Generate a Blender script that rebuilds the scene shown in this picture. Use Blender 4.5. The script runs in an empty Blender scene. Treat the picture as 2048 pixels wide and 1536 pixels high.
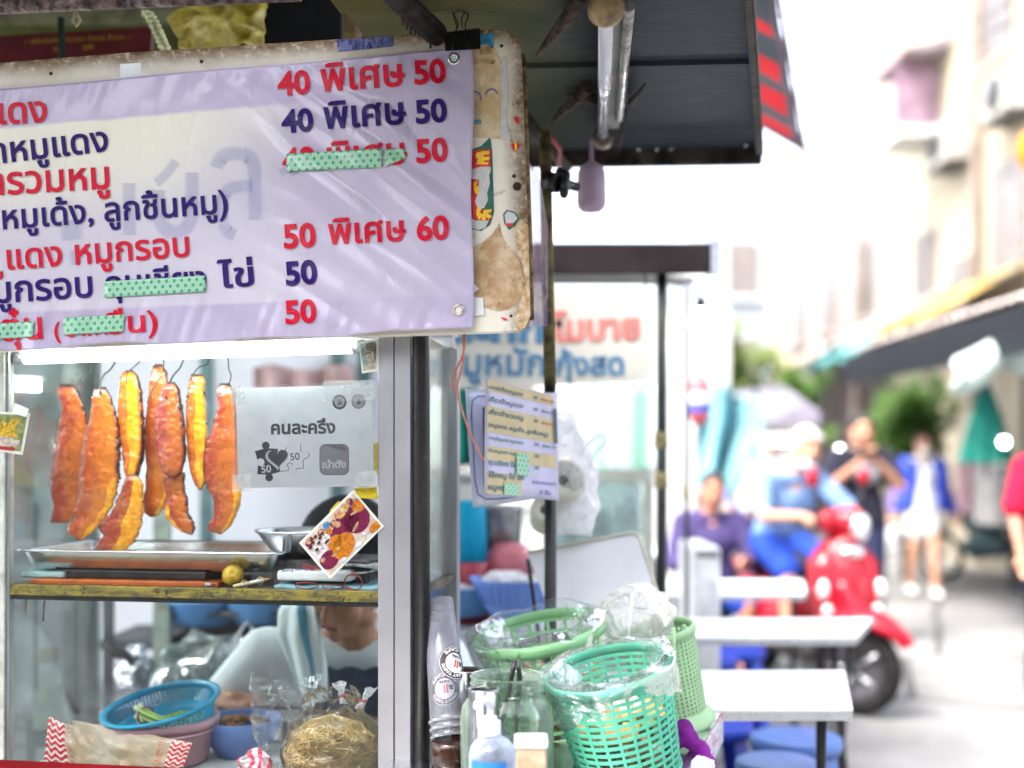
import bpy, bmesh, math, random
from math import sin, cos, pi, radians, sqrt, exp
from mathutils import Vector, Matrix, noise, geometry
V = Vector
random.seed(7)
scn = bpy.context.scene
COL = scn.collection

# ------------------------------------------------------------------ camera, sky, sun, exposure
F, CX, HY, H = 2276.0, 1024.0, 922.0, 1.35          # focal length in photo pixels, principal column, horizon row, eye height
cam_d = bpy.data.cameras.new("camera")
cam_d.sensor_width = 36.0
cam_d.lens = 36.0 * F / 2048.0
cam_d.shift_y = (HY - 768.0) / 2048.0
cam_d.clip_start = 0.05
cam_d.clip_end = 1000.0
cam_d.dof.use_dof = True
cam_d.dof.focus_distance = 2.43
cam_d.dof.aperture_fstop = 1.0
cam = bpy.data.objects.new("camera", cam_d)
cam.location = (0, 0, H)
cam.rotation_euler = (radians(90), 0, 0)
COL.objects.link(cam)
scn.camera = cam

SUN_EL, SUN_AZ = radians(56), radians(228)           # azimuth clockwise from +Y
world = bpy.data.worlds.new("World")
scn.world = world
world.use_nodes = True
wn = world.node_tree
sky = wn.nodes.new("ShaderNodeTexSky")
sky.sky_type = 'NISHITA'
sky.sun_disc = False
sky.sun_elevation = SUN_EL
sky.sun_rotation = SUN_AZ
sky.air_density = 1.0
sky.dust_density = 4.0
sky.ozone_density = 1.0
hs = wn.nodes.new('ShaderNodeHueSaturation')                  # thin bright overcast: paler than a clear sky
hs.inputs['Saturation'].default_value = 0.45
wn.links.new(sky.outputs[0], hs.inputs['Color'])
wn.links.new(hs.outputs[0], wn.nodes['Background'].inputs[0])
wn.nodes['Background'].inputs[1].default_value = 0.15

sun_d = bpy.data.lights.new("sun", 'SUN')
sun_d.energy = 1.25
sun_d.angle = radians(14)
sun_d.color = (1.0, 0.95, 0.88)
sun = bpy.data.objects.new("sun", sun_d)
sdir = V((sin(SUN_AZ) * cos(SUN_EL), cos(SUN_AZ) * cos(SUN_EL), sin(SUN_EL)))
sun.rotation_euler = sdir.to_track_quat('Z', 'Y').to_euler()
sun.location = (0, -5, 12)
COL.objects.link(sun)

scn.view_settings.view_transform = 'Standard'
scn.view_settings.look = 'None'
scn.view_settings.gamma = 1.0
scn.view_settings.exposure = 2.65
scn.render.engine = 'CYCLES'
scn.cycles.use_denoising = True
scn.cycles.max_bounces = 10
scn.cycles.transparent_max_bounces = 40
scn.cycles.sample_clamp_indirect = 8.0

# ------------------------------------------------------------------ mapping helpers (build time only)
def W(px, py, Y):
    return V(((px - CX) / F * Y, Y, H - (py - HY) / F * Y))
def G(px, py, z=0.0):
    "point of the horizontal plane z seen at a pixel"
    Y = (H - z) * F / (py - HY)
    return V(((px - CX) / F * Y, Y, z))
TH = radians(9.5)
UU = V((cos(TH), -sin(TH), 0))                         # along the stall front
NN = V((sin(TH), cos(TH), 0))                          # into the stall
ZZ = V((0, 0, 1))
O0 = W(825, 922, 2.42)
def S(px, py, off=0.0):
    "point of the plane parallel to the stall front, off metres behind it"
    d = V(((px - CX) / F, 1.0, -(py - HY) / F))
    c = V((0, 0, H))
    t = ((O0 - c).dot(NN) + off) / d.dot(NN)
    return c + d * t
def LU(u, n, z):
    return V((O0.x, O0.y, 0)) + UU * u + NN * n + ZZ * z
def lin(c):
    if isinstance(c, str):
        c = c.lstrip('#'); c = [int(c[i:i+2], 16) / 255 for i in (0, 2, 4)]
        return tuple(x / 12.92 if x <= .04045 else ((x + .055) / 1.055) ** 2.4 for x in c)
    return tuple(c)
def lerp(a, b, t): return a + (b - a) * t
def sstep(a, b, x):
    t = max(0, min(1, (x - a) / (b - a))); return t * t * (3 - 2 * t)
def nz(x, y=0, z=0): return noise.noise(V((x, y, z)))

# ------------------------------------------------------------------ materials
class NT:
    def __init__(s, name):
        s.m = bpy.data.materials.new(name); s.m.use_nodes = True
        s.t = s.m.node_tree; s.t.nodes.clear()
        s.out = s.n('ShaderNodeOutputMaterial')
    def n(s, ty, **kw):
        x = s.t.nodes.new(ty)
        for k, v in kw.items(): setattr(x, k, v)
        return x
    def set(s, sock, v):
        if v is None: return
        if hasattr(v, 'is_output'): s.t.links.new(v, sock)
        else:
            if isinstance(v, (tuple, list)) and len(v) == 3 and sock.type == 'RGBA': v = (*v, 1)
            sock.default_value = v
    def co(s, kind='Object'):
        return s.n('ShaderNodeTexCoord').outputs[kind]
    def mapp(s, vec, scale=(1, 1, 1), rot=(0, 0, 0), loc=(0, 0, 0)):
        x = s.n('ShaderNodeMapping'); s.set(x.inputs[0], vec)
        x.inputs[1].default_value = loc; x.inputs[2].default_value = rot; x.inputs[3].default_value = scale
        return x.outputs[0]
    def noise(s, vec, scale, detail=4, rough=.55, dist=0):
        x = s.n('ShaderNodeTexNoise'); s.set(x.inputs['Vector'], vec); x.inputs['Scale'].default_value = scale
        x.inputs['Detail'].default_value = detail; x.inputs['Roughness'].default_value = rough; x.inputs['Distortion'].default_value = dist
        return x.outputs[0]
    def vor(s, vec, scale, feat='F1', rand=1.0):
        x = s.n('ShaderNodeTexVoronoi', feature=feat); s.set(x.inputs['Vector'], vec); x.inputs['Scale'].default_value = scale
        x.inputs['Randomness'].default_value = rand
        return x.outputs['Distance']
    def wave(s, vec, scale, dist=0, dscale=1, dirn='X', detail=2):
        x = s.n('ShaderNodeTexWave', bands_direction=dirn); s.set(x.inputs['Vector'], vec); x.inputs['Scale'].default_value = scale
        x.inputs['Distortion'].default_value = dist; x.inputs['Detail Scale'].default_value = dscale; x.inputs['Detail'].default_value = detail
        return x.outputs['Fac']
    def ramp(s, fac, a, b, inv=False):
        x = s.n('ShaderNodeMapRange', interpolation_type='SMOOTHSTEP'); s.set(x.inputs[0], fac)
        x.inputs[1].default_value = a; x.inputs[2].default_value = b
        x.inputs[3].default_value = 1 if inv else 0; x.inputs[4].default_value = 0 if inv else 1
        return x.outputs[0]
    def mix(s, fac, a, b, blend='MIX'):
        x = s.n('ShaderNodeMix', data_type='RGBA', blend_type=blend); s.set(x.inputs[0], fac); s.set(x.inputs[6], a); s.set(x.inputs[7], b)
        return x.outputs[2]
    def ma(s, op, a, b=0.0):
        x = s.n('ShaderNodeMath', operation=op); s.set(x.inputs[0], a); s.set(x.inputs[1], b)
        return x.outputs[0]
    def sep(s, vec):
        x = s.n('ShaderNodeSeparateXYZ'); s.set(x.inputs[0], vec); return x.outputs
    def attr(s, name='mask'):
        return s.n('ShaderNodeAttribute', attribute_name=name).outputs['Fac']
    def bump(s, h, strength=.3, dist=.01, nrm=None):
        x = s.n('ShaderNodeBump'); s.set(x.inputs['Height'], h); x.inputs['Strength'].default_value = strength; x.inputs['Distance'].default_value = dist
        if nrm is not None: s.set(x.inputs['Normal'], nrm)
        return x.outputs[0]
    def pbr(s, col, rough=.5, metal=0, spec=.5, nrm=None, trans=0, coat=0, sss=0, ior=1.45, emit=None, es=0, sheen=0, alpha=1, tw=0):
        b = s.n('ShaderNodeBsdfPrincipled')
        s.set(b.inputs['Base Color'], col); s.set(b.inputs['Roughness'], rough); s.set(b.inputs['Metallic'], metal)
        s.set(b.inputs['Specular IOR Level'], spec); s.set(b.inputs['Normal'], nrm); s.set(b.inputs['Transmission Weight'], trans)
        s.set(b.inputs['Coat Weight'], coat); s.set(b.inputs['IOR'], ior); s.set(b.inputs['Alpha'], alpha); s.set(b.inputs['Sheen Weight'], sheen)
        b.inputs['Coat Roughness'].default_value = .06
        if sss:
            b.inputs['Subsurface Weight'].default_value = sss; b.inputs['Subsurface Radius'].default_value = (.02, .008, .004); b.inputs['Subsurface Scale'].default_value = .5
        if emit is not None:
            s.set(b.inputs['Emission Color'], emit); b.inputs['Emission Strength'].default_value = es
        return b.outputs[0]
    def mixs(s, fac, a, b):
        x = s.n('ShaderNodeMixShader'); s.set(x.inputs[0], fac); s.set(x.inputs[1], a); s.set(x.inputs[2], b); return x.outputs[0]
    def done(s, sh):
        s.t.links.new(sh, s.out.inputs[0]); return s.m

_mc = {}
def PM(name, col, rough=.5, metal=0, var=.18, vs=14, bump=0.0, bs=60, spec=.5, col2=None, dirt=0.0, dirtcol=(.12, .08, .05), coat=0, sss=0, sheen=0, trl=0, rvar=.12):
    "general procedural surface: base colour with noise variation, dirt blotches, fine bump"
    if name in _mc: return _mc[name]
    n = NT(name); col = lin(col); co = n.co()
    if rough >= .6: spec *= .35
    c2 = lin(col2) if col2 else tuple(x * (1 - var * 1.6) for x in col)
    f = n.noise(co, vs, 5, .6)
    c = n.mix(n.ramp(f, .35, .7), col, c2)
    if dirt:
        d = n.ramp(n.noise(co, vs * .7, 7, .7, .4), .62 - dirt * .3, .8)
        c = n.mix(n.ma('MULTIPLY', d, .85), c, lin(dirtcol))
    r = n.ma('ADD', n.ma('MULTIPLY', n.ma('SUBTRACT', n.noise(co, vs * 2.3, 3), .5), rvar * 2), rough)
    nr = n.bump(n.noise(co, bs, 4, .6), bump, .004) if bump else None
    sh = n.pbr(c, r, metal, spec, nr, coat=coat, sss=sss, sheen=sheen)
    if trl:
        t = n.n('ShaderNodeBsdfTranslucent'); n.set(t.inputs[0], c)
        sh = n.mixs(trl, sh, t.outputs[0])
    _mc[name] = n.done(sh); return _mc[name]
def FILM(name, tint=(1, 1, 1), haze=.08, hazecol=(.9, .92, .95), rough=.08, bump=.6, bs=25, edge=.5, streak=1.0, spec=1.0, specks=0.0):
    "thin clear plastic or glass sheet: see-through, fresnel gloss, a little milky dirt"
    if name in _mc: return _mc[name]
    n = NT(name); co = n.co()
    h = n.noise(co, bs, 3, .5, .8)
    nr = n.bump(h, bump, .012) if bump else None
    tr = n.n('ShaderNodeBsdfTransparent'); n.set(tr.inputs[0], tint)
    gl = n.n('ShaderNodeBsdfGlossy'); gl.inputs['Roughness'].default_value = rough
    if nr is not None: n.set(gl.inputs['Normal'], nr)
    fr = n.n('ShaderNodeFresnel'); fr.inputs[0].default_value = 1.45
    if nr is not None: n.set(fr.inputs['Normal'], nr)
    base = n.mixs(n.ma('MINIMUM', n.ma('MULTIPLY', fr.outputs[0], spec), 1.0), tr.outputs[0], gl.outputs[0])
    df = n.n('ShaderNodeBsdfDiffuse'); n.set(df.inputs[0], hazecol)
    tl = n.n('ShaderNodeBsdfTranslucent'); n.set(tl.inputs[0], hazecol)
    mil = n.mixs(.5, df.outputs[0], tl.outputs[0])
    lw = n.n('ShaderNodeLayerWeight'); lw.inputs[0].default_value = .35
    if nr is not None: n.set(lw.inputs['Normal'], nr)
    fac = n.ma('ADD', n.ma('MULTIPLY', n.ramp(n.noise(co, bs * .45, 6, .7), .35, .75), haze * 1.6 * streak), haze * .4)
    if specks:
        sp = n.ma('MULTIPLY', n.ramp(n.vor(co, 55), .05, .10, True), n.ramp(n.noise(co, 5, 4), .50, .62))
        sm = n.ramp(n.noise(n.mapp(co, (1, 1, 1), (.6, .3, .2)), 7, 7, .7, 1.5), .60, .75)
        fac = n.ma('ADD', fac, n.ma('ADD', n.ma('MULTIPLY', sp, specks), n.ma('MULTIPLY', sm, specks * .12)))
    fac = n.ma('ADD', fac, n.ma('MULTIPLY', lw.outputs['Facing'], edge * haze * 3))
    _mc[name] = n.done(n.mixs(n.ma('MINIMUM', fac, .95), base, mil)); return _mc[name]
def EMIT(name, col, strength):
    if name in _mc: return _mc[name]
    n = NT(name); e = n.n('ShaderNodeEmission'); n.set(e.inputs[0], lin(col)); 
    n.set(e.inputs[1], n.ma('ADD', n.ma('MULTIPLY', n.noise(n.co(), 3), strength * .1), strength * .95))
    _mc[name] = n.done(e.outputs[0]); return _mc[name]

# ------------------------------------------------------------------ mesh builder
class MB:
    def __init__(s): s.v = []; s.f = []; s.sm = []; s.uv = {}; s.at = {}
    def add(s, vs, fs, smooth=False):
        b = len(s.v); s.v += [V(x) for x in vs]; s.f += [tuple(b + i for i in q) for q in fs]; s.sm += [smooth] * len(fs); return b
    def obox(s, o, a, b, c):
        o, a, b, c = V(o), V(a), V(b), V(c)
        if a.cross(b).dot(c) < 0: a, b = b, a
        p = [o, o + a, o + a + b, o + b]
        s.add(p + [x + c for x in p], [(3, 2, 1, 0), (4, 5, 6, 7), (0, 1, 5, 4), (1, 2, 6, 5), (2, 3, 7, 6), (3, 0, 4, 7)]); return s
    def box(s, c, sz, R=None):
        c = V(c); ax = [V((sz[0], 0, 0)), V((0, sz[1], 0)), V((0, 0, sz[2]))]
        if R is not None: ax = [R @ a for a in ax]
        return s.obox(c - (ax[0] + ax[1] + ax[2]) / 2, *ax)
    def sbox(s, u0, u1, n0, n1, z0, z1):
        "box in the stall's own frame"
        return s.obox(LU(u0, n0, z0), UU * (u1 - u0), NN * (n1 - n0), ZZ * (z1 - z0))
    def tube(s, pts, r, n=8, closed=False, flat=1.0, cap=True):
        pts = [V(p) for p in pts]; m = len(pts); b = len(s.v); rings = []
        up = None
        for i, p in enumerate(pts):
            if closed: t = pts[(i + 1) % m] - pts[i - 1]
            else: t = pts[min(i + 1, m - 1)] - pts[max(i - 1, 0)]
            if t.length < 1e-9: t = V((0, 0, 1))
            t.normalize()
            if up is None:
                up = V((0, 0, 1)) if abs(t.z) < .9 else V((1, 0, 0))
            a = t.cross(up)
            if a.length < 1e-6: a = t.orthogonal()
            a.normalize(); c = a.cross(t).normalized(); up = c
            rr = r[i] if isinstance(r, (list, tuple)) else r
            rings.append([p + a * (rr * cos(2 * pi * k / n)) + c * (rr * flat * sin(2 * pi * k / n)) for k in range(n)])
        vs = [q for ring in rings for q in ring]; fs = []
        for i in range(m if closed else m - 1):
            j = (i + 1) % m
            for k in range(n):
                fs.append((i * n + k, i * n + (k + 1) % n, j * n + (k + 1) % n, j * n + k))
        s.add(vs, fs, True)
        if cap and not closed:
            s.f += [tuple(b + k for k in range(n))[::-1], tuple(b + (m - 1) * n + k for k in range(n))]; s.sm += [False, False]
        return s
    def lathe(s, c, prof, n=32, M=None, closed=False, smooth=True, arc=2 * pi):
        c = V(c); vs = []; m = len(prof); full = arc > 6.28
        cols = n if full else n + 1
        for (r, z) in prof:
            for k in range(cols):
                a = arc * k / n; p = V((r * cos(a), r * sin(a), z))
                vs.append(c + (M @ p if M is not None else p))
        fs = []
        for i in range(m if closed else m - 1):
            j = (i + 1) % m
            for k in range(n):
                k2 = (k + 1) % cols
                fs.append((i * cols + k, i * cols + k2, j * cols + k2, j * cols + k))
        b = s.add(vs, fs, smooth)
        return s
    def disc(s, c, r, n=24, M=None):
        c = V(c); vs = [c + (M @ V((r * cos(2 * pi * k / n), r * sin(2 * pi * k / n), 0)) if M is not None else V((r * cos(2 * pi * k / n), r * sin(2 * pi * k / n), 0))) for k in range(n)]
        s.add(vs, [tuple(range(n))]); return s
    def prism(s, pts, ext, uvs=None):
        pts = [V(p) for p in pts]; ext = V(ext); n = len(pts)
        nm = geometry.normal(pts)
        b = len(s.v)
        if nm.dot(ext) > 0: pts = pts[::-1]; uvs = uvs[::-1] if uvs else None
        s.add(pts + [p + ext for p in pts], [tuple(range(n)), tuple(range(2 * n - 1, n - 1, -1))] + [(i, i + n, (i + 1) % n + n, (i + 1) % n) for i in range(n)])
        if uvs:
            for i, u in enumerate(uvs): s.uv[b + i] = u; s.uv[b + n + i] = u
        return s
    def ball(s, c, r, sc=(1, 1, 1), n=14, R=None):
        c = V(c); vs = []; rows = max(6, n * 2 // 3)
        for i in range(rows + 1):
            t = pi * i / rows
            for k in range(n):
                a = 2 * pi * k / n
                p = V((r * sc[0] * sin(t) * cos(a), r * sc[1] * sin(t) * sin(a), r * sc[2] * cos(t)))
                vs.append(c + (R @ p if R is not None else p))
        fs = []
        for i in range(rows):
            for k in range(n):
                fs.append((i * n + k, (i + 1) * n + k, (i + 1) * n + (k + 1) % n, i * n + (k + 1) % n))
        s.add(vs, fs, True); return s
    def cap(s, p0, r0, p1, r1, n=12):
        p0, p1 = V(p0), V(p1); d = p1 - p0; L = d.length
        if L < 1e-6: return s.ball(p0, max(r0, r1), n=n)
        d.normalize(); a = d.orthogonal().normalized(); b = d.cross(a)
        prof = [(p0 - d * r0 * cos(t), r0 * sin(t)) for t in (0.02, .5, 1.0, 1.5)] + [(p1 + d * r1 * sin(t), r1 * cos(t)) for t in (.05, .55, 1.05, 1.55)]
        vs = [c + a * (r * cos(2 * pi * k / n)) + b * (r * sin(2 * pi * k / n)) for c, r in prof for k in range(n)]
        m = len(prof); fs = [(i * n + k, i * n + (k + 1) % n, (i + 1) * n + (k + 1) % n, (i + 1) * n + k) for i in range(m - 1) for k in range(n)]
        fs += [tuple(range(n))[::-1], tuple((m - 1) * n + k for k in range(n))]
        s.add(vs, fs, True); return s
    def chain(s, pts, rs, n=12):
        for i in range(len(pts) - 1): s.cap(pts[i], rs[i], pts[i + 1], rs[i + 1], n)
        return s
    def grid(s, fn, nu, nv, cu=False, cv=False, smooth=True, uv=False, at=None):
        b = len(s.v); vs = []
        for j in range(nv + (0 if cv else 1)):
            for i in range(nu + (0 if cu else 1)):
                u, v = i / nu, j / nv
                vs.append(fn(u, v))
                if uv: s.uv[b + len(vs) - 1] = uv(u, v) if callable(uv) else (u, v)
                if at: s.at[b + len(vs) - 1] = at(u, v)
        cols = nu + (0 if cu else 1); rws = nv + (0 if cv else 1); fs = []
        for j in range(nv):
            for i in range(nu):
                fs.append((j * cols + i, j * cols + (i + 1) % cols, ((j + 1) % rws) * cols + (i + 1) % cols, ((j + 1) % rws) * cols + i))
        s.add(vs, fs, smooth); return s
    def mesh(s, name, mat, bevel=0, seg=2, weld=False):
        me = bpy.data.meshes.new(name)
        me.from_pydata([tuple(v) for v in s.v], [], s.f)
        me.polygons.foreach_set('use_smooth', s.sm)
        if s.uv:
            l = me.uv_layers.new(name='UVMap')
            for lp in me.loops: l.data[lp.index].uv = s.uv.get(lp.vertex_index, (0, 0))
        if s.at:
            a = me.attributes.new('mask', 'FLOAT', 'POINT')
            for k, x in s.at.items(): a.data[k].value = x
        if bevel or weld:
            bm = bmesh.new(); bm.from_mesh(me)
            if weld: bmesh.ops.remove_doubles(bm, verts=bm.verts, dist=1e-5)
            if bevel:
                ed = [e for e in bm.edges if len(e.link_faces) == 2 and not (e.link_faces[0].smooth and e.link_faces[1].smooth) and e.calc_face_angle(0) > .5]
                bmesh.ops.bevel(bm, geom=ed, offset=bevel, segments=seg, profile=.5, affect='EDGES', clamp_overlap=True)
            bm.to_mesh(me); bm.free()
        if mat is not None: me.materials.append(mat)
        me.update()
        return me

def tag(o, label=None, cat=None, group=None, kind=None):
    if label: o['label'] = label
    if cat: o['category'] = cat
    if group: o['group'] = group
    if kind: o['kind'] = kind
    return o
def thing(name, label, cat, loc, group=None):
    o = bpy.data.objects.new(name, None); COL.objects.link(o); o.location = loc; o.empty_display_size = .05
    o.matrix_basis = Matrix.Translation(V(loc))
    return tag(o, label, cat, group)
def basept(me):
    xs = [v.co for v in me.vertices]
    return V((sum((v.x for v in xs)) / len(xs), sum((v.y for v in xs)) / len(xs), min(v.z for v in xs)))
def link(name, me, parent=None):
    o = bpy.data.objects.new(name, me)
    b = basept(me); me.transform(Matrix.Translation(-b)); COL.objects.link(o)
    if parent is None: o.matrix_basis = Matrix.Translation(b)
    else:
        o.parent = parent; o.matrix_parent_inverse = Matrix.Identity(4)
        pw = parent.get('_w'); pw = V(pw) if pw is not None else V(parent.location)
        o.matrix_basis = Matrix.Translation(b - pw)
    o['_w'] = tuple(b)
    return o
def part(name, mb, mat, parent, bevel=0, seg=2, weld=False, label=None):
    me = mb.mesh(name, mat, bevel, seg, weld) if isinstance(mb, MB) else mb
    if not isinstance(mb, MB) and mat is not None and not me.materials: me.materials.append(mat)
    o = link(name, me, parent)
    if label: o['label'] = label
    return o
def solo(name, mb, mat, label, cat, group=None, kind=None, bevel=0, seg=2, weld=False):
    me = mb.mesh(name, mat, bevel, seg, weld) if isinstance(mb, MB) else mb
    if not isinstance(mb, MB) and mat is not None and not me.materials: me.materials.append(mat)
    return tag(link(name, me), label, cat, group, kind)
def blob(mb, voxel=.01, smooth=4, name='blob', fac=.5):
    "one continuous skin over overlapping volumes"
    me = mb.mesh(name + '_src', None); o = bpy.data.objects.new(name + '_src', me); COL.objects.link(o)
    r = o.modifiers.new('r', 'REMESH'); r.mode = 'VOXEL'; r.voxel_size = voxel; r.use_smooth_shade = True
    if smooth:
        q = o.modifiers.new('s', 'SMOOTH'); q.factor = fac; q.iterations = smooth
    dg = bpy.context.evaluated_depsgraph_get(); dg.update()
    res = bpy.data.meshes.new_from_object(o.evaluated_get(dg), depsgraph=dg); res.name = name
    bpy.data.objects.remove(o); bpy.data.meshes.remove(me)
    res.materials.clear()
    return res
def copy_tree(o, parent=None):
    c = o.copy(); COL.objects.link(c)
    if parent is not None: c.parent = parent
    for ch in [x for x in bpy.data.objects if x.parent == o]: copy_tree(ch, c)
    return c

# ------------------------------------------------------------------ lettering
_tc = {}
def glyphs(body, bold=0.0):
    "outline polygons of a line of text: list of (outer, [holes]), and ink bounds"
    key = (body, bold)
    if key in _tc: return _tc[key]
    cu = bpy.data.curves.new('t', 'FONT'); cu.body = body; cu.size = 1.0
    o = bpy.data.objects.new('t', cu); COL.objects.link(o)
    dg = bpy.context.evaluated_depsgraph_get(); dg.update()
    c2 = o.evaluated_get(dg).to_curve(dg)
    loops = []
    for sp in c2.splines:
        pts = []
        if sp.type == 'BEZIER':
            bp = sp.bezier_points; m = len(bp)
            for i in range(m):
                a, b = bp[i], bp[(i + 1) % m]
                seg = geometry.interpolate_bezier(a.co, a.handle_right, b.handle_left, b.co, 5)
                pts += [V((p.x, p.y)) for p in seg[:-1]]
        else: pts = [V((p.co.x, p.co.y)) for p in sp.points]
        q = []
        for p in pts:
            if not q or (p - q[-1]).length > 1e-4: q.append(p)
        if len(q) > 2 and (q[0] - q[-1]).length < 1e-4: q.pop()
        if len(q) > 2: loops.append(q)
    o.to_curve_clear() if hasattr(o, 'to_curve_clear') else None
    bpy.data.objects.remove(o); bpy.data.curves.remove(cu)
    area = lambda p: sum(p[i].x * p[(i + 1) % len(p)].y - p[(i + 1) % len(p)].x * p[i].y for i in range(len(p))) / 2
    if not loops: return [], (0, 1, 0, 1), []
    def inside(pt, poly):
        r = False; j = len(poly) - 1
        for i in range(len(poly)):
            if (poly[i].y > pt.y) != (poly[j].y > pt.y) and pt.x < (poly[j].x - poly[i].x) * (pt.y - poly[i].y) / (poly[j].y - poly[i].y) + poly[i].x: r = not r
            j = i
        return r
    ar = [area(p) for p in loops]
    par = [None] * len(loops)
    for i, p in enumerate(loops):
        cand = [j for j in range(len(loops)) if ar[j] * ar[i] < 0 and abs(ar[j]) > abs(ar[i]) and all(inside(q, loops[j]) for q in p[::3])]
        if cand: par[i] = min(cand, key=lambda j: abs(ar[j]))
    for i in range(len(loops)):
        want = -1 if par[i] is not None else 1
        if ar[i] * want < 0: loops[i] = loops[i][::-1]
    strips = []
    if bold:
        for p in loops:
            m = len(p); q = []
            for i in range(m):
                e1 = (p[i] - p[i - 1]).normalized(); e2 = (p[(i + 1) % m] - p[i]).normalized()
                n1 = V((e1.y, -e1.x)); n2 = V((e2.y, -e2.x)); nn = n1 + n2
                if nn.length < .3: nn = n1
                nn.normalize(); q.append(p[i] + nn * bold / max(.7, nn.dot(n1)))
            strips.append((p, q))
    outs = [p for p, h in zip(loops, par) if h is None]
    idx = {i: k for k, i in enumerate([i for i, h in enumerate(par) if h is None])}
    res = [(p, []) for p in outs]
    for i, h in enumerate(par):
        if h in idx and area(loops[i]) < -1e-5: res[idx[h]][1].append(loops[i])
    xs = [p.x for a in outs for p in a]; ys = [p.y for a in outs for p in a]
    _tc[key] = (res, (min(xs) - bold, max(xs) + bold, min(ys), max(ys)), strips)
    return _tc[key]
def text_map(mb, body, fn, bold=.02):
    "fn(t, y): t runs 0..1 over the inked width, y is height in em"
    gl, (x0, x1, y0, y1), strips = glyphs(body, bold); w = x1 - x0
    for k, (outer, holes) in enumerate(gl):
        loops = [[V((p.x, p.y, 0)) for p in l] for l in [outer] + holes]
        tris = geometry.tessellate_polygon(loops)
        pts = [p for l in loops for p in l]
        mb.add([fn((p.x - x0) / w, p.y, k % 3) for p in pts], [t for t in tris])
    for k, (p, q) in enumerate(strips):
        m = len(p); mb.add([fn((c.x - x0) / w, c.y, 3 + k % 5) for c in p + q], [(i, (i + 1) % m, m + (i + 1) % m, m + i) for i in range(m)])
    return w
def text_px(mb, body, p0, p1, surf, bold=.02, ys=1.0, slant=0.0, lift=-.0012):
    "write along the pixel baseline p0-p1 on a surface surf(px, py, lift)"
    w = glyphs(body, bold)[1]; w = w[1] - w[0]
    a = V(p0); b = V(p1); d = b - a; L = d.length; s = L / w
    up = V((d.y, -d.x)) / L
    def fn(t, y, k):
        q = a + d * t + up * (y * s * ys) + d / L * (y * s * slant)
        return surf(q.x, q.y, lift - .00004 * k)
    text_map(mb, body, fn, bold)
def smooth(P, it=2):
    for _ in range(it):
        q = [P[0]]
        for a, b in zip(P[:-1], P[1:]): q += [a.lerp(b, .25), a.lerp(b, .75)]
        q.append(P[-1]); P = q
    return P
# ------------------------------------------------------------------ common materials
M_ALU = PM('brushed aluminium', (.50, .50, .53), .36, .8, var=.08, vs=5, bump=.10, bs=220, dirt=.30, dirtcol=(.33, .31, .28))
M_ALUP = PM('aged painted aluminium', (.60, .64, .58), .45, .25, var=.2, vs=18, bump=.2, bs=90, dirt=.55, dirtcol=(.22, .17, .09))
M_STEEL = PM('stainless steel', (.60, .61, .63), .22, 1.0, var=.12, vs=9, bump=.08, bs=40, rvar=.1)
M_BLACKPAINT = PM('black painted steel', (.012, .011, .012), .38, 0, var=.4, vs=60, bump=.25, bs=120, dirt=.15, dirtcol=(.09, .08, .036))
M_WIRE = PM('dark steel wire', (.03, .045, .036), .35, .9, var=.2, vs=40)
M_RUST = PM('rusty pole paint', (.16, .14, .06), .6, .2, var=.5, vs=30, bump=.4, bs=70, dirt=.7, dirtcol=(.05, .03, .015))
M_WHITEPAINT = PM('white painted sheet', (.74, .75, .77), .4, 0, var=.06, vs=5, bump=.05, dirt=.12, dirtcol=(.5, .46, .38))
M_RED_INK = PM('red vinyl ink', (.56, .006, .03), .34, 0, var=.12, vs=60, bump=.1, bs=400, coat=.05, spec=.2)
M_BLUE_INK = PM('violet blue vinyl ink', (.022, .008, .13), .34, 0, var=.2, vs=60, bump=.1, bs=400, coat=.05, spec=.15)
M_GREYINK = PM('dark grey print', (.03, .04, .045), .6, var=.2, vs=90)
M_LGREYINK = PM('pale grey print', (.36, .38, .39), .6, var=.2, vs=90)
M_TAPE = PM('milky adhesive tape', (.72, .76, .74), .25, var=.08, vs=40, bump=.1)
M_GLASS = FILM('cabinet glass', (.96, .985, .98), haze=.004, hazecol=(.7, .8, .82), rough=.02, bump=.015, bs=8, edge=.0, spec=.28, specks=.3)
M_FILM = FILM('clear plastic bag', (.97, .98, .98), haze=.05, rough=.1, bump=.8, bs=34, edge=.4, spec=.8)
M_FILM2 = FILM('thin clear food bag', (.97, .98, .98), haze=.028, rough=.09, bump=.7, bs=22, edge=.4, spec=1.0)

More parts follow.
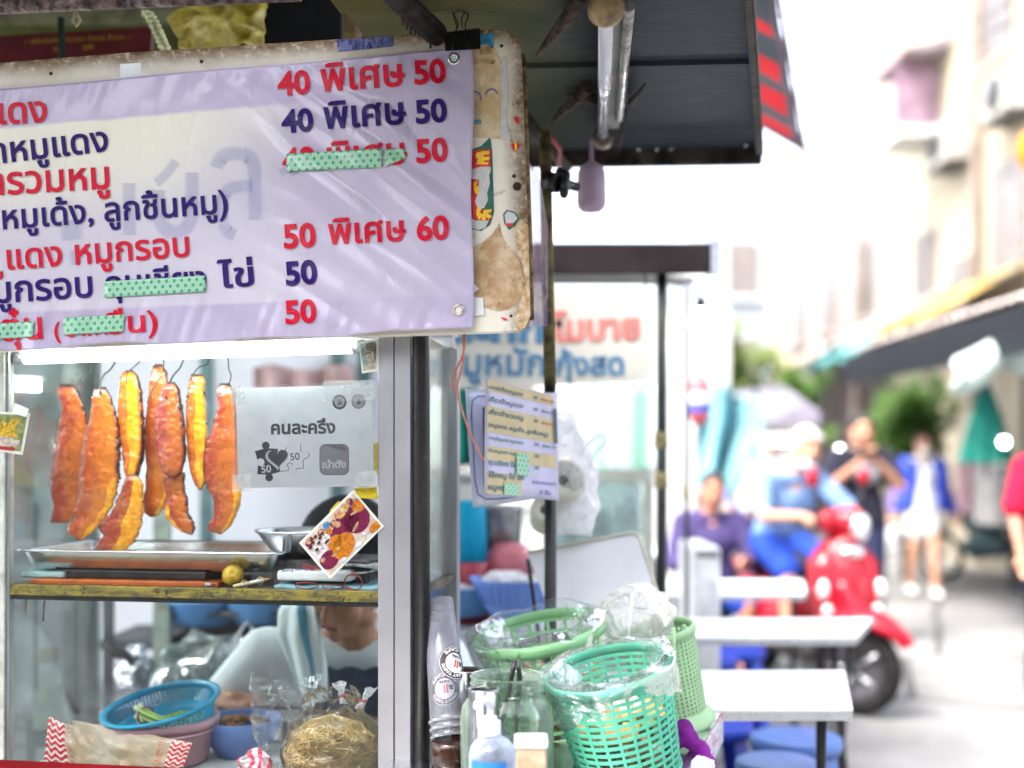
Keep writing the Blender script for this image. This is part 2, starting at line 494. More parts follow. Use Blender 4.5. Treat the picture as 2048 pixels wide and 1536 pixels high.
# ------------------------------------------------------------------ sign board
def board_mat():
    n = NT('weathered sign board'); uv = n.co('UV'); x, y, _ = n.sep(uv)      # uv are board coordinates, 1 = about a metre
    big = n.noise(uv, 9, 7, .65, .3); fine = n.noise(uv, 60, 6, .7)
    c = n.mix(n.ramp(big, .35, .7), lin((.66, .62, .50)), lin((.74, .71, .62)))
    xr = n.ma('ADD', x, n.ma('MULTIPLY', n.ma('SUBTRACT', n.noise(uv, 14, 5, .7), .5), .036))
    edge_r = n.ramp(xr, 1.005, 1.055)
    yr = n.ma('ADD', y, n.ma('MULTIPLY', n.ma('SUBTRACT', n.noise(uv, 11, 6, .7), .5), .036))
    yt = n.ma('SUBTRACT', yr, n.ma('MULTIPLY', n.ma('SUBTRACT', 1.0, x), .066))    # distance below the sloping top edge
    edge_t = n.ramp(yt, .055, .105, True)
    blot = n.ramp(n.noise(uv, 17, 8, .75, .6), .56, .72)
    right = n.ramp(x, .86, .95)
    d = n.ma('MINIMUM', n.ma('ADD', n.ma('ADD', n.ma('MULTIPLY', edge_r, .95), n.ma('MULTIPLY', edge_t, 1.0)), n.ma('MULTIPLY', blot, n.ma('MULTIPLY', right, .75))), 1.0)
    d = n.ma('MULTIPLY', d, n.ramp(fine, .2, .5))
    c = n.mix(d, c, n.mix(n.ramp(fine, .4, .7), lin((.20, .12, .05)), lin((.07, .04, .02))))
    scr = n.ramp(n.noise(n.mapp(uv, (6, 180, 1), (0, 0, .5)), 1.0, 3), .70, .74)
    c = n.mix(n.ma('MULTIPLY', scr, .25), c, lin((.2, .13, .08)))
    nr = n.bump(fine, .25, .004)
    return n.done(n.pbr(c, n.ma('ADD', .35, n.ma('MULTIPLY', d, .35)), 0, .5, nr))
M_BOARD = board_mat()
def SB(px, py, lift=0.0): return S(px, py, -.055 + lift)
board = thing('sign_board', 'weathered cream sign board with brown grimy edges behind the menu banner', 'sign board', SB(520, 665))
pts = [(-150, 138), (0, 125), (250, 105), (500, 89), (690, 77), (880, 65), (985, 58), (1018, 62), (1036, 80), (1043, 120), (1050, 300), (1058, 520), (1060, 632), (1052, 652), (1036, 662), (1000, 664), (760, 672), (300, 690), (-150, 709)]
mb = MB(); mb.prism([SB(*p) for p in pts], NN * .028, [(p[0] / 1000, p[1] / 1000) for p in pts])
part('panel', mb, M_BOARD, board, bevel=.002)
# frayed dark rim strip along the right edge
mb = MB(); mb.tube([SB(1044, 110, .013), SB(1051, 300, .013), SB(1059, 520, .013), SB(1061, 640, .013)], .0085, 6)
part('edge_trim', mb, PM('worn brown edging', (.2, .13, .07), .7, var=.5, vs=60, bump=.5, bs=90), board)
# torn old poster, printed figures left very faint
n = NT('torn old poster'); uv = n.co('UV')
c = n.mix(n.ramp(n.noise(uv, 22, 7, .7), .4, .66), lin((.50, .36, .18)), lin((.66, .56, .40)))
c = n.mix(n.ma('MULTIPLY', n.ramp(n.noise(uv, 60, 8, .75), .55, .68), .6), c, lin((.36, .2, .08)))
M_POSTER = n.done(n.pbr(c, .7))
M_BARE = PM('bare grey sticker backing', (.56, .57, .55), .7, var=.15, vs=40, bump=.2)
rp = [(938, 80), (988, 92), (1004, 130), (1003, 200), (998, 262), (1003, 278), (960, 275), (930, 274)]
mb = MB(); mb.prism([SB(p[0], p[1], -.0012) for p in rp], NN * .001, [(p[0] / 1000, p[1] / 1000) for p in rp])
ps = part('torn_poster', mb, M_POSTER, board)
def flat(pl, mat, name, parent, off=-.0018, surf=SB, th=.0007):
    mb = MB()
    for pp in pl: mb.prism([surf(p[0], p[1], off) for p in pp], NN * th, [(p[0] / 1000, p[1] / 1000) for p in pp])
    return part(name, mb, mat, parent)
def ell(cx, cy, rx, ry, a0=0, a1=360, n=20, rot=0):
    r = []
    for k in range(n + (0 if a1 - a0 >= 360 else 1)):
        a = radians(a0 + (a1 - a0) * k / n); x, y = rx * cos(a), ry * sin(a); c, s_ = cos(radians(rot)), sin(radians(rot))
        r.append((cx + x * c - y * s_, cy + x * s_ + y * c))
    return r
def arcband(cx, cy, r0, r1, a0, a1, n=14, sy=1.0):
    o = [(cx + r1 * cos(radians(a0 + (a1 - a0) * k / n)), cy + r1 * sy * sin(radians(a0 + (a1 - a0) * k / n))) for k in range(n + 1)]
    i = [(cx + r0 * cos(radians(a0 + (a1 - a0) * k / n)), cy + r0 * sy * sin(radians(a0 + (a1 - a0) * k / n))) for k in range(n + 1)]
    return o + i[::-1]
flat([[(940, 70), (988, 66), (986, 98), (972, 88), (952, 92), (940, 96)]], PM('faded cyan print', (.06, .30, .48), .6, var=.4, vs=60), 'blue_patch', ps)
flat([arcband(983, 190, 10, 13.5, 180, 350), arcband(948, 196, 12, 15, 230, 380)], PM('faded violet print', (.16, .17, .36), .6, var=.3, vs=80), 'crescent_print', ps, -.002)
flat([[(940, 241), (962, 238), (963, 248), (940, 250)]], PM('faded teal print', (.25, .42, .46), .6, var=.4, vs=80), 'teal_print', ps, -.002)
flat([[(944, 118), (990, 120), (988, 128), (962, 126), (944, 130)], [(962, 96), (980, 92), (986, 108), (958, 110)]], PM('faded tan print', (.5, .36, .17), .6, var=.4, vs=80), 'figure_print', ps, -.002)
flat([[(1001, 130), (1012, 110), (1016, 190), (1012, 240), (1022, 278), (1003, 279), (999, 262), (1004, 200)]], M_BARE, 'paper_residue', board, -.0014)
# red, yellow and green festive sticker, half scraped away
M_SRED = PM('sticker red', (.62, .02, .03), .4, var=.15, vs=60); M_SYEL = PM('sticker yellow', (.86, .55, .02), .4, var=.15, vs=60); M_SGRN = PM('sticker dark green', (.02, .13, .09), .5, var=.3, vs=60)
st = flat([[(938, 300), (962, 292), (980, 274), (984, 300), (986, 360), (988, 425), (980, 450), (962, 462), (940, 458)]], M_SGRN, 'festive_sticker', board, -.0012)
flat([[(938, 312), (950, 300), (981, 298), (980, 334), (962, 333), (941, 340)], [(938, 356), (958, 360), (956, 385), (950, 405), (956, 420), (972, 421), (984, 432), (978, 441), (950, 440), (938, 432)]], M_SRED, 'red_print', st, -.0018)
flat([[(940, 334), (981, 333), (982, 340), (978, 350), (980, 366), (974, 385), (976, 400), (968, 416), (956, 418), (950, 404), (956, 384), (958, 360), (938, 356)], [(939, 434), (950, 441), (978, 441), (970, 456), (956, 460), (940, 455)]], M_BARE, 'scraped_patch', st, -.0018)
mb = MB()
for pp in ([(953, 306), (966, 302), (979, 302), (978, 308), (966, 310), (968, 314), (979, 313), (978, 320), (964, 321), (972, 325), (977, 324), (976, 329), (953, 328), (956, 318), (951, 314)],
           [(947, 366), (955, 360), (952, 372), (960, 374), (955, 380), (962, 384), (952, 388), (948, 380)],
           [(955, 412), (963, 418), (959, 424), (966, 430), (958, 440), (952, 428)], [(968, 420), (984, 418), (982, 424), (974, 426), (984, 432), (978, 438), (972, 433), (970, 442), (963, 438)]):
    mb.prism([SB(p[0], p[1], -.0026) for p in pp], NN * .0006)
part('gold_print', mb, M_SYEL, st)
# brown glue stain shaped like a leaf
n = NT('brown glue stain'); uv = n.co('UV')
c = n.mix(n.ramp(n.noise(uv, 16, 6, .65, .5), .38, .62), lin((.36, .22, .10)), lin((.55, .42, .27)))
c = n.mix(n.ma('MULTIPLY', n.ramp(n.noise(uv, 40, 8, .7), .54, .64), .55), c, lin((.16, .08, .03)))
M_STAIN = n.done(n.pbr(c, .6))
leaf = [(999, 445), (1003, 468), (1012, 486), (1026, 502), (1040, 526), (1047, 556), (1045, 585), (1034, 606), (1016, 619), (994, 622), (970, 615), (950, 600), (938, 575), (936, 530), (945, 494), (966, 484), (985, 468)]
flat([leaf], M_STAIN, 'glue_stain', board, -.0013)
flat([[(1030, 450), (1044, 442), (1056, 450), (1058, 520), (1061, 632), (1050, 655), (1036, 662), (1030, 640), (1040, 600), (1050, 566), (1046, 530), (1032, 502)]], PM('brown tape residue', (.36, .22, .08), .55, var=.5, vs=70, bump=.3, col2=(.62, .52, .36)), 'tape_residue', board, -.0011)
flat([[(1006, 428), (1014, 419), (1030, 424), (1039, 436), (1030, 452), (1018, 460), (1008, 446)]], M_SGRN, 'torn_label', board, -.0013)
flat([[(1009, 430), (1015, 422), (1029, 427), (1035, 437), (1026, 446), (1012, 447)]], M_BARE, 'label_backing', board, -.0019)
flat([[(1011, 447), (1026, 446), (1024, 453), (1013, 452)], [(1026, 234), (1037, 234), (1039, 248), (1033, 246)], [(1022, 290), (1030, 284), (1039, 288), (1037, 297), (1026, 301)], [(1000, 633), (1013, 637), (1015, 641), (1007, 640)]], M_SRED, 'red_scrap', board, -.0024)
flat([[(1029, 285), (1033, 284), (1034, 299), (1030, 300)]], M_SYEL, 'yellow_scrap', board, -.003)
flat([[(944, 594), (966, 596), (968, 630), (948, 632)], [(944, 562), (958, 578), (946, 586)]], PM('white paper scrap', (.72, .72, .72), .7, var=.1), 'paper_scrap', board, -.004)
flat([[(240, 128), (282, 126), (283, 160), (241, 165)]], M_TAPE, 'white_tape', board, -.0015)
mb = MB(); mb.prism([SB(p[0], p[1], -.0015) for p in [(674, 80), (786, 72), (787, 92), (735, 98), (676, 103)]], NN * .03)
n = NT('shiny blue tape'); co = n.co(); f = n.ramp(n.vor(co, 45), .3, .5)
part('blue_tape', mb, n.done(n.pbr(n.mix(f, lin((.02, .025, .18)), lin((.10, .12, .30))), .2, .3, .8, n.bump(n.noise(co, 60), .6, .01))), board)
M_SCREW = PM('dark screw head', (.035, .02, .015), .5, .5, var=.4, vs=90)
for (x, y, r) in ((102, 147, .004), (403, 123, .004), (1003, 92, .0035), (1028, 352, .004), (1034, 373, .0085), (1022, 632, .003)):
    mb = MB(); c = SB(x, y); R = Matrix((UU, -ZZ, -NN)).transposed()
    mb.lathe(c, [(0.0001, .0022), (r * .6, .002), (r, .0008), (r * 1.1, -.0005)], 14, R)
    part('screw', mb, M_SCREW, board)

# ------------------------------------------------------------------ vinyl menu banner
def wr(px, py):
    "wrinkle height of the vinyl in metres"
    a = radians(-52); x = (px - 700) * cos(a) + (py - 380) * sin(a); y = -(px - 700) * sin(a) + (py - 380) * cos(a)
    f = sstep(250, 700, px) * (0.5 + .5 * sstep(650, 100, abs(py - 250)))
    ridge = lambda q: (1 - abs(nz(*q)) * 2.2)
    d = .0085 * f * ridge((x * .0055 + nz(px * .004, py * .004) * .8, y * .0011, 3.1)) + .0045 * f * ridge((x * .017, y * .003, 9.2))
    b = sstep(560, 660, py)
    d += .006 * b * nz(px * .022, py * .004, 5) + .003 * b * nz(px * .06 + py * .02, 1.5)
    tp = sstep(250, 170, py + .088 * px)
    d += .004 * tp * nz(px * .03 + py * .01, py * .006, 8)
    d += .004 * nz(px * .0035, py * .004, 1.3)
    return d
def BN(px, py, lift=0.0): return S(px, py, -.075 + wr(px, py) + lift)
def btop(x): return 178 - x * .088 + 1.2 * sin(x * .012) - 3 * sstep(860, 945, x) * 0
def bbot(x): return 701 - x * .0466 - 2 * sin(x * .009) + (3 * sin(x * .021) if x < 800 else 0)
XL, XR = -135, 945
def banner_mat():
    n = NT('vinyl banner with painted backglow'); uv = n.co('UV'); x, y, _ = n.sep(uv)      # photo-board units / 1000
    yy = n.ma('ADD', y, n.ma('MULTIPLY', x, .085))
    lav = n.mix(n.ramp(n.noise(uv, 3, 3), .35, .65), lin((.49, .43, .61)), lin((.55, .50, .66)))
    mid = n.mix(n.ramp(n.noise(n.mapp(uv, (1, 2, 1)), 2.2, 3), .3, .7), lin((.60, .57, .67)), lin((.66, .63, .72)))
    wv = n.ma('ADD', yy, n.ma('MULTIPLY', n.ma('SUBTRACT', n.noise(uv, 9, 3), .5), .015))
    top_e = n.ramp(wv, .252, .262); bot_e = n.ramp(n.ma('ADD', y, n.ma('MULTIPLY', x, .04)), .622, .63, True)
    mask = n.ma('MULTIPLY', top_e, bot_e)
    backglow_f = n.ma('MULTIPLY', n.ramp(n.ma('ADD', x, n.ma('MULTIPLY', yy, .55)), .46, .80, True), n.ramp(yy, .30, .52, True))  # cream and paler middle: glow from behind, painted into the vinyl colour
    midc = n.mix(backglow_f, mid, lin((.84, .83, .68)))
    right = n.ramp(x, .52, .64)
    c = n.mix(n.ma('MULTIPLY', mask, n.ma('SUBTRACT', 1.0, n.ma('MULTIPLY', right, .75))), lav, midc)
    c = n.mix(n.ma('MULTIPLY', n.ramp(n.vor(uv, 55), .02, .035, True), .35), c, lin((.25, .22, .3)))
    weave = n.wave(uv, 100, 1.5, 2, 'Y', 1)
    c = n.mix(n.ma('MULTIPLY', weave, .10), c, lin((.8, .78, .85)))
    nr = n.bump(weave, .10, .0015)
    cr = n.noise(n.mapp(uv, (30, 7, 1), (0, 0, -.6)), 1.0, 4, .6, .8)
    nr = n.bump(cr, .4, .006, nr)
    s = n.pbr(c, n.ma('ADD', .14, n.ma('MULTIPLY', n.noise(uv, 25), .2)), 0, .7, nr, coat=.5)
    t = n.n('ShaderNodeBsdfTranslucent'); n.set(t.inputs[0], c)
    return n.done(n.mixs(.22, s, t.outputs[0]))
banner = thing('menu_banner', 'lavender vinyl price banner with red and violet writing patched with green tape', 'banner', BN(480, 680))
mb = MB(); mb.grid(lambda u, v: BN(lerp(XL, XR + 3 * sin(v * 9), u), lerp(btop(lerp(XL, XR, u)), bbot(lerp(XL, XR, u)), v)), 200, 110,
                   uv=lambda u, v: (lerp(XL, XR, u) / 1000, lerp(btop(lerp(XL, XR, u)), bbot(lerp(XL, XR, u)), v) / 1000))
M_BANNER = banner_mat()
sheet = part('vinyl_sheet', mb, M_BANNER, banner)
mod = sheet.modifiers.new('thick', 'SOLIDIFY'); mod.thickness = .0008; mod.offset = -1
mb = MB(); mb.prism([BN(p[0], p[1], .004) for p in [(936, 112), (946, 116), (948, 172), (938, 176)]], NN * .003)
part('folded_corner', mb, PM('folded vinyl back', (.55, .52, .66), .4, var=.1), banner)
# old lettering showing through
n = NT('show-through lettering'); co = n.co()
tr = n.n('ShaderNodeBsdfTransparent'); df = n.pbr(lin((.20, .24, .52)), .4)
fk = n.ma('MULTIPLY', n.ma('ADD', .10, n.ma('MULTIPLY', n.noise(co, 4), .25)), n.ramp(n.attr(), 0, 1))
M_GHOST = n.done(n.mixs(fk, tr.outputs[0], df))
def gstroke(pts, w, a=.9):
    pts = smooth([V((p[0], p[1])) for p in pts], 3); q = []
    for i in range(len(pts) - 1):
        for k in range(2): q.append(pts[i].lerp(pts[i + 1], k / 6))
    q.append(pts[-1]); m = len(q); b = len(mb.v); vs = []
    prof = (-1.1, -.5, .5, 1.1)
    for i, p in enumerate(q):
        t = (q[min(i + 1, m - 1)] - q[max(i - 1, 0)]).normalized(); nn = V((-t.y, t.x))
        for j, e in enumerate(prof):
            s_ = p + nn * e * w; vs.append(BN(s_.x, s_.y, -.002)); mb.at[b + len(vs) - 1] = a if j in (1, 2) else 0.0
    mb.add(vs, [(i * 4 + j, i * 4 + j + 1, (i + 1) * 4 + j + 1, (i + 1) * 4 + j) for i in range(m - 1) for j in range(3)], True)
for pts, w in (([(432, 335), (440, 312), (470, 306), (500, 310), (510, 335), (510, 440)], 17), ([(505, 372), (470, 372), (446, 386), (442, 420), (450, 462), (470, 470)], 15),
               ([(384, 345), (384, 440), (370, 462), (335, 466), (315, 440), (318, 380)], 16), ([(352, 322), (330, 352), (312, 366)], 12), ([(258, 366), (258, 470)], 16), ([(140, 440), (144, 480)], 26), ([(150, 500), (150, 530)], 12), ([(560, 345), (585, 335), (590, 350)], 10)):
    mb = MB(); gstroke(pts, w); part('faded_stroke', mb, M_GHOST, banner)
red, blu = ('red_lettering', M_RED_INK), ('violet_lettering', M_BLUE_INK)
def T(k, body, p0, p1, bold=.022, ys=1.0): mb = MB(); text_px(mb, body, p0, p1, BN, bold, ys, 0.0, -.0032); part(k[0], mb, k[1], banner)
T(red, 'แดง', (-22, 249), (95, 243)); T(red, 'หมู', (-110, 254), (-34, 251))
T(red, '40', (556, 190), (622, 185), .036); T(red, 'พิเศษ', (643, 182), (811, 170), .024); T(red, '50', (829, 168), (893, 163), .036)
T(blu, 'าหมูแดง', (-10, 327), (218, 301), .02); T(blu, '40', (564, 265), (628, 260), .036); T(blu, 'พิเศษ', (649, 257), (813, 246), .024); T(blu, '50', (832, 246), (895, 242), .036)
T(red, 'ารวมหมู', (-18, 390), (220, 376), .02); T(red, '40', (566, 343), (632, 338), .036); T(red, 'พิเศษ', (655, 336), (815, 326), .024); T(red, '50', (833, 325), (897, 321), .036)
T(blu, 'หมูเด้ง, ลูกชิ้นหมู)', (6, 458), (457, 425), .02)
T(red, 'ูแดง หมูกรอบ', (-18, 541), (380, 512), .02); T(red, '50', (568, 496), (633, 492), .036); T(red, 'พิเศษ', (658, 488), (813, 480), .024); T(red, '60', (834, 480), (899, 477), .036)
T(blu, 'มูกรอบ', (-12, 606), (186, 593), .02); T(blu, 'กุนเชียง', (212, 590), (414, 578), .02); T(blu, 'ไข่', (437, 576), (509, 570), .022, .76); T(blu, '50', (572, 570), (636, 565), .036)
T(red, 'ตุ๋น', (2, 682), (86, 676), .02); T(red, '(', (109, 676), (122, 675), .02); T(red, 'อาหา', (132, 674), (214, 668), .02); T(red, 'ยื่น)', (214, 668), (316, 661), .02, .82); T(red, '50', (571, 647), (634, 643), .036)
n = NT('green patterned tape'); uv = n.co('UV')
v1 = n.mapp(uv, (66, 92, 1)); xx, yy, _ = n.sep(v1)
row = n.ma('FLOOR', yy); fx = n.ma('FRACT', n.ma('ADD', xx, n.ma('MULTIPLY', row, .5))); fy = n.ma('FRACT', yy)
dx = n.ma('ABSOLUTE', n.ma('SUBTRACT', fx, .5)); dy = n.ma('ABSOLUTE', n.ma('SUBTRACT', fy, .5))
e = n.ma('ADD', n.ma('POWER', n.ma('DIVIDE', dx, .21), 2.0), n.ma('POWER', n.ma('DIVIDE', dy, .33), 2.0))
hat = n.ramp(n.wave(uv, 90, 0, 1, 'DIAGONAL'), .3, .7)
c = n.mix(hat, lin((.24, .46, .32)), lin((.34, .56, .42)))
c = n.mix(n.ramp(e, .7, 1.2, True), c, lin((.02, .30, .13)))
M_GTAPE = n.done(n.pbr(c, .28, 0, .5, n.bump(n.noise(n.co(), 70), .25, .004), coat=.3))
for (a, b, c_, d) in (((573, 308), (765, 297), (764, 334), (574, 343)), ((771, 299), (806, 296), (812, 316), (770, 333)), ((208, 563), (410, 551), (412, 583), (209, 595)), ((126, 636), (250, 629), (247, 663), (127, 670)), ((-60, 650), (68, 643), (66, 674), (-60, 681))):
    mb = MB(); nr_ = random.random()
    def q(u, v, a=a, b=b, c_=c_, d=d):
        t = V(a).lerp(V(b), u); l = V(d).lerp(V(c_), u); p = t.lerp(l, v)
        if u in (0, 1): p.x += 3 * nz(v * 9 + nr_ * 30, u * 7)
        return p
    mb.grid(lambda u, v: BN(*q(u, v), -.0042), 24, 8, uv=lambda u, v: (q(u, v).x / 1000 + .07 * q(u, v).y / 1000 * 0, (q(u, v).y + .058 * q(u, v).x) / 1000))
    o = part('green_tape', mb, M_GTAPE, banner)
    m_ = o.modifiers.new('t', 'SOLIDIFY'); m_.thickness = .0005
M_BRASS = PM('tin eyelet', (.56, .52, .48), .28, 1.0, var=.2, vs=80)
R_FRONT = Matrix((UU, -ZZ, -NN)).transposed()
for (x, y) in ((908, 118), (917, 620)):
    mb = MB(); mb.lathe(BN(x, y, -.001), [(.0062, .0005), (.0075, .0032), (.010, .0035), (.0125, .0018), (.0132, 0)], 28, R_FRONT)
    g = part('grommet', mb, M_BRASS, banner)
    mb = MB(); mb.disc(BN(x, y, -.0022), .0064, 18, R_FRONT)
    part('hole', mb, PM('seen board' + str(y), (.55, .72, .74) if y < 300 else (.72, .70, .66), .5), g)
# binder clip
clip = thing('binder_clip', 'black binder clip with wire handles gripping the banner to the board top', 'binder clip', SB(924, 98))
M_CLIP = PM('black lacquer clip', (.008, .008, .009), .35, .1, var=.2, vs=90, coat=.2)
mb = MB()
f0 = [S(889, 66, -.071), S(960, 57, -.071), S(961, 98, -.078), S(890, 102, -.078)]
mb.prism(f0, NN * .0015)
mb.prism([S(889, 66, -.071), S(960, 57, -.071), S(960, 57, -.02), S(889, 66, -.02)], ZZ * .0015)
mb.prism([S(889, 66, -.02), S(960, 57, -.02), S(961, 98, -.026), S(890, 102, -.026)], NN * .0015)
part('spring_body', mb, M_CLIP, clip, bevel=.0008)
for pl, off in (([(905, 99), (905, 92), (914, 52), (908, 38), (909, 26), (921, 21), (935, 27), (936, 36), (930, 50), (937, 92), (937, 98)], -.0795), ([(916, 56), (914, 40), (905, 26), (908, 15), (921, 11), (930, 15), (932, 22), (923, 36), (925, 56)], -.03)):
    mb = MB(); P = [S(x, y, off - .006 * (y > 90)) for x, y in pl]
    mb.tube(P, .0013, 8); part('wire_handle', mb, M_WIRE, clip)
# ------------------------------------------------------------------ glass display cabinet on the cart
UL = (S(0, 1000) - S(825, 1000)).dot(UU)               # left end of the front, stall frame
UR = 0.0; DEP = .45; ZF, ZS, ZT = .63, 1.075, 1.63     # floor, shelf, top heights
def uz(px, py, off=0.0):
    p = S(px, py, off) - O0; return p.dot(UU), p.dot(NN), p.z + O0.z
cab = thing('display_cabinet', 'glazed aluminium food display cabinet with hanging pork, tray shelf and open lower bay', 'display cabinet', LU(UL / 2, DEP / 2, ZF))
def post(u0, u1, n0, n1, mat=M_ALU, z0=ZF - .02, z1=ZT, name='post'):
    mb = MB(); mb.sbox(u0, u1, n0, n1, z0, z1); return part(name, mb, mat, cab, bevel=.0025)
u757 = uz(757, 1000)[0]; u789 = uz(789, 1000)[0]
mb = MB(); mb.sbox(u757, u789 - .0012, -.004, .036, ZF - .02, ZT); mb.sbox(u789 + .0012, -.004, -.002, .036, ZF - .02, ZT); mb.sbox(u789 - .0012, u789 + .0012, .002, .034, ZF - .02, ZT)
part('post', mb, M_ALU, cab, bevel=.0018)
post(UL - .03, UL + .012, -.003, .036, M_ALUP)
post(UL + .012, UL + .02, .004, .012, M_ALU, name='glazing_bead')
ub = uz(165, 1100, DEP)[0]
post(ub - .034, ub - .002, DEP - .035, DEP, M_ALUP); post(ub + .004, ub + .034, DEP - .03, DEP, M_ALUP)
post(ub + .036, ub + .05, DEP - .02, DEP, PM('dark grimy rail', (.05, .045, .035), .6, .1, var=.4, vs=40, bump=.3, dirt=.4), name='dark_rail')
ue = uz(911, 1000, DEP)[0]
post(ue - .016, ue + .012, DEP - .03, DEP, M_ALU)
mb = MB(); mb.sbox(UL - .03, 0, .0, .036, ZT, ZT + .03); mb.sbox(UL - .03, ue, DEP - .034, DEP, ZT, ZT + .03)
part('top_rail', mb, M_ALU, cab, bevel=.002)
mb = MB(); mb.sbox(UL, 0, -.02, DEP, ZT + .031, ZT + .04); part('top_panel', mb, M_WHITEPAINT, cab)
mb = MB(); mb.sbox(UL + .02, u757, .002, .038, ZF - .02, ZF); mb.sbox(UL, 0, DEP - .03, DEP, ZF - .02, ZF); part('bottom_rail', mb, M_ALU, cab)
mb = MB(); mb.sbox(UL, 0, .04, DEP - .032, ZF - .012, ZF - .002); part('floor_panel', mb, PM('white laminate floor', (.62, .63, .62), .4, var=.12, vs=9, dirt=.25), cab)
# shelf with a grubby yellow edge
n = NT('grubby yellow shelf edge'); co = n.co()
f = n.noise(n.mapp(co, (14, 14, 60)), 1.5, 7, .7, .5)
c = n.mix(n.ramp(f, .36, .62), lin((.33, .25, .03)), lin((.10, .075, .03)))
c = n.mix(n.ramp(n.noise(co, 50, 7, .75), .52, .66), c, lin((.02, .017, .012)))
M_SHELFEDGE = n.done(n.pbr(c, .55, 0, .5, n.bump(f, .5, .006)))
mb = MB(); mb.sbox(UL + .02, u757, .006, .020, 1.046, 1.070); part('shelf_edge', mb, M_SHELFEDGE, cab, bevel=.002)
mb = MB(); mb.sbox(UL + .02, u757, .010, .03, 1.036, 1.0455); part('shelf_rail', mb, PM('black greasy rail', (.012, .011, .01), .5, var=.5, vs=60, bump=.4, dirt=.2), cab)
mb = MB(); mb.sbox(UL + .0, -.002, .021, DEP - .035, 1.052, 1.069); part('shelf_board', mb, PM('stained shelf board', (.16, .13, .08), .55, var=.5, vs=30, bump=.2, dirt=.5, dirtcol=(.03, .02, .015)), cab)
# glass
mb = MB(); mb.sbox(UL + .012, u757 + .004, .000, .003, ZF, ZT); part('front_glass', mb, M_GLASS, cab)
M_GLASS_D = FILM('smudged side glass', (.93, .97, .96), haze=.05, hazecol=(.7, .77, .75), rough=.04, bump=.03, bs=11, edge=.0, spec=.9)
mb = MB(); mb.obox(LU(-.002, .036, ZF), NN * (DEP - .066) + UU * (ue - .01), UU * .003, ZZ * (ZT - ZF)); part('side_glass', mb, M_GLASS_D, cab)
mb = MB(); mb.obox(LU(UL, .036, ZF), NN * (DEP - .05), UU * .003, ZZ * (ZT - ZF)); part('side_glass', mb, M_GLASS_D, cab)
rod_z = S(400, 702, .16).z
mb = MB(); mb.tube([LU(UL + .0, .16, rod_z), LU(-.01, .16, rod_z)], .004, 10); mb.tube([LU(UL + .0, .19, rod_z + .004), LU(-.01, .19, rod_z + .004)], .004, 10); part('hanging_rail', mb, M_STEEL, cab)
# cart body below (out of the picture, keeps the cabinet standing)
cart = thing('cart_body', 'stainless steel clad cart base under the display cabinet, on small wheels', 'cart', LU(UL / 2, DEP / 2, 0))
mb = MB(); mb.sbox(UL - .03, .01, .0, DEP + .05, .14, ZF - .021); part('cladding', mb, M_STEEL, cart, bevel=.006)
for u in (UL + .05, -.06):
    for n_ in (.06, DEP - .02):
        mb = MB(); R = Matrix((NN, ZZ, UU)).transposed(); mb.lathe(LU(u, n_, .07), [(.02, -.015), (.06, -.018), (.07, -.01), (.07, .01), (.06, .018), (.02, .015)], 20, R, closed=True); part('wheel', mb, PM('black rubber', (.02, .02, .02), .8), cart)
# black pole in front of the right post
mb = MB(); mb.tube([S(843, 1800, .012), S(842, 660, .012), S(842, 560, .012)], .0188, 20)
solo('black_pole', mb, M_BLACKPAINT, 'round black steel pole standing against the right aluminium post of the cabinet', 'pole')
# lit tube inside the top of the cabinet
lamp = thing('tube_lamp', 'lit white fluorescent tube along the top front inside the food cabinet', 'tube lamp', S(380, 700, .07))
mb = MB(); a, b = S(52, 716, .026), S(705, 694, .026); mb.tube([a, b], .0135, 16)
part('glowing_tube', mb, EMIT('cabinet tube light', (.93, 1.0, .98), 6.5), lamp)
d = (b - a).normalized()
mb = MB(); mb.tube([a - d * .03, a - d * .001], .0145, 14); part('end_cap', mb, M_ALU, lamp)
mb = MB(); mb.tube([b + d * .001, b + d * .03], .0145, 14); part('end_cap', mb, M_ALU, lamp)
mb = MB(); mb.obox(a - d * .03 + ZZ * .02 - NN * .012, d * ((b - a).length + .06), NN * .04, ZZ * .03); part('batten', mb, M_WHITEPAINT, lamp, bevel=.003)
lamp2 = thing('tube_lamp', 'short lit tube seen through the left end of the food cabinet', 'tube lamp', S(40, 770, .75))
a, b = S(-80, 762, .75), S(86, 772, .75); mb = MB(); mb.tube([a, b], .017, 14); part('glowing_tube', mb, EMIT('back tube light', (.93, 1.0, .98), 60), lamp2)
d = (b - a).normalized(); mb = MB(); mb.tube([b + d * .001, b + d * .03], .018, 14); part('end_cap', mb, M_ALU, lamp2)
mb = MB(); mb.obox(a + ZZ * .022 - NN * .02, d * ((b - a).length + .03), NN * .04, ZZ * .03); part('batten', mb, M_WHITEPAINT, lamp2, bevel=.003)

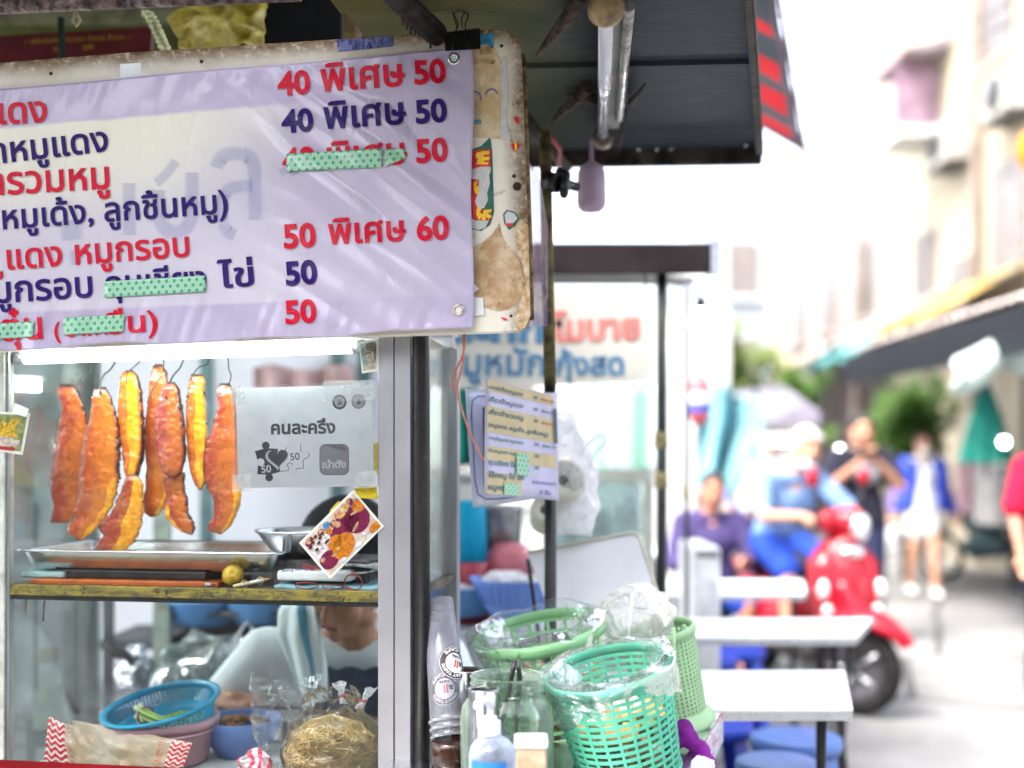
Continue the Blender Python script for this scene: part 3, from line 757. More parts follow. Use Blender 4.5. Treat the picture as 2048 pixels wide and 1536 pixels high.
# ------------------------------------------------------------------ roast pork strips
def pork_mat(name, flesh, flesh2, seed):
    n = NT(name); co = n.co(); cs = n.mapp(co, (1, 1, 1), (0, 0, 0), (seed, seed * .7, 0))
    m = n.attr('mask')
    f = n.noise(cs, 32, 8, .72, .5); g = n.noise(cs, 70, 5, .7)
    sd = n.attr('side'); c = n.mix(n.ramp(n.ma('ADD', f, n.ma('MULTIPLY', n.ma('SUBTRACT', sd, .45), .45)), .38, .62), lin(flesh), lin(flesh2))
    c = n.mix(n.ma('MULTIPLY', n.ramp(n.noise(cs, 15, 5, .6), .52, .72), .6), c, lin((.40, .17, .03)))
    c = n.mix(n.ma('MULTIPLY', n.ramp(n.noise(n.mapp(cs, (1, 1, 1), (0, 0, 0), (5, 3, 1)), 20, 5, .6), .60, .72), .5), c, lin((.20, .14, .10)))
    fat = n.ramp(n.ma('ADD', m, n.ma('MULTIPLY', n.ma('SUBTRACT', n.noise(cs, 38, 4), .5), .35)), .42, .56)
    c = n.mix(fat, c, n.mix(n.ramp(g, .35, .65), lin((.70, .22, .005)), lin((.84, .40, .012))))
    c = n.mix(n.ma('MULTIPLY', n.ramp(n.attr('char'), .0, .6), .6), c, lin((.20, .018, .010)))
    char = n.ramp(n.ma('ADD', n.attr('char'), n.ma('MULTIPLY', n.ma('SUBTRACT', n.noise(cs, 60, 6, .7), .5), .9)), .55, .8)
    c = n.mix(char, c, lin((.03, .012, .008)))
    cell = n.vor(n.mapp(cs, (1, 1, .55)), 130)
    nr = n.bump(cell, .5, .0025, n.bump(g, .45, .005))
    return n.done(n.pbr(c, n.ma('ADD', .18, n.ma('MULTIPLY', g, .25)), 0, .6, nr, coat=.6, sss=.15))
def fillrow(left, right, n):
    ys = [p[1] for p in left], [p[1] for p in right]
    y0, y1 = max(ys[0][0], ys[1][0]), min(ys[0][-1], ys[1][-1])
    def at(pl, y):
        for i in range(len(pl) - 1):
            if pl[i][1] <= y <= pl[i + 1][1]:
                t = (y - pl[i][1]) / max(1e-6, pl[i + 1][1] - pl[i][1]); t = t * t * (3 - 2 * t) * .5 + t * .5
                return lerp(pl[i][0], pl[i + 1][0], t)
        return pl[-1][0]
    return [(lerp(y0, y1, k / n), at(left, lerp(y0, y1, k / n)), at(right, lerp(y0, y1, k / n))) for k in range(n + 1)]
def pork(label, left, right, off, thick, mat, fat_from, fat_to, seed, name='pork_strip', fat_lo=0.0, bow=0.0):
    NR, NC = 110, 40
    rows = fillrow(left, right, NR); mb = MB(); vs = []; b = 0; chars = {}; sides = {}
    for j, (y, xl, xr) in enumerate(rows):
        v = j / NR; endf = min(1, sqrt(max(0.0, min(v, 1 - v) * 14 + .015)))
        for i in range(NC):
            a = 2 * pi * i / NC; ca, sa = cos(a), sin(a)
            sx = abs(ca) ** .75 * (1 if ca > 0 else -1); sn = abs(sa) ** .40 * (1 if sa > 0 else -1)
            jag = .10 * nz(y * .09, seed * 3.3 + (5 if ca > 0 else 0)) + .06 * nz(y * .28, seed + (9 if ca > 0 else 0))
            x = (xl + xr) / 2 + (xr - xl) / 2 * sx * (1 + jag)
            p = S(x, y, off + bow * sin(v * pi))
            hump = .85 + .45 * nz(x * .02, y * .014, seed) + .22 * nz(x * .06, y * .045, seed * 2) + .14 * nz(x * .15, y * .12, seed * 3)
            p = p + NN * (thick * .42 * sn * endf * hump) 
            vs.append(p)
            u = (sx + 1) / 2
            w_ = nz(y * .02, seed * 1.7) * .12
            mk = sstep(fat_from - .1 + w_, fat_from + .06 + w_, u) * sstep(fat_to + .1, fat_to - .05, u) * sstep(fat_lo - .08, fat_lo + .04, v)
            mb.at[len(vs) - 1] = mk
            sides[len(vs) - 1] = u
            chars[len(vs) - 1] = max(sstep(.62, 1.0, abs(ca)) * (.78 + .6 * nz(y * .04, seed * 5)) * (1 - mk * .7), sstep(.06, 0, v) * 1.0, sstep(.97, 1, v) * .5)
    fs = [(j * NC + i, j * NC + (i + 1) % NC, (j + 1) * NC + (i + 1) % NC, (j + 1) * NC + i) for j in range(NR) for i in range(NC)]
    fs += [tuple(range(NC))[::-1], tuple(NR * NC + k for k in range(NC))]
    mb.add(vs, fs, True)
    me = mb.mesh(name, mat); a = me.attributes.new('side', 'FLOAT', 'POINT')
    for k in sides: a.data[k].value = sides[k]
    a = me.attributes.new('char', 'FLOAT', 'POINT')
    for k, x in chars.items(): a.data[k].value = x
    o = solo(name, me, None, label, 'roast pork', 'strips of roast pork hung on wire hooks')
    # charred crumbs along the rim belong to the strip
    cb = MB(); r_ = random.Random(seed)
    for k in range(26):
        y, xl, xr = rows[r_.randint(2, NR - 3)]; sd = r_.random() < .5
        c = S((xl if sd else xr) + r_.uniform(-2, 2), y, off + r_.uniform(-.004, .006))
        cb.ball(c, r_.uniform(.0009, .0028), (1, 1, r_.uniform(.7, 1.8)), 7)
    part('charred_rim', cb, PM('charred crust', (.012, .009, .008), .35, var=.4, vs=200), o)
    return o
MA = pork_mat('roast pork red', (.33, .038, .014), (.50, .115, .009), 1.0)
MBk = pork_mat('roast pork amber', (.40, .062, .011), (.57, .15, .009), 2.2)
MC = pork_mat('roast pork orange', (.50, .10, .006), (.68, .20, .008), 3.7)
MD = pork_mat('roast pork pink', (.33, .045, .033), (.47, .105, .015), 4.9)
pork('broad red brown pork strip hung furthest left beside the cabinet post', [(120, 768), (117, 785), (127, 815), (120, 850), (112, 885), (106, 920), (102, 955), (103, 985), (108, 1010), (103, 1030), (100, 1046)],
     [(146, 768), (158, 785), (170, 815), (178, 850), (180, 900), (178, 950), (174, 990), (165, 1020), (150, 1040), (136, 1047)], .165, .026, MA, 2, 3, 1)
pork('broad amber pork strip overlapping the leftmost one, pale fat along its lower right edge', [(190, 774), (186, 795), (182, 830), (172, 870), (164, 910), (160, 960), (158, 1000), (150, 1030), (136, 1055), (134, 1062), (158, 1082)],
     [(212, 774), (222, 795), (233, 830), (238, 870), (240, 910), (240, 950), (234, 985), (226, 1010), (212, 1035), (190, 1062), (160, 1084)], .14, .028, MBk, .84, 1.5, 2, fat_lo=.62)
pork('narrow golden pork strip with a long yellow fat seam, third from the left', [(252, 740), (243, 752), (239, 785), (237, 830), (240, 865), (246, 900), (248, 930), (256, 960), (262, 975)],
     [(265, 740), (276, 752), (283, 785), (286, 830), (288, 880), (286, 915), (278, 940), (273, 960), (268, 976)], .15, .03, MC, .45, .82, 3)
pork('short crooked pork strip with a thick yellow edge, dangling lowest into the tray', [(256, 950), (246, 975), (234, 1005), (222, 1025), (204, 1042), (198, 1050), (206, 1070), (200, 1085), (184, 1103)],
     [(275, 950), (285, 968), (286, 1010), (284, 1040), (278, 1062), (268, 1085), (254, 1100), (240, 1106)], .135, .026, MA, .62, 1.5, 4)
pork('tall orange pork strip hung behind its neighbour, its tip the highest of all', [(310, 728), (303, 745), (298, 785), (292, 830), (290, 880), (294, 930), (292, 970), (289, 1000), (289, 1024), (300, 1034)],
     [(324, 728), (333, 745), (338, 785), (345, 840), (348, 900), (345, 950), (338, 985), (332, 1010), (318, 1030), (302, 1036)], .175, .026, MBk, .86, 1.5, 5, fat_lo=.8)
pork('plump rosy pork strip with greyish patches hung in front of the tall orange one', [(334, 764), (322, 785), (315, 815), (311, 850), (312, 890), (318, 920), (328, 945), (338, 955)],
     [(350, 764), (358, 780), (363, 810), (368, 850), (370, 890), (370, 920), (362, 945), (350, 956)], .132, .034, MD, 2, 3, 6)
pork('curved dark red tail piece of pork ending in a golden foot, under the rosy strip', [(328, 945), (330, 970), (335, 1000), (332, 1010), (332, 1030), (345, 1050), (362, 1062), (380, 1070)],
     [(370, 945), (368, 970), (375, 1000), (376, 1020), (380, 1035), (388, 1045), (390, 1055), (385, 1071)], .148, .022, MA, -1, .22, 7, fat_lo=.55)
pork('slim bright yellow and orange pork strip, second from the right', [(382, 748), (379, 765), (375, 800), (374, 850), (376, 900), (380, 935), (388, 960), (398, 980)],
     [(406, 748), (409, 765), (408, 790), (411, 820), (414, 860), (412, 900), (408, 935), (412, 960), (404, 982)], .15, .028, MC, .55, 1.5, 8)
pork('long red pork strip hung furthest right, partly behind the taped paper notice', [(440, 766), (434, 780), (438, 810), (428, 845), (416, 880), (409, 910), (408, 950), (416, 975), (428, 1000), (430, 1025), (418, 1048), (414, 1060), (440, 1069)],
     [(460, 766), (468, 785), (474, 830), (478, 880), (482, 930), (484, 980), (480, 1005), (472, 1030), (462, 1050), (442, 1071)], .15, .028, MA, .80, 1.5, 9, fat_lo=.68)
HK = [([(165, 735), (160, 748), (150, 760), (148, 775), (148, 788)], 'thin wire hook through the leftmost pork strip'),
      ([(218, 722), (210, 738), (200, 748), (195, 765), (199, 790)], 'thick wavy wire hook through the amber pork strip'),
      ([(268, 720), (258, 732), (249, 742), (248, 755), (251, 766)], 'thin wire hook through the golden pork strip'),
      ([(316, 722), (316, 745), (306, 765), (298, 782), (300, 796)], 'thin wire hook through the tallest pork strip'),
      ([(356, 716), (350, 735), (338, 750), (330, 772), (328, 790), (331, 797)], 'dark bent wire hook through the rosy pork strip'),
      ([(406, 720), (404, 728), (390, 732), (380, 748), (378, 758), (384, 764)], 'thin curled wire hook through the slim yellow pork strip'),
      ([(446, 718), (449, 738), (456, 748), (457, 760), (452, 772)], 'thin wire hook through the pork strip by the paper notice')]
for pl, lab in HK:
    p0 = S(pl[0][0] + 6, 700, .16); P = [p0] + [S(x, y, .115 + .0 * i) for i, (x, y) in enumerate(pl)]
    P[1:] = [p + NN * .03 * (1 - i / len(pl)) for i, p in enumerate(P[1:])]
    sm = []
    for i in range(len(P) - 1):
        for k in range(4): sm.append(P[i].lerp(P[i + 1], k / 4))
    sm.append(P[-1]); sm = [sm[0]] + [(sm[i - 1] + sm[i] * 2 + sm[i + 1]) / 4 for i in range(1, len(sm) - 1)] + [sm[-1]]
    mb = MB(); mb.tube(sm, .0021 if 'thick' in lab or 'dark' in lab else .0014, 7)
    solo('meat_hook', mb, M_WIRE, lab, 'wire hook', 'wire hooks on the hanging rail')

# ------------------------------------------------------------------ on the shelf
def tray(u0, u1, n0, n1, z, h, rim=.014, r=.03):
    mb = MB()
    def rr(inset, zz, rad):
        P = []; a0, a1, b0, b1 = u0 + inset, u1 - inset, n0 + inset, n1 - inset
        for (cu_, cn, s0) in ((a1 - rad, b0 + rad, -90), (a1 - rad, b1 - rad, 0), (a0 + rad, b1 - rad, 90), (a0 + rad, b0 + rad, 180)):
            for k in range(7):
                t = radians(s0 + 15 * k); P.append(LU(cu_ + rad * cos(t), cn + rad * sin(t), zz))
        return P
    rings = [rr(rim + .0, z + h - .004, r), rr(0, z + h - .004, r + .01), rr(-.001, z + h, r + .01), rr(rim, z + h + .0015, r), rr(rim + .004, z + h - .004, r), rr(rim + .014, z + .006, r), rr(rim + .02, z + .0015, r)]
    m = len(rings[0]); vs = [p for q in rings for p in q]
    mb.add(vs, [(j * m + i, j * m + (i + 1) % m, (j + 1) * m + (i + 1) % m, (j + 1) * m + i) for j in range(len(rings) - 1) for i in range(m)] + [tuple((len(rings) - 1) * m + k for k in range(m))], True)
    o2 = [rr(rim + .0, z + h - .004, r), rr(rim + .012, z + .006, r), rr(rim + .02, z, r)]
    mb.add([p for q in o2 for p in q], [(j * m + (i + 1) % m, j * m + i, (j + 1) * m + i, (j + 1) * m + (i + 1) % m) for j in range(2) for i in range(m)] + [tuple(2 * m + k for k in range(m))[::-1]], True)
    return mb
tu0, tn0, tz = uz(20, 1105, .035); tu1 = uz(562, 1105, .035)[0]
mb = tray(tu0, tu1, .035, .035 + .36, 1.1, .046)
solo('steel_tray', mb, M_STEEL, 'shallow stainless steel tray under the hanging pork on the cabinet shelf', 'tray')
mb = MB()
for (x, y, n_) in ((330, 1098, .2), (300, 1100, .15), (420, 1100, .25)):
    c = S(x, y, n_); c.z = 1.106; mb.ball(c, .02, (1.3, 1, .2), 12)
solo('meat_juice', mb, PM('red meat scraps', (.35, .05, .03), .3, var=.4, vs=60, coat=.4), 'flat red meat scraps lying in the steel tray', 'meat scraps', kind='stuff')
# thin orange folder and cards under the tray
mb = MB(); z0 = 1.0695
mb.sbox(uz(60, 1170, .03)[0], uz(436, 1170, .03)[0], .03, .22, z0, z0 + .011)
fold = solo('paper_folder', mb, PM('orange printed folder', (.55, .13, .02), .4, var=.5, vs=14, col2=(.30, .06, .02)), 'orange printed folder lying flat under the steel tray', 'folder', bevel=.002)
mb = MB(); c = LU(uz(418, 1170, .03)[0], .0285, z0 + .006); mb.tube([c - UU * .008, c + UU * .008], .0042, 10, flat=1); part('round_mark', mb, PM('silver mark', (.4, .4, .42), .4), fold)
mb = MB(); mb.sbox(uz(90, 1170, .03)[0], uz(400, 1170, .03)[0], .06, .30, z0 + .0115, z0 + .0305)
solo('tray_support', mb, PM('dark greasy block', (.03, .022, .018), .5, var=.5, vs=30), 'dark greasy block holding the steel tray above the folder', 'support block', bevel=.003)
mb = MB(); mb.sbox(uz(30, 1170, .03)[0], uz(118, 1165, .03)[0], .05, .3, z0 + .012, z0 + .026)
solo('cleaning_cloth', mb, PM('pale teal cloth', (.42, .60, .60), .8, var=.2, vs=20, bump=.3), 'pale teal folded cloth at the left end of the shelf', 'cloth', bevel=.005)
# steel bowl
bc = S(612, 1066, .17); mb = MB(); k = .112
cz = 1.128
mb.lathe((bc.x, bc.y, cz), [(.001, .004), (k * .45, .005), (k * .72, .022), (k * .93, .05), (k * 1.0, .062), (k * 1.05, .064), (k * 1.05, .061), (k * .97, .055), (k * .74, .019), (k * .46, .0), (.001, 0)], 44)
solo('steel_bowl', mb, M_STEEL, 'wide shallow steel bowl at the right end of the cabinet shelf behind the monk photo', 'bowl')
mb = MB(); mb.sbox(uz(545, 1150, .08)[0], uz(735, 1150, .08)[0], .075, .28, 1.0695, 1.1275)
solo('stack_of_paper', mb, PM('dark stained paper pile', (.10, .09, .09), .7, var=.6, vs=30, bump=.4), 'dark stained pile of folded paper under the steel bowl', 'paper pile', bevel=.004)
# yellow lime
lc = S(466, 1160, .045); mb = MB(); lc.z = z0 + .0255
mb.lathe((lc.x, lc.y, lc.z), [(.0005, -.0225), (.004, -.0238), (.010, -.0215), (.019, -.014), (.0238, -.003), (.0242, .003), (.021, .013), (.013, .021), (.006, .0235), (.004, .0225), (.0005, .0222)], 28, Matrix.Rotation(radians(72), 3, 'X') @ Matrix.Rotation(radians(10), 3, 'Y'))
solo('yellow_lime', mb, PM('lime peel', (.55, .34, .02), .35, var=.35, vs=40, bump=.5, bs=220, dirt=.25, dirtcol=(.25, .15, .01)), 'small ripe yellow lime on the shelf edge between the folder and the knife', 'lime')
# little knife / pencil with rubber band
kn = thing('pencil_stub', 'orange pencil stub bound with string lying beside the yellow lime', 'pencil', S(500, 1172, .03))
a, b = S(466, 1182, .018), S(541, 1157, .05); a.z = z0 + .004; b.z = z0 + .02
mb = MB(); mb.tube([a, a.lerp(b, .45)], .0042, 6); part('pale_end', mb, PM('bare wood', (.62, .5, .34), .6), kn)
mb = MB(); mb.tube([a.lerp(b, .451), a.lerp(b, .82)], .0045, 6); part('barrel', mb, PM('white wrapped barrel', (.7, .68, .6), .5), kn)
mb = MB(); mb.tube([a.lerp(b, .821), b], [.0042, .0006], 8); part('point', mb, PM('orange wood', (.55, .22, .03), .5), kn)
for t in (.3, .72):
    mb = MB(); c = a.lerp(b, t); pts_ = [c + V((.007 * cos(x * pi / 6), .001, .008 * sin(x * pi / 6))) for x in range(12)]; mb.tube(pts_, .0009, 6, closed=True); part('string', mb, PM('cream string', (.7, .6, .4), .8), kn)
# folded paper wrapper with printed words, folded cloths, rubber bands
wp = thing('paper_wrapper', 'folded white paper wrapper with upside-down blue print on the shelf', 'wrapper', S(620, 1140, .04))
a = S(553, 1140, .03); w_ = S(700, 1140, .03); a.z = 1.098; dd = (w_ - a); dd.z = 0
mb = MB(); mb.obox(a - ZZ * .011, dd, NN * .10, ZZ * .022); part('folded_sheet', mb, PM('white wrapper paper', (.72, .73, .75), .6, var=.1, vs=20, bump=.15), wp, bevel=.006, seg=3)
mb = MB()
def WPs(px, py, lift): 
    p = S(px, py, .03); return V((p.x, p.y, p.z)) - NN * .0008
text_px(mb, 'Protex Protex', (614, 1135), (562, 1140), WPs, .02)
part('blue_lettering', mb, PM('blue print', (.03, .05, .25), .5), wp)
mb = MB(); mb.grid(lambda u, v: S(lerp(548, 752, u), 1150, .03) * 1.0 + NN * v * .12 + ZZ * (1.0765 - S(lerp(548, 752, u), 1150, .03).z + .004 * nz(u * 5, v * 3) + .006 * v), 20, 10)
o = solo('folded_cloth', mb, PM('pale blue cotton', (.30, .52, .58), .85, var=.25, vs=30, bump=.5, bs=200), 'pale blue folded cloth under the paper wrapper on the shelf', 'cloth')
o.modifiers.new('t', 'SOLIDIFY').thickness = .010
rb = MB(); c = S(752, 1122, .06)
def curlpt(t): return V((c.x, c.y, 0)) - UU * .0 + UU * (-.055 + .055 * cos(t)) + ZZ * (1.1 + .012 * sin(t))
mb = MB(); mb.grid(lambda u, v: LU(uz(752, 1120, .05)[0] - .012 * (1 - cos(pi * u)) * 0 - .07 * (1 - sin(pi * u)), .05 + v * .09, 1.112 + .011 * cos(pi * u)), 24, 6)
o = solo('newspaper_roll', mb, PM('printed newspaper', (.55, .56, .55), .7, var=.5, vs=50, bump=.2), 'curled newspaper end sticking out behind the monk photo', 'newspaper')
o.modifiers.new('t', 'SOLIDIFY').thickness = .004
M_RB = PM('red rubber', (.30, .04, .035), .5, var=.3, vs=80)
for (x, y, rx, rz, lab) in ((705, 1166, .020, .018, 'upright red rubber bands leaning on the shelf edge'), (612, 1171, .026, .007, 'flat loop of red rubber band on the shelf edge'), (664, 1174, .024, .005, 'red rubber band lying on the shelf right of the flat loop')):
    mb = MB(); cc = S(x, y, .024)
    for q in range(3 if rx < .022 else 1): mb.tube([cc + UU * (rx * cos(t * pi / 12)) + ZZ * (max(rz * sin(t * pi / 12), -(cc.z - z0 - .001)) + q * .001) + NN * (.004 * cos(t * pi / 6 + q) + q * .003) for t in range(24)], .0013, 6, closed=True)
    solo('rubber_band', mb, M_RB, lab, 'rubber band', 'rubber bands on the shelf')
mb = MB(); cc = S(660, 1120, .028); cc.z = 1.113
for q in range(7): mb.tube([cc + UU * (.045 * cos(t * pi / 12) - .03) + NN * (.03 * sin(t * pi / 12) + .035) + ZZ * (q * .0014 + .002 * sin(t + q)) for t in range(24)], .0011, 6, closed=True)
solo('rubber_band_bunch', mb, M_RB, 'bunch of thin red rubber bands on top of the paper wrapper', 'rubber bands')

# ------------------------------------------------------------------ things taped to the glass
def PG(px, py, lift=0.0): return S(px, py, -.0058 + lift)
M_PAPER = PM('bluish white paper', (.88, .91, .93), .65, var=.03, vs=30, bump=.06, trl=.62)
notice = thing('taped_notice', 'white paper notice with a puzzle emblem in a clear sleeve taped inside the glass front', 'notice', PG(610, 980))
mb = MB(); mb.prism([PG(472, 777), (PG(744, 769)), PG(748, 972), PG(476, 976)], NN * .0006); part('paper', mb, M_PAPER, notice)
mb = MB(); mb.prism([PG(462, 771, -.0028), PG(751, 763, -.0028), PG(755, 972, -.0028), PG(466, 984, -.0028)], NN * .0003); part('clear_sleeve', mb, FILM('clear sleeve', haze=.06, rough=.08, bump=.12, bs=12, spec=1.0), notice)
for q in ([(458, 775), (484, 768), (492, 806), (464, 810)], [(648, 762), (748, 760), (750, 800), (644, 804)], [(464, 950), (504, 946), (501, 982), (464, 984)], [(712, 944), (754, 941), (752, 975), (708, 977)]):
    mb = MB(); mb.prism([PG(*p, -.0040) for p in q], NN * .0003); part('tape', mb, FILM('milky tape', haze=.22, hazecol=(.90, .95, .92), rough=.3, bump=.2, bs=40), notice)
ink = MB(); text_px(ink, 'คนละครึ่ง', (542, 868), (671, 866), PG, .035, 1.0, 0, -.0009)
def poly(mb, pl, lift, surf=PG): mb.add([surf(p[0], p[1], lift) for p in pl], [t for t in geometry.tessellate_polygon([[V((p[0], p[1], 0)) for p in pl]])])
def piece(cx, cy, s, rot):
    "jigsaw piece outline in pixels: knob on top and bottom, notch left"
    P = []
    def kn(ax, ay, bx, by, out):
        d = V((bx - ax, by - ay)); n_ = V((d.y, -d.x)) * out; m = V((ax + bx, ay + by)) / 2
        q = [V((ax, ay))]
        L = d.length; d = d.normalized(); n_ = n_.normalized()
        for a in range(-140, 141, 20): q.append(m + n_ * (.20 * L) + n_ * (.17 * L * cos(radians(a))) + d * (.17 * L * sin(radians(a))))
        return q
    for (a, b, o) in (((-1, -1), (1, -1), 1), ((1, -1), (1, 1), 0), ((1, 1), (-1, 1), 1), ((-1, 1), (-1, -1), -1)):
        if o: P += kn(*a, *b, o)
        else: P.append(V(a))
    c_, s_ = cos(radians(rot)), sin(radians(rot))
    return [(cx + s * (p.x * c_ - p.y * s_), cy + s * (p.x * s_ + p.y * c_)) for p in P]
puz = MB(); poly(puz, piece(535, 923, 23, -6), -.0009)
def heart(cx, cy, s, rot=-4):
    r = []
    for k in range(36):
        t = 2 * pi * k / 36; x = 16 * sin(t) ** 3; y = -(13 * cos(t) - 5 * cos(2 * t) - 2 * cos(3 * t) - cos(4 * t))
        c_, s_ = cos(radians(rot)), sin(radians(rot)); r.append((cx + s * (x * c_ - y * s_) / 16, cy + s * (x * s_ + y * c_) / 16))
    return r
wh = MB(); poly(wh, heart(554, 917, 23), -.0012); 
dk2 = MB(); poly(dk2, heart(556, 915, 20), -.0015)
text_px(wh, '50', (523, 946), (543, 944), PG, .03, 1, 0, -.0018)
text_px(ink, '50', (581, 921), (600, 919), PG, .01, 1, 0, -.0009)
def linepx(mb, pl, w, lift=-.0009):
    for a, b in zip(pl[:-1], pl[1:]):
        a, b = V(a), V(b); d = (b - a); 
        if d.length == 0: continue
        nn = V((-d.y, d.x)).normalized() * w / 2; poly(mb, [a + nn, b + nn, b - nn, a - nn], lift)
linepx(ink, [(560, 943), (577, 941), (577, 934), (574, 930), (577, 926), (583, 926), (586, 930)], 1.3); linepx(ink, [(591, 938), (607, 936), (606, 921), (610, 917), (616, 915), (619, 909), (615, 905)], 1.3); linepx(ink, [(601, 889), (602, 904)], 1.4); linepx(ink, [(572, 894), (571, 905), (575, 909)], 1.2)
part('black_lettering', ink, M_GREYINK, notice); pz = part('puzzle_emblem', puz, M_GREYINK, notice); part('white_print', wh, PM('white print', (.7, .73, .76), .6), pz); part('heart_print', dk2, M_GREYINK, pz)
def rrect(x0, y0, x1, y1, r):
    P = []
    for (cx, cy, s0) in ((x1 - r, y0 + r, -90), (x1 - r, y1 - r, 0), (x0 + r, y1 - r, 90), (x0 + r, y0 + r, 180)):
        for k in range(6): t = radians(s0 + 18 * k); P.append((cx + r * cos(t), cy + r * sin(t)))
    return P
a1, a2, a3 = MB(), MB(), MB(); poly(a1, rrect(639, 888, 698, 950, 12), -.0008); poly(a2, rrect(640.5, 890, 696.5, 948, 11), -.0011)
poly(a1, [(650, 890), (684, 890), (694, 897), (692, 903), (668, 897)], -.0014)
text_px(a3, 'เป๋าตัง', (645, 936), (692, 935), PG, .035, 1, 0, -.0016)
ic = part('app_emblem', a1, PM('dark icon rim', (.10, .11, .12), .6), notice); part('icon_face', a2, PM('grey icon face', (.27, .29, .30), .6), ic); part('white_lettering', a3, PM('white icon print', (.70, .73, .75), .6), ic)
for (cx, cy, mat, mid) in ((679, 804, M_GREYINK, (.40, .50, .52)), (717, 803, PM('grey seal', (.30, .32, .33), .6), (.46, .48, .5))):
    s1, s2, s3 = MB(), MB(), MB(); poly(s1, ell(cx, cy, 14.5, 15), -.0009); poly(s2, ell(cx, cy, 10, 10.5), -.0012)
    poly(s3, [(cx - 5, cy + 5), (cx - 2, cy - 1), (cx - 4, cy - 5), (cx + 1, cy - 7), (cx + 4, cy - 2), (cx + 6, cy + 4), (cx, cy + 7)], -.0015)
    g = part('round_seal', s1, mat, notice); part('seal_centre', s2, PM('seal centre' + str(cx), mid, .6), g); part('seal_figure', s3, PM('seal figure', (.12, .14, .15), .6), g)
# yellow tape scraps
for q, lab in (([(708, 976), (752, 972), (757, 998), (716, 996)], 'yellow tape scrap below the paper notice'), ([(742, 890), (757, 884), (757, 950), (744, 944)], 'yellow tape scrap at the right edge of the paper notice'), ([(660, 1020), (676, 1002), (684, 1004), (672, 1030), (656, 1042)], 'yellow tape scrap at the upper left of the monk photo')):
    mb = MB(); mb.prism([S(p[0], p[1], .0042) for p in q], NN * .0006); solo('tape_scrap', mb, PM('bright yellow tape', (.80, .55, .01), .4, var=.25, vs=60, bump=.4, bs=80), lab, 'tape', 'yellow tape scraps on the cabinet glass')
# photo of people in robes, tilted
def PH(a, b, lift=0.0):
    "a, b in 0..1 across the photo print"
    c00, c10, c01 = V((604, 1086)), V((706, 986)), V((660, 1152)); p = c00 + (c10 - c00) * a + (c01 - c00) * b
    return PG(p.x, p.y, -.002 + lift)
ph = thing('taped_photo', 'tilted colour photo print of a crowd in maroon and orange robes taped to the glass', 'photo print', PH(.5, 1))
mb = MB(); mb.prism([PH(-.03, -.05), PH(1.03, -.05), PH(1.03, 1.05), PH(-.03, 1.05)], NN * .0006); part('white_border', mb, PM('photo border', (.66, .70, .62), .3), ph)
mb = MB(); mb.prism([PH(0, 0, -.0006), PH(1, 0, -.0006), PH(1, 1, -.0006), PH(0, 1, -.0006)], NN * .0004); part('backdrop_print', mb, PM('photo backdrop', (.42, .32, .24), .3, var=.5, vs=70, col2=(.55, .50, .46)), ph)
cols = {'maroon_print': (.17, .012, .05), 'orange_print': (.52, .17, .012), 'skin_print': (.50, .30, .19), 'hair_print': (.03, .022, .02), 'white_print': (.62, .62, .66), 'blue_print': (.05, .22, .42), 'yellow_print': (.62, .42, .10)}
lay = {k: MB() for k in cols}
def PE(k, a, b, ra, rb, z, rot=0):
    pl = ell(a, b, ra, rb, n=14, rot=rot); lay[k].add([PH(min(1, max(0, p[0])), min(1, max(0, p[1])), z) for p in pl], [tuple(range(14))])
r_ = random.Random(3)
for k in range(60):
    a, b = r_.uniform(.05, .98), r_.uniform(.03, .45)
    if b < .5 - abs(a - .5) * .2: PE(r_.choice(['maroon_print', 'yellow_print', 'orange_print', 'maroon_print', 'white_print']), a, b + .06, .055, .09, -.0009 - k * 1e-6); PE('skin_print', a, b, .026, .034, -.00115 - k * 1e-6)
for (a, b) in ((.05, .25), (.12, .2), (.2, .14), (.1, .38), (.18, .3), (.24, .24), (.30, .2)): PE('white_print', a, b + .12, .06, .12, -.0012 - a * 1e-4); PE('skin_print', a, b, .03, .045, -.0014); PE('hair_print', a, b - .03, .032, .03, -.0016)
PE('blue_print', .42, .1, .06, .07, -.0013); PE('maroon_print', .62, .42, .24, .2, -.0015, 10); PE('maroon_print', .8, .5, .2, .3, -.0015); PE('maroon_print', .14, .72, .15, .2, -.0016); PE('orange_print', .96, .3, .12, .14, -.00155)
PE('orange_print', .42, .72, .19, .25, -.0018, 20); PE('orange_print', .36, .52, .12, .15, -.0018); PE('orange_print', .93, .92, .1, .1, -.00165); PE('skin_print', .28, .42, .05, .065, -.0020); PE('hair_print', .28, .38, .045, .03, -.0021); PE('skin_print', .07, .62, .04, .05, -.002); PE('skin_print', .55, .28, .05, .06, -.002); PE('skin_print', .72, .6, .09, .03, -.002, -30); PE('skin_print', .85, .35, .09, .03, -.002, 20)
PE('yellow_print', .33, .66, .03, .04, -.0022); PE('skin_print', .24, .72, .05, .03, -.0022, 30); PE('white_print', .6, .93, .06, .06, -.002); PE('white_print', .28, .95, .06, .05, -.002); PE('white_print', .78, .86, .06, .04, -.002)
for k, m in lay.items(): part(k, m, PM('photo ' + k, cols[k], .3, var=.35, vs=120), ph)
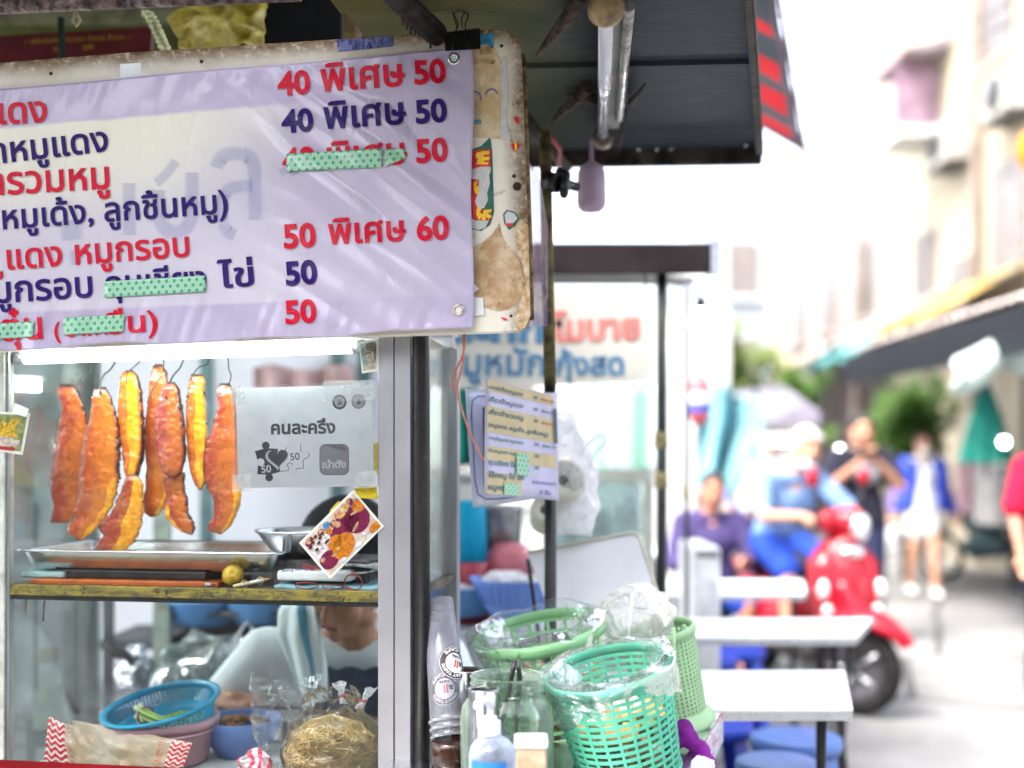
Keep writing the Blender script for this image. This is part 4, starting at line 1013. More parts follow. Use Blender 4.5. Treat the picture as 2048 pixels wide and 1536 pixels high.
# golden figure photo (left) and portrait card (top right)
gp = thing('taped_photo', 'small photo print of a golden statue taped at the left edge of the glass', 'photo print', PG(20, 905))
mb = MB(); mb.prism([PG(-40, 822), PG(60, 826), PG(45, 910), PG(-40, 896)], NN * .0006); part('white_border', mb, PM('photo border', (.66, .70, .62), .3), gp)
mb = MB(); mb.prism([PG(-36, 826, -.0008), PG(54, 831, -.0008), PG(41, 903, -.0008), PG(-36, 891, -.0008)], NN * .0004); part('backdrop_print', mb, PM('statue photo backdrop', (.10, .14, .07), .3, var=.6, vs=60, col2=(.32, .34, .10)), gp)
mb = MB(); poly(mb, [(-5, 873), (-2, 852), (8, 838), (14, 848), (22, 840), (34, 834), (40, 842), (32, 850), (30, 862), (36, 876), (20, 874), (10, 878)], -.0012); part('gold_print', mb, PM('gold print', (.62, .42, .03), .35, var=.5, vs=150), gp)
mb = MB(); poly(mb, [(-20, 876), (40, 880), (38, 895), (-20, 890)], -.0013); poly(mb, [(0, 872), (30, 876), (28, 882), (0, 880)], -.0014); part('pale_print', mb, PM('pale print', (.52, .46, .38), .35, var=.4, vs=100), gp)
mb = MB(); poly(mb, [(-20, 890), (30, 895), (29, 902), (-20, 897)], -.0016); part('red_print', mb, PM('red photo print', (.36, .02, .03), .35), gp)
mb = MB(); mb.prism([PG(30, 806, -.0025), PG(58, 818, -.0025), PG(52, 834, -.0025), PG(24, 826, -.0025)], NN * .0004); part('tape', mb, M_TAPE, gp)
pc = thing('portrait_card', 'small faded portrait card tucked at the top right of the glass beside the post', 'photo print', PG(738, 745))
mb = MB(); mb.prism([PG(717, 684), PG(757, 678), PG(757, 741), PG(724, 747)], NN * .0006); part('white_border', mb, PM('card border', (.62, .66, .56), .4), pc)
mb = MB(); mb.prism([PG(720, 688, -.0008), PG(752, 683, -.0008), PG(752, 736, -.0008), PG(727, 742, -.0008)], NN * .0004); part('backdrop_print', mb, PM('card teal', (.25, .40, .40), .4, var=.3, vs=50), pc)
mb = MB(); poly(mb, ell(740, 706, 11, 17), -.0012); poly(mb, [(726, 742), (730, 728), (742, 722), (752, 726), (752, 737)], -.0012); part('face_print', mb, PM('grey face print', (.45, .40, .34), .5, var=.4, vs=120), pc)
mb = MB(); poly(mb, ell(742, 694, 11, 9), -.0015); poly(mb, [(746, 690), (752, 690), (752, 722), (748, 716)], -.0015); poly(mb, [(734, 706), (742, 704), (742, 707), (734, 708)], -.0016); part('hair_print', mb, PM('grey hair print', (.2, .17, .13), .5, var=.4, vs=120), pc)
# ------------------------------------------------------------------ lower bay of the cabinet
def at_floor(px, py, off):
    p = S(px, py, off); return V((p.x, p.y, p.z))
def frame(normal):
    z = V(normal).normalized(); x = UU - z * UU.dot(z); x.normalize(); return Matrix((x, z.cross(x), z)).transposed()
M_PINK = PM('pink plastic', (.74, .44, .49), .4, var=.12, vs=9, trl=.15, bump=.05)
M_BLUEP = PM('blue plastic', (.008, .36, .60), .32, var=.12, vs=12, trl=.12)
bc = S(322, 1460, .21); bucket = thing('pink_tub', 'round pink plastic tub holding the blue strainer in the lower bay', 'tub', (bc.x, bc.y, ZF))
mb = MB(); zr = .738
mb.lathe((bc.x, bc.y, 0), [(.002, ZF + .001), (.105, ZF + .001), (.111, ZF + .006), (.128, zr - .02), (.137, zr - .018), (.138, zr - .004), (.135, zr), (.127, zr), (.125, zr - .018), (.108, ZF + .008), (.002, ZF + .006)], 56)
part('tub_wall', mb, M_PINK, bucket)
mb = MB(); mb.lathe((bc.x, bc.y, 0), [(.1315, zr - .032), (.1345, zr - .031), (.1345, zr - .027), (.1320, zr - .026)], 56, closed=False); part('rim_bead', mb, M_PINK, bucket)
cc = S(322, 1409, .2); R = frame((-.15, -.17, 1))
col = thing('blue_strainer', 'blue plastic strainer tilted on the pink tub with spring onions in it', 'strainer', cc - ZZ * .03)
mb = MB(); mb.lathe(cc, [(.124, -.006), (.135, -.004), (.142, .001), (.141, .006), (.134, .007), (.126, .002)], 64, R, closed=True); part('rim', mb, M_BLUEP, col)
mb = MB()
for k in range(84):                                     # slotted wall: upright ribs with open gaps
    a = 2 * pi * k / 84; a2 = a + 2 * pi / 84 * .52
    P = [R @ V((r * cos(x), r * sin(x), z)) + cc for (r, z) in ((.126, .0), (.117, -.04)) for x in (a, a2)]
    Q = [R @ V((r * cos(x), r * sin(x), z)) + cc for (r, z) in ((.128, .0), (.119, -.04)) for x in (a, a2)]
    mb.add(P + Q, [(0, 1, 3, 2), (4, 6, 7, 5), (0, 2, 6, 4), (1, 5, 7, 3)])
mb.lathe(cc, [(.002, -.062), (.098, -.060), (.112, -.050), (.1175, -.038), (.1195, -.038), (.1145, -.052), (.099, -.063), (.002, -.065)], 56, R)
mb.lathe(cc, [(.1255, .003), (.1262, -.008), (.1285, -.008), (.128, .003)], 56, R)
part('slotted_bowl', mb, M_BLUEP, col)
n = NT('spring onion'); co = n.co(); f = n.attr()
c = n.mix(n.ramp(f, .0, .32), lin((.62, .68, .44)), lin((.24, .38, .06))); c = n.mix(n.ramp(f, .45, 1.0), c, lin((.035, .12, .02)))
M_ONION = n.done(n.pbr(n.mix(n.ma('MULTIPLY', n.wave(n.mapp(co, (1, 1, 1)), 60, 3), .2), c, lin((.4, .5, .2))), .35, sss=.1, coat=.2))
on = thing('spring_onion_bunch', 'bunch of spring onions tied with a red rubber band in the blue strainer', 'spring onions', R @ V((-.04, -.03, -.03)) + cc)
mb = MB(); r_ = random.Random(5)
for k in range(15):
    a0 = V((-.072 + r_.uniform(-.006, .006), .018 + r_.uniform(-.016, .016), -.028 + r_.uniform(-.014, .026)))
    m0 = V((-.038, -.006 + r_.uniform(-.010, .010), -.026 + r_.uniform(-.009, .012))); e0 = V((.055 + r_.uniform(-.03, .03), -.045 + r_.uniform(-.02, .03), -.044 + r_.uniform(-.006, .012)))
    P = []; b = len(mb.v)
    for i in range(13):
        t = i / 12; q = a0 * (1 - t) ** 2 + m0 * 2 * t * (1 - t) + e0 * t * t; P.append(R @ q + cc)
    mb.tube(P, [lerp(.0058, .0035, i / 12) * (1.15 if i < 2 else 1) for i in range(13)], 8)
    for i in range(13 * 8): mb.at[b + i] = (i // 8) / 12
part('stalks', mb, M_ONION, on)
mb = MB(); c0 = R @ V((-.048, .002, -.024)) + cc
ax1 = R @ V((.45, .9, 0)).normalized(); ax2 = R @ V((0, 0, 1))
for q in range(2): mb.tube([c0 + R @ V((q * .003, -q * .001, 0)) + ax1 * (.022 * cos(t * pi / 10)) + ax2 * (.019 * sin(t * pi / 10)) for t in range(20)], .0014, 6, closed=True)
part('rubber_band', mb, M_RB, on)
mb = MB()
for k in range(150):
    a = r_.uniform(0, 2 * pi); rr = sqrt(r_.random()) * .052
    p = R @ V((.028 + rr * cos(a) * 1.15, .035 + rr * sin(a) * .8, -.055 + r_.uniform(0, .018) * (1 - rr / .06))) + cc
    rot = Matrix.Rotation(r_.uniform(0, 6), 3, V((r_.random(), r_.random(), r_.random())).normalized())
    rad = r_.uniform(.003, .0055); mb.lathe(p, [(rad * .6, -.003), (rad, -.003), (rad, .003), (rad * .6, .003)], 8, rot, closed=True)
solo('chopped_onion', mb, PM('chopped spring onion', (.22, .42, .04), .4, var=.5, vs=130, col2=(.03, .14, .02)), 'heap of chopped green onion rings behind the bunch in the strainer', 'chopped onion', kind='stuff')
# blue bowl with fried bits
b2 = S(482, 1436, .30); bw = thing('blue_bowl', 'small pale blue bowl of brown fried bits behind the pink tub', 'bowl', (b2.x, b2.y, ZF))
mb = MB(); mb.lathe((b2.x, b2.y, 0), [(.002, ZF), (.06, ZF + .001), (.088, ZF + .05), (.1, b2.z), (.098, b2.z + .003), (.094, b2.z), (.082, ZF + .05), (.055, ZF + .006), (.002, ZF + .005)], 40); part('bowl_wall', mb, PM('periwinkle plastic', (.13, .23, .52), .35, var=.1), bw)
mb = MB(); 
for k in range(40): a = r_.uniform(0, 6.28); rr = sqrt(r_.random()) * .07; mb.ball((b2.x + rr * cos(a), b2.y + rr * sin(a), b2.z - .02 + .018 * (1 - rr / .07) + r_.uniform(0, .006)), r_.uniform(.008, .014), (1, 1, .7), 8)
part('fried_bits', mb, PM('fried shallot', (.36, .16, .03), .6, var=.5, vs=90, bump=.4), bw)
# clear bag standing open
def crumple(mb, fn, nu, nv, amp, sc, seed, cu=True):
    def g(u, v):
        p = fn(u, v); k = sstep(0, .1, v)
        d = V((nz(p.x * sc + seed, p.y * sc, p.z * sc), nz(p.x * sc, p.y * sc + seed, p.z * sc + 7), nz(p.x * sc + 4, p.y * sc + 9, p.z * sc + seed)))
        d2 = V((nz(p.x * sc * 3 + seed, p.y * sc * 3, p.z * sc * 3), nz(p.x * sc * 3, p.y * sc * 3 + seed, p.z * sc * 3), 0)) * .45
        return p + (d + d2) * amp * (.25 + .75 * k)
    return mb.grid(g, nu, nv, cu=cu)
bg = S(560, 1500, .09)
mb = MB()
def bagf(u, v):
    a = 2 * pi * u; z = lerp(ZF + .003, .862 + .012 * sin(a * 2 + 1), v); w = lerp(.05, .084, v ** .8) * (1 - .25 * exp(-((v - .3) / .16) ** 2)); dpt = lerp(.045, .026, v)
    return V((bg.x, bg.y, z)) + UU * (w * cos(a) + .012 * v) + NN * (dpt * sin(a))
crumple(mb, bagf, 90, 80, .013, 26, 2.0)
solo('clear_bag', mb, M_FILM, 'empty clear plastic bag standing open between the tub and the noodle bag', 'plastic bag')
# noodle bag
n = NT('yellow noodles'); co = n.co()
st = n.wave(n.mapp(co, (1, 1, 1.6), (.3, .5, 0)), 42, 26, 3.5, 'DIAGONAL', 4); st2 = n.wave(n.mapp(co, (1.3, 1, 1), (1.1, .2, .6)), 48, 30, 3, 'X', 4)
h = n.ma('MAXIMUM', st, st2)
c = n.mix(n.ramp(h, .25, .9), lin((.50, .31, .10)), lin((.88, .66, .32))); c = n.mix(n.ramp(n.noise(co, 14, 4), .55, .75), c, lin((.80, .46, .09)))
M_NOODLE = n.done(n.pbr(c, .45, nrm=n.bump(h, .8, .006), sss=.1))
nb = S(665, 1500, .075); nbag = thing('noodle_bag', 'knotted clear plastic bag full of thin yellow noodles beside the right post', 'noodle bag', (nb.x, nb.y, ZF))
mb = MB()
def noodf(u, v):
    a = 2 * pi * u; t = v; r = sin(pi * min(1, t * .5 + .5)) if t > 0 else 1
    pr = [(0, .001), (0.09, .106), (.35, .112), (.65, .098), (.85, .066), (1, .001)]
    for i in range(5):
        if pr[i][0] <= t <= pr[i + 1][0]: r = lerp(pr[i][1], pr[i + 1][1], sstep(0, 1, (t - pr[i][0]) / (pr[i + 1][0] - pr[i][0]))); break
    z = ZF + .004 + .155 * t
    return V((nb.x, nb.y, z)) + UU * (r * .96 * cos(a)) + NN * (r * .62 * sin(a))
def noodg(u, v):
    p = noodf(u, v); k = .006 * nz(p.x * 30, p.y * 30, p.z * 40) + .0025 * nz(p.x * 110, p.y * 110, p.z * 160); return p + (p - V((nb.x, nb.y, p.z))).normalized() * k if (p - V((nb.x, nb.y, p.z))).length > 1e-4 else p
mb.grid(noodg, 90, 60, cu=True); part('noodles', mb, M_NOODLE, nbag)
mb = MB(); r_ = random.Random(11)
for k in range(400):
    u, v, an = r_.random(), r_.uniform(.05, .97), r_.uniform(0, 6.28); P = []
    for i in range(11):
        q = noodg(u % 1, min(.985, max(.02, v))); c = V((nb.x, nb.y, q.z)); P.append(q + (q - c).normalized() * (.0012 + .003 * abs(sin(i * .7 + k)))); an += r_.uniform(-.7, .7); u += .018 * cos(an); v += .036 * sin(an)
    mb.tube(P, .0012, 4, cap=False)
part('noodle_strands', mb, PM('noodle strand', (.80, .56, .24), .45, var=.25, vs=60, sss=.1, col2=(.66, .40, .12)), nbag)
mb = MB()
def nbagf(u, v):
    a = 2 * pi * u
    pr = [(0, .002), (.05, .108), (.3, .119), (.58, .106), (.78, .074), (.9, .062), (1, .052)]
    r = .05
    for i in range(6):
        if pr[i][0] <= v <= pr[i + 1][0]: r = lerp(pr[i][1], pr[i + 1][1], sstep(0, 1, (v - pr[i][0]) / (pr[i + 1][0] - pr[i][0]))); break
    z = ZF + .002 + .215 * v
    q = V((nb.x, nb.y, z)) + UU * (r * .98 * cos(a)) + NN * (r * .64 * sin(a))
    return q + (q - V((nb.x, nb.y, z))) * (.05 * sin(a * 9 + v * 6) * sstep(.5, 1, v))
crumple(mb, nbagf, 100, 70, .007, 30, 5.0)
part('clear_film', mb, M_FILM2, nbag)
for (x, y, sd) in ((684, 1392, 1), (727, 1402, 2)):
    c = S(x, y, .06); mb = MB()
    crumple(mb, lambda u, v: c + UU * ((.004 + .016 * abs(v - .35)) * cos(2 * pi * u)) + NN * ((.004 + .010 * abs(v - .35)) * sin(2 * pi * u)) + ZZ * ((v - .35) * .045) + UU * ((v - .35) * .03 * (1 if sd == 2 else -.4)), 30, 24, .005, 60, sd * 3.0)
    kn_ = part('knot', mb, FILM('gathered film', haze=.4, rough=.15, bump=1.0, bs=60), nbag)
    mb = MB(); mb.tube([c + UU * (.0065 * cos(t * pi / 8)) + NN * (.0065 * sin(t * pi / 8)) + ZZ * (.003 * cos(t * pi / 8 + sd)) for t in range(16)], .0018, 6, closed=True); part('rubber_band', mb, PM('scarlet rubber', (.62, .05, .04), .5), kn_)
# packets with red wavy ends
def packet(label, c00, c10, c01, c11, off0, off1, puff, stripe_to, seed, stripes='wave'):
    n = NT('packet film ' + str(seed)); uv = n.co('UV'); x, y, _ = n.sep(uv)
    wv = n.ma('FRACT', n.ma('ADD', n.ma('MULTIPLY', y, 10.0), n.ma('MULTIPLY', n.ma('SINE', n.ma('MULTIPLY', x, 6.28 * 2.4 / stripe_to)), .28)))
    s_ = n.ma('MULTIPLY', n.ma('GREATER_THAN', wv, .42), n.ma('LESS_THAN', x, stripe_to))
    txt = n.ma('MULTIPLY', n.ma('MULTIPLY', n.ma('GREATER_THAN', x, stripe_to + .04), n.ma('LESS_THAN', x, stripe_to + .09)), n.ma('GREATER_THAN', n.noise(n.mapp(uv, (9, 60, 1)), 1, 2), .56))
    co = n.co(); nr = n.bump(n.noise(co, 40, 5, .65, 1), .8, .01)
    tr = n.n('ShaderNodeBsdfTransparent'); film = n.pbr(n.mix(n.ramp(n.noise(co, 16), .3, .7), lin((.62, .46, .27)), lin((.70, .62, .5))), .2, 0, .8, nr, coat=.4)
    red_ = n.pbr(lin((.60, .015, .025)), .25, 0, .6, nr, coat=.3); wht = n.pbr(lin((.72, .66, .62)), .25, 0, .6, nr, coat=.3)
    clear = n.mixs(.62, tr.outputs[0], film)
    a = n.mixs(n.ma('LESS_THAN', x, stripe_to), clear, n.mixs(s_, wht, red_)); a = n.mixs(txt, a, red_)
    mat = n.done(a); mb = MB()
    def f(u, v, sg):
        p = V(c00).lerp(V(c10), u).lerp(V(c01).lerp(V(c11), u), v); e = sin(pi * u) ** .7 * sin(pi * v) ** .7 if 0 < u < 1 and 0 < v < 1 else 0
        q = S(p.x, p.y, lerp(off0, off1, u)) + NN * (sg * puff * e)
        return q + NN * (.006 * nz(u * 5 + seed, v * 5)) + ZZ * (.004 * nz(u * 8, v * 6 + seed))
    for sg in (-1, 1): mb.grid(lambda u, v: f(u, v, sg), 40, 30, uv=True)
    return solo('snack_packet', mb, mat, label, 'packet', 'printed packets at the front of the lower bay')
packet('clear packet with a broad red wavy band, front left of the lower bay', (98, 1434), (196, 1472), (82, 1560), (290, 1570), .05, .07, .02, .34, 3)
packet('clear packet with a narrow red striped end lying against the pink tub', (384, 1486), (140, 1438), (352, 1575), (180, 1565), .06, .10, .022, .16, 8)
mb = MB(); cpk = S(508, 1532, .05)
crumple(mb, lambda u, v: cpk + UU * ((.036 * sin(pi * min(.98, v * .8 + .1)) + .004) * cos(2 * pi * u) + .012 * v) + NN * (.022 * sin(pi * min(.98, v * .8 + .1)) * sin(2 * pi * u)) + ZZ * (.07 * v - .03), 44, 34, .012, 40, 3)
n = NT('pink and red printed film'); co = n.co()
cm = n.mix(n.ramp(n.wave(co, 14, 6, 2), .55, .62), lin((.72, .55, .60)), lin((.62, .04, .10)))
solo('crumpled_packet', mb, n.done(n.pbr(cm, .2, 0, .7, n.bump(n.noise(co, 50, 5), .7, .01), coat=.5)), 'crumpled pink and red printed packet at the foot of the clear bag', 'packet')
# red tray rim in the near left corner
mb = MB(); zt = S(150, 1527, -.045).z; u0, u1 = uz(-120, 1529, -.16)[0], uz(322, 1529, -.16)[0]
def rr3(ins, z):
    P = []; rad = .06
    for (cu_, cn, s0) in ((u1 - ins - rad, -.30 + ins + rad, -90), (u1 - ins - rad, -.04 - ins - rad, 0), (u0 + ins + rad, -.04 - ins - rad, 90), (u0 + ins + rad, -.30 + ins + rad, 180)):
        for k in range(7): t = radians(s0 + 15 * k); P.append(LU(cu_ + rad * cos(t), cn + rad * sin(t), z))
    return P
rg = [rr3(.022, zt - .06), rr3(.006, zt - .006), rr3(0, zt - .006), rr3(-.002, zt - .002), rr3(.002, zt), rr3(.012, zt - .001), rr3(.028, zt - .055)]
m = len(rg[0]); mb.add([p for q in rg for p in q], [(j * m + i, j * m + (i + 1) % m, (j + 1) * m + (i + 1) % m, (j + 1) * m + i) for j in range(len(rg) - 1) for i in range(m)] + [tuple(6 * m + k for k in range(m)), tuple(range(m))[::-1]], True)
solo('red_tray', mb, PM('red melamine', (.14, .004, .007), .6, var=.2, vs=20, spec=.2), 'red plastic tray in front of the cabinet at the lower left corner', 'tray')
mb = MB(); mb.sbox(u0 + .02, u1 - .02, -.29, -.001, zt - .10, zt - .0605); 
sl = thing('front_ledge', 'narrow steel ledge on the cart front carrying the red tray', 'ledge', LU((u0 + u1) / 2, -.15, zt - .1)); part('ledge_top', mb, M_STEEL, sl, bevel=.003)
for u in (u0 + .1, u1 - .1):
    mb = MB(); mb.tube([LU(u, -.26, zt - .101), LU(u, -.002, zt - .3)], .01, 8); part('bracket', mb, M_STEEL, sl)
# things at the back left seen through the glass
bt = S(98, 1440, .30); mb = MB(); bottle = thing('glass_bottle', 'pale green glass bottle with a wrapped tan stopper behind the left glass', 'bottle', (bt.x, bt.y, ZF))
mb.lathe((bt.x, bt.y, 0), [(.001, ZF), (.036, ZF + .002), (.038, ZF + .05), (.034, ZF + .10), (.022, ZF + .15), (.019, ZF + .215), (.017, ZF + .215), (.02, ZF + .15), (.001, ZF + .145)], 28)
part('glass_body', mb, PM('pale green bottle', (.42, .52, .33), .25, var=.3, vs=20, trl=.3), bottle)
mb = MB(); mb.lathe((bt.x, bt.y, 0), [(.001, ZF + .245), (.024, ZF + .243), (.028, ZF + .225), (.025, ZF + .212), (.001, ZF + .212)], 20); part('wrapped_stopper', mb, PM('tan paper wrap', (.5, .36, .16), .7, var=.4, vs=50, bump=.5), bottle)
mb = MB(); mb.lathe((bt.x, bt.y, 0), [(.0385, ZF + .045), (.039, ZF + .03), (.0388, ZF + .004)], 28); part('dark_base_label', mb, PM('dark label', (.03, .05, .06), .5), bottle)
mb = MB(); mb.tube([S(72, 1190, .40), S(73, 1460, .40)], .0065, 10); solo('thin_rod', mb, PM('dark slate rod', (.05, .06, .085), .4, .3), 'thin dark rod standing behind the left glass of the lower bay', 'rod')
mb = MB(); mb.obox(S(112, 1372, .33), S(150, 1432, .33) - S(112, 1372, .33), NN * .012, UU * .012 + ZZ * .008); solo('knife_handle', mb, PM('worn wooden handle', (.30, .15, .08), .6, var=.4, vs=50), 'worn brown wooden handle leaning beside the glass bottle', 'handle', bevel=.004)
for k, (x, y0, y1) in enumerate(((50, 1200, 1232), (86, 1200, 1242))):
    mb = MB(); a = S(x + 3, 1192, .1); mb.tube([a, S(x, y1, .1)], .0022, 6); solo('splinter', mb, PM('dry splinter', (.36, .24, .14), .7), ('thin dry stick dangling under the shelf at far left', 'thicker dry stick dangling under the shelf, right of the thin one')[k], 'stick')

# ------------------------------------------------------------------ people
M_SKIN = {}
def skin(name, col):
    if name in M_SKIN: return M_SKIN[name]
    n = NT('skin ' + name); co = n.co(); c = lin(col)
    f = n.noise(co, 30, 5, .6); cc_ = n.mix(n.ramp(f, .3, .7), c, (c[0] * .82, c[1] * .68, c[2] * .62))
    M_SKIN[name] = n.done(n.pbr(cc_, .45, 0, .4, n.bump(n.noise(co, 220, 3), .12, .002), sss=.12)); return M_SKIN[name]
def head_shape(mb, c, R, k=1.0):
    "head looking along R's local -Y, centre c, height about 0.235 k"
    g = lambda x, y, z: c + R @ V((x * k, y * k, z * k))
    mb.ball(g(0, .012, .035), .1 * k, (.76, .95, .86), 18, R)
    mb.ball(g(0, -.022, -.035), .078 * k, (.80, .86, 1.0), 16, R)
    mb.cap(g(0, -.055, -.085), .028 * k, g(0, -.035, -.088), .036 * k); mb.ball(g(0, -.070, -.098), .021 * k)
    mb.cap(g(0, -.088, .012), .010 * k, g(0, -.108, -.028), .0155 * k); mb.ball(g(.0135, -.095, -.030), .0105 * k); mb.ball(g(-.0135, -.095, -.030), .0105 * k)
    mb.cap(g(-.016, -.088, -.058), .0085 * k, g(.016, -.088, -.058), .0085 * k); mb.cap(g(-.014, -.086, -.071), .0095 * k, g(.014, -.086, -.071), .0095 * k)
    mb.cap(g(-.045, -.066, .028), .014 * k, g(-.012, -.082, .024), .012 * k); mb.cap(g(.045, -.066, .028), .014 * k, g(.012, -.082, .024), .012 * k)
    for s_ in (-1, 1):
        mb.ball(g(s_ * .046, -.058, -.022), .026 * k); mb.ball(g(s_ * .077, .012, -.008), .03 * k, (.32, .6, 1.0), 12, R); mb.ball(g(s_ * .052, -.01, -.062), .03 * k)
def hand_shape(mb, w, d, nrm, k=1.0, curl=.5, side=1):
    "wrist w, direction d, palm facing nrm"
    d = V(d).normalized(); nrm = (V(nrm) - d * V(nrm).dot(d)).normalized(); s_ = d.cross(nrm) * side
    mb.cap(w, .026 * k, w + d * .03 * k, .027 * k)
    for i, (off, L, r) in enumerate(((-.030, .070, .0082), (-.010, .078, .0088), (.010, .074, .0085), (.029, .060, .0076))):
        b = w + d * .055 * k + s_ * off * k; mb.cap(w + d * .015 * k + s_ * off * .7 * k, .014 * k, b + d * .03 * k, .0105 * k)
        p = b + d * .03 * k; ang = 0
        for j, fr in enumerate((.42, .32, .26)):
            ang += curl * (.75 if j == 0 else .95); q = p + (d * cos(ang) + nrm * sin(ang)) * (L * fr * k); mb.cap(p, r * k * (1 - .08 * j), q, r * k * (.92 - .08 * j)); p = q
    t0 = w + d * .02 * k - s_ * .024 * k; t1 = t0 + (d * .6 - s_ * .65 + nrm * .35).normalized() * .036 * k; t2 = t1 + (d * .8 - s_ * .15 + nrm * (.3 + .5 * curl)).normalized() * .028 * k
    mb.chain([t0, t1, t2], [.014 * k, .0105 * k, .0085 * k])
def person(label, J, k=1.0, skin_m=None, clothes=(), hair=None, group=None, face=None, voxel=.009, curl=(.4, .4), extra=None, hands=True, shoes=None, eyes=True):
    """J: world joints. head, neck, chest, waist, pelvis, and pairs sh, el, wr, hip, kn, an as (left, right); face = look direction"""
    fd = V(face or (0, -1, 0)).normalized(); up = (J['head'] - J['neck']).normalized(); ry = -(fd); rx = ry.cross(up).normalized(); up2 = rx.cross(ry)
    R = Matrix((rx, ry, up2)).transposed()
    base = V((J['pelvis'].x, J['pelvis'].y, min(a.z for a in J['an']) - .06 * k))
    root = thing('person', label, 'person', base, group)
    mb = MB(); head_shape(mb, J['head'], R, k)
    ax = (J['sh'][0] - J['sh'][1]).normalized()
    mb.cap(J['neck'], .058 * k, J['head'] - up * .05 * k + ry * .01 * k, .052 * k); mb.cap(J['chest'], .11 * k, J['neck'], .062 * k)
    mb.cap(J['chest'] + ax * .065 * k, .098 * k, J['chest'] - ax * .065 * k, .098 * k); mb.cap(J['chest'], .115 * k, J['waist'], .105 * k); mb.cap(J['waist'] + ax * .04 * k, .095 * k, J['waist'] - ax * .04 * k, .095 * k)
    mb.cap(J['waist'], .105 * k, J['pelvis'], .115 * k); mb.cap(J['pelvis'] + ax * .06 * k, .105 * k, J['pelvis'] - ax * .06 * k, .105 * k)
    for i in (0, 1):
        mb.cap(J['neck'], .05 * k, J['sh'][i], .055 * k); mb.cap(J['chest'], .09 * k, J['sh'][i], .058 * k)
        mb.chain([J['sh'][i], J['el'][i], J['wr'][i]], [.053 * k, .039 * k, .027 * k])
        mb.chain([J['hip'][i], J['kn'][i], J['an'][i]], [.088 * k, .054 * k, .036 * k]); mb.cap(J['el'][i].lerp(J['wr'][i], .3), .037 * k, J['wr'][i], .025 * k); mb.cap(J['kn'][i].lerp(J['an'][i], .3), .056 * k, J['an'][i], .036 * k)
        td = J.get('toe', (fd, fd))[i]; td = V((td.x, td.y, 0)).normalized()
        mb.cap(J['an'][i] - td * .03 * k - ZZ * .035 * k, .032 * k, J['an'][i] + td * .13 * k - ZZ * .043 * k, .026 * k); mb.cap(J['an'][i], .036 * k, J['an'][i] + td * .06 * k - ZZ * .03 * k, .034 * k)
        if hands:
            hd = J.get('hd', (None, None))[i] or (J['wr'][i] - J['el'][i]); hn = J.get('hn', (None, None))[i] or (fd if abs(hd.normalized().dot(fd)) < .9 else V((0, 0, -1)))
            hand_shape(mb, J['wr'][i], hd, hn, k, curl[i], 1 if i == 0 else -1)
    body = blob(mb, voxel * k, 3, 'body'); part('body', body, skin_m, root)
    for cl in clothes:
        mb = MB(); g = cl.get('g', .016) * k
        if 'torso' in cl:
            a, b = cl['torso']                          # 'neck'..'pelvis'
            mb.cap(J['chest'] + ax * .065 * k, .098 * k + g, J['chest'] - ax * .065 * k, .098 * k + g); mb.cap(J['chest'], .112 * k + g, J['waist'], .108 * k + g); mb.cap(J['waist'] + ax * .04 * k, .10 * k + g, J['waist'] - ax * .04 * k, .10 * k + g)
            if b >= 1: e = J['waist'].lerp(J['pelvis'], b); mb.cap(J['waist'] + ax * .045 * k, .10 * k + g, e + ax * .06 * k, .108 * k + g); mb.cap(J['waist'] - ax * .045 * k, .10 * k + g, e - ax * .06 * k, .108 * k + g)
            for i in (0, 1): mb.cap(J['neck'] - ZZ * .035 * k, .058 * k + g * .5, J['sh'][i], .056 * k + g); mb.cap(J['chest'], .09 * k + g, J['sh'][i], .058 * k + g)
        if 'sleeve' in cl:
            for i in (0, 1):
                s_ = cl['sleeve']
                if s_ <= 1: mb.cap(J['sh'][i], .056 * k + g, J['sh'][i].lerp(J['el'][i], s_), .048 * k + g * 1.1)
                else: mb.chain([J['sh'][i], J['el'][i], J['el'][i].lerp(J['wr'][i], s_ - 1)], [.056 * k + g, .043 * k + g, .033 * k + g])
        if 'legs' in cl:
            s_ = cl['legs']; mb.cap(J['pelvis'] + ax * .06 * k, .106 * k + g, J['pelvis'] - ax * .06 * k, .106 * k + g); mb.cap(J['pelvis'] + ZZ * .06 * k + ax * .05 * k, .10 * k + g, J['pelvis'] + ZZ * .06 * k - ax * .05 * k, .10 * k + g)
            for i in (0, 1):
                mb.cap(J['pelvis'], .10 * k + g, J['hip'][i], .09 * k + g)
                if s_ <= 1: mb.cap(J['hip'][i], .09 * k + g, J['hip'][i].lerp(J['kn'][i], s_), .066 * k + g * 1.2)
                else: mb.chain([J['hip'][i], J['kn'][i], J['kn'][i].lerp(J['an'][i], s_ - 1)], [.09 * k + g, .06 * k + g, .046 * k + g])
        if 'skirt' in cl:
            e = J['pelvis'] - ZZ * cl['skirt'] * k; mb.cap(J['waist'], .11 * k + g, J['pelvis'], .13 * k + g)
            for q in (-1, 1): mb.cap(J['pelvis'] + ax * .06 * q * k, .11 * k + g, e + ax * .075 * q * k, .105 * k + g)
        if 'caps' in cl:
            for (p0, r0, p1, r1) in cl['caps']: mb.cap(p0, r0, p1, r1)
        part(cl['name'], blob(mb, cl.get('voxel', .011) * k, 4, cl['name']), cl['mat'], root, label=cl.get('label'))
    c = J['head']; gl = lambda x, y, z: c + R @ V((x * k, y * k, z * k))
    if hair:
        mb = MB(); mb.ball(gl(0, .022, .050), .104 * k, (.80, .93, .82), 18, R); mb.ball(gl(0, .05, .0), .085 * k, (.86, .72, .95), 16, R)
        if hair.get('long'): mb.cap(gl(0, .07, .02), .075 * k, gl(0, .075, -.13), .05 * k)
        mb.cap(gl(-.06, -.035, .075), .026 * k, gl(.06, -.035, .075), .026 * k)
        part('hair', blob(mb, .008 * k, 3, 'hair'), hair['mat'], root)
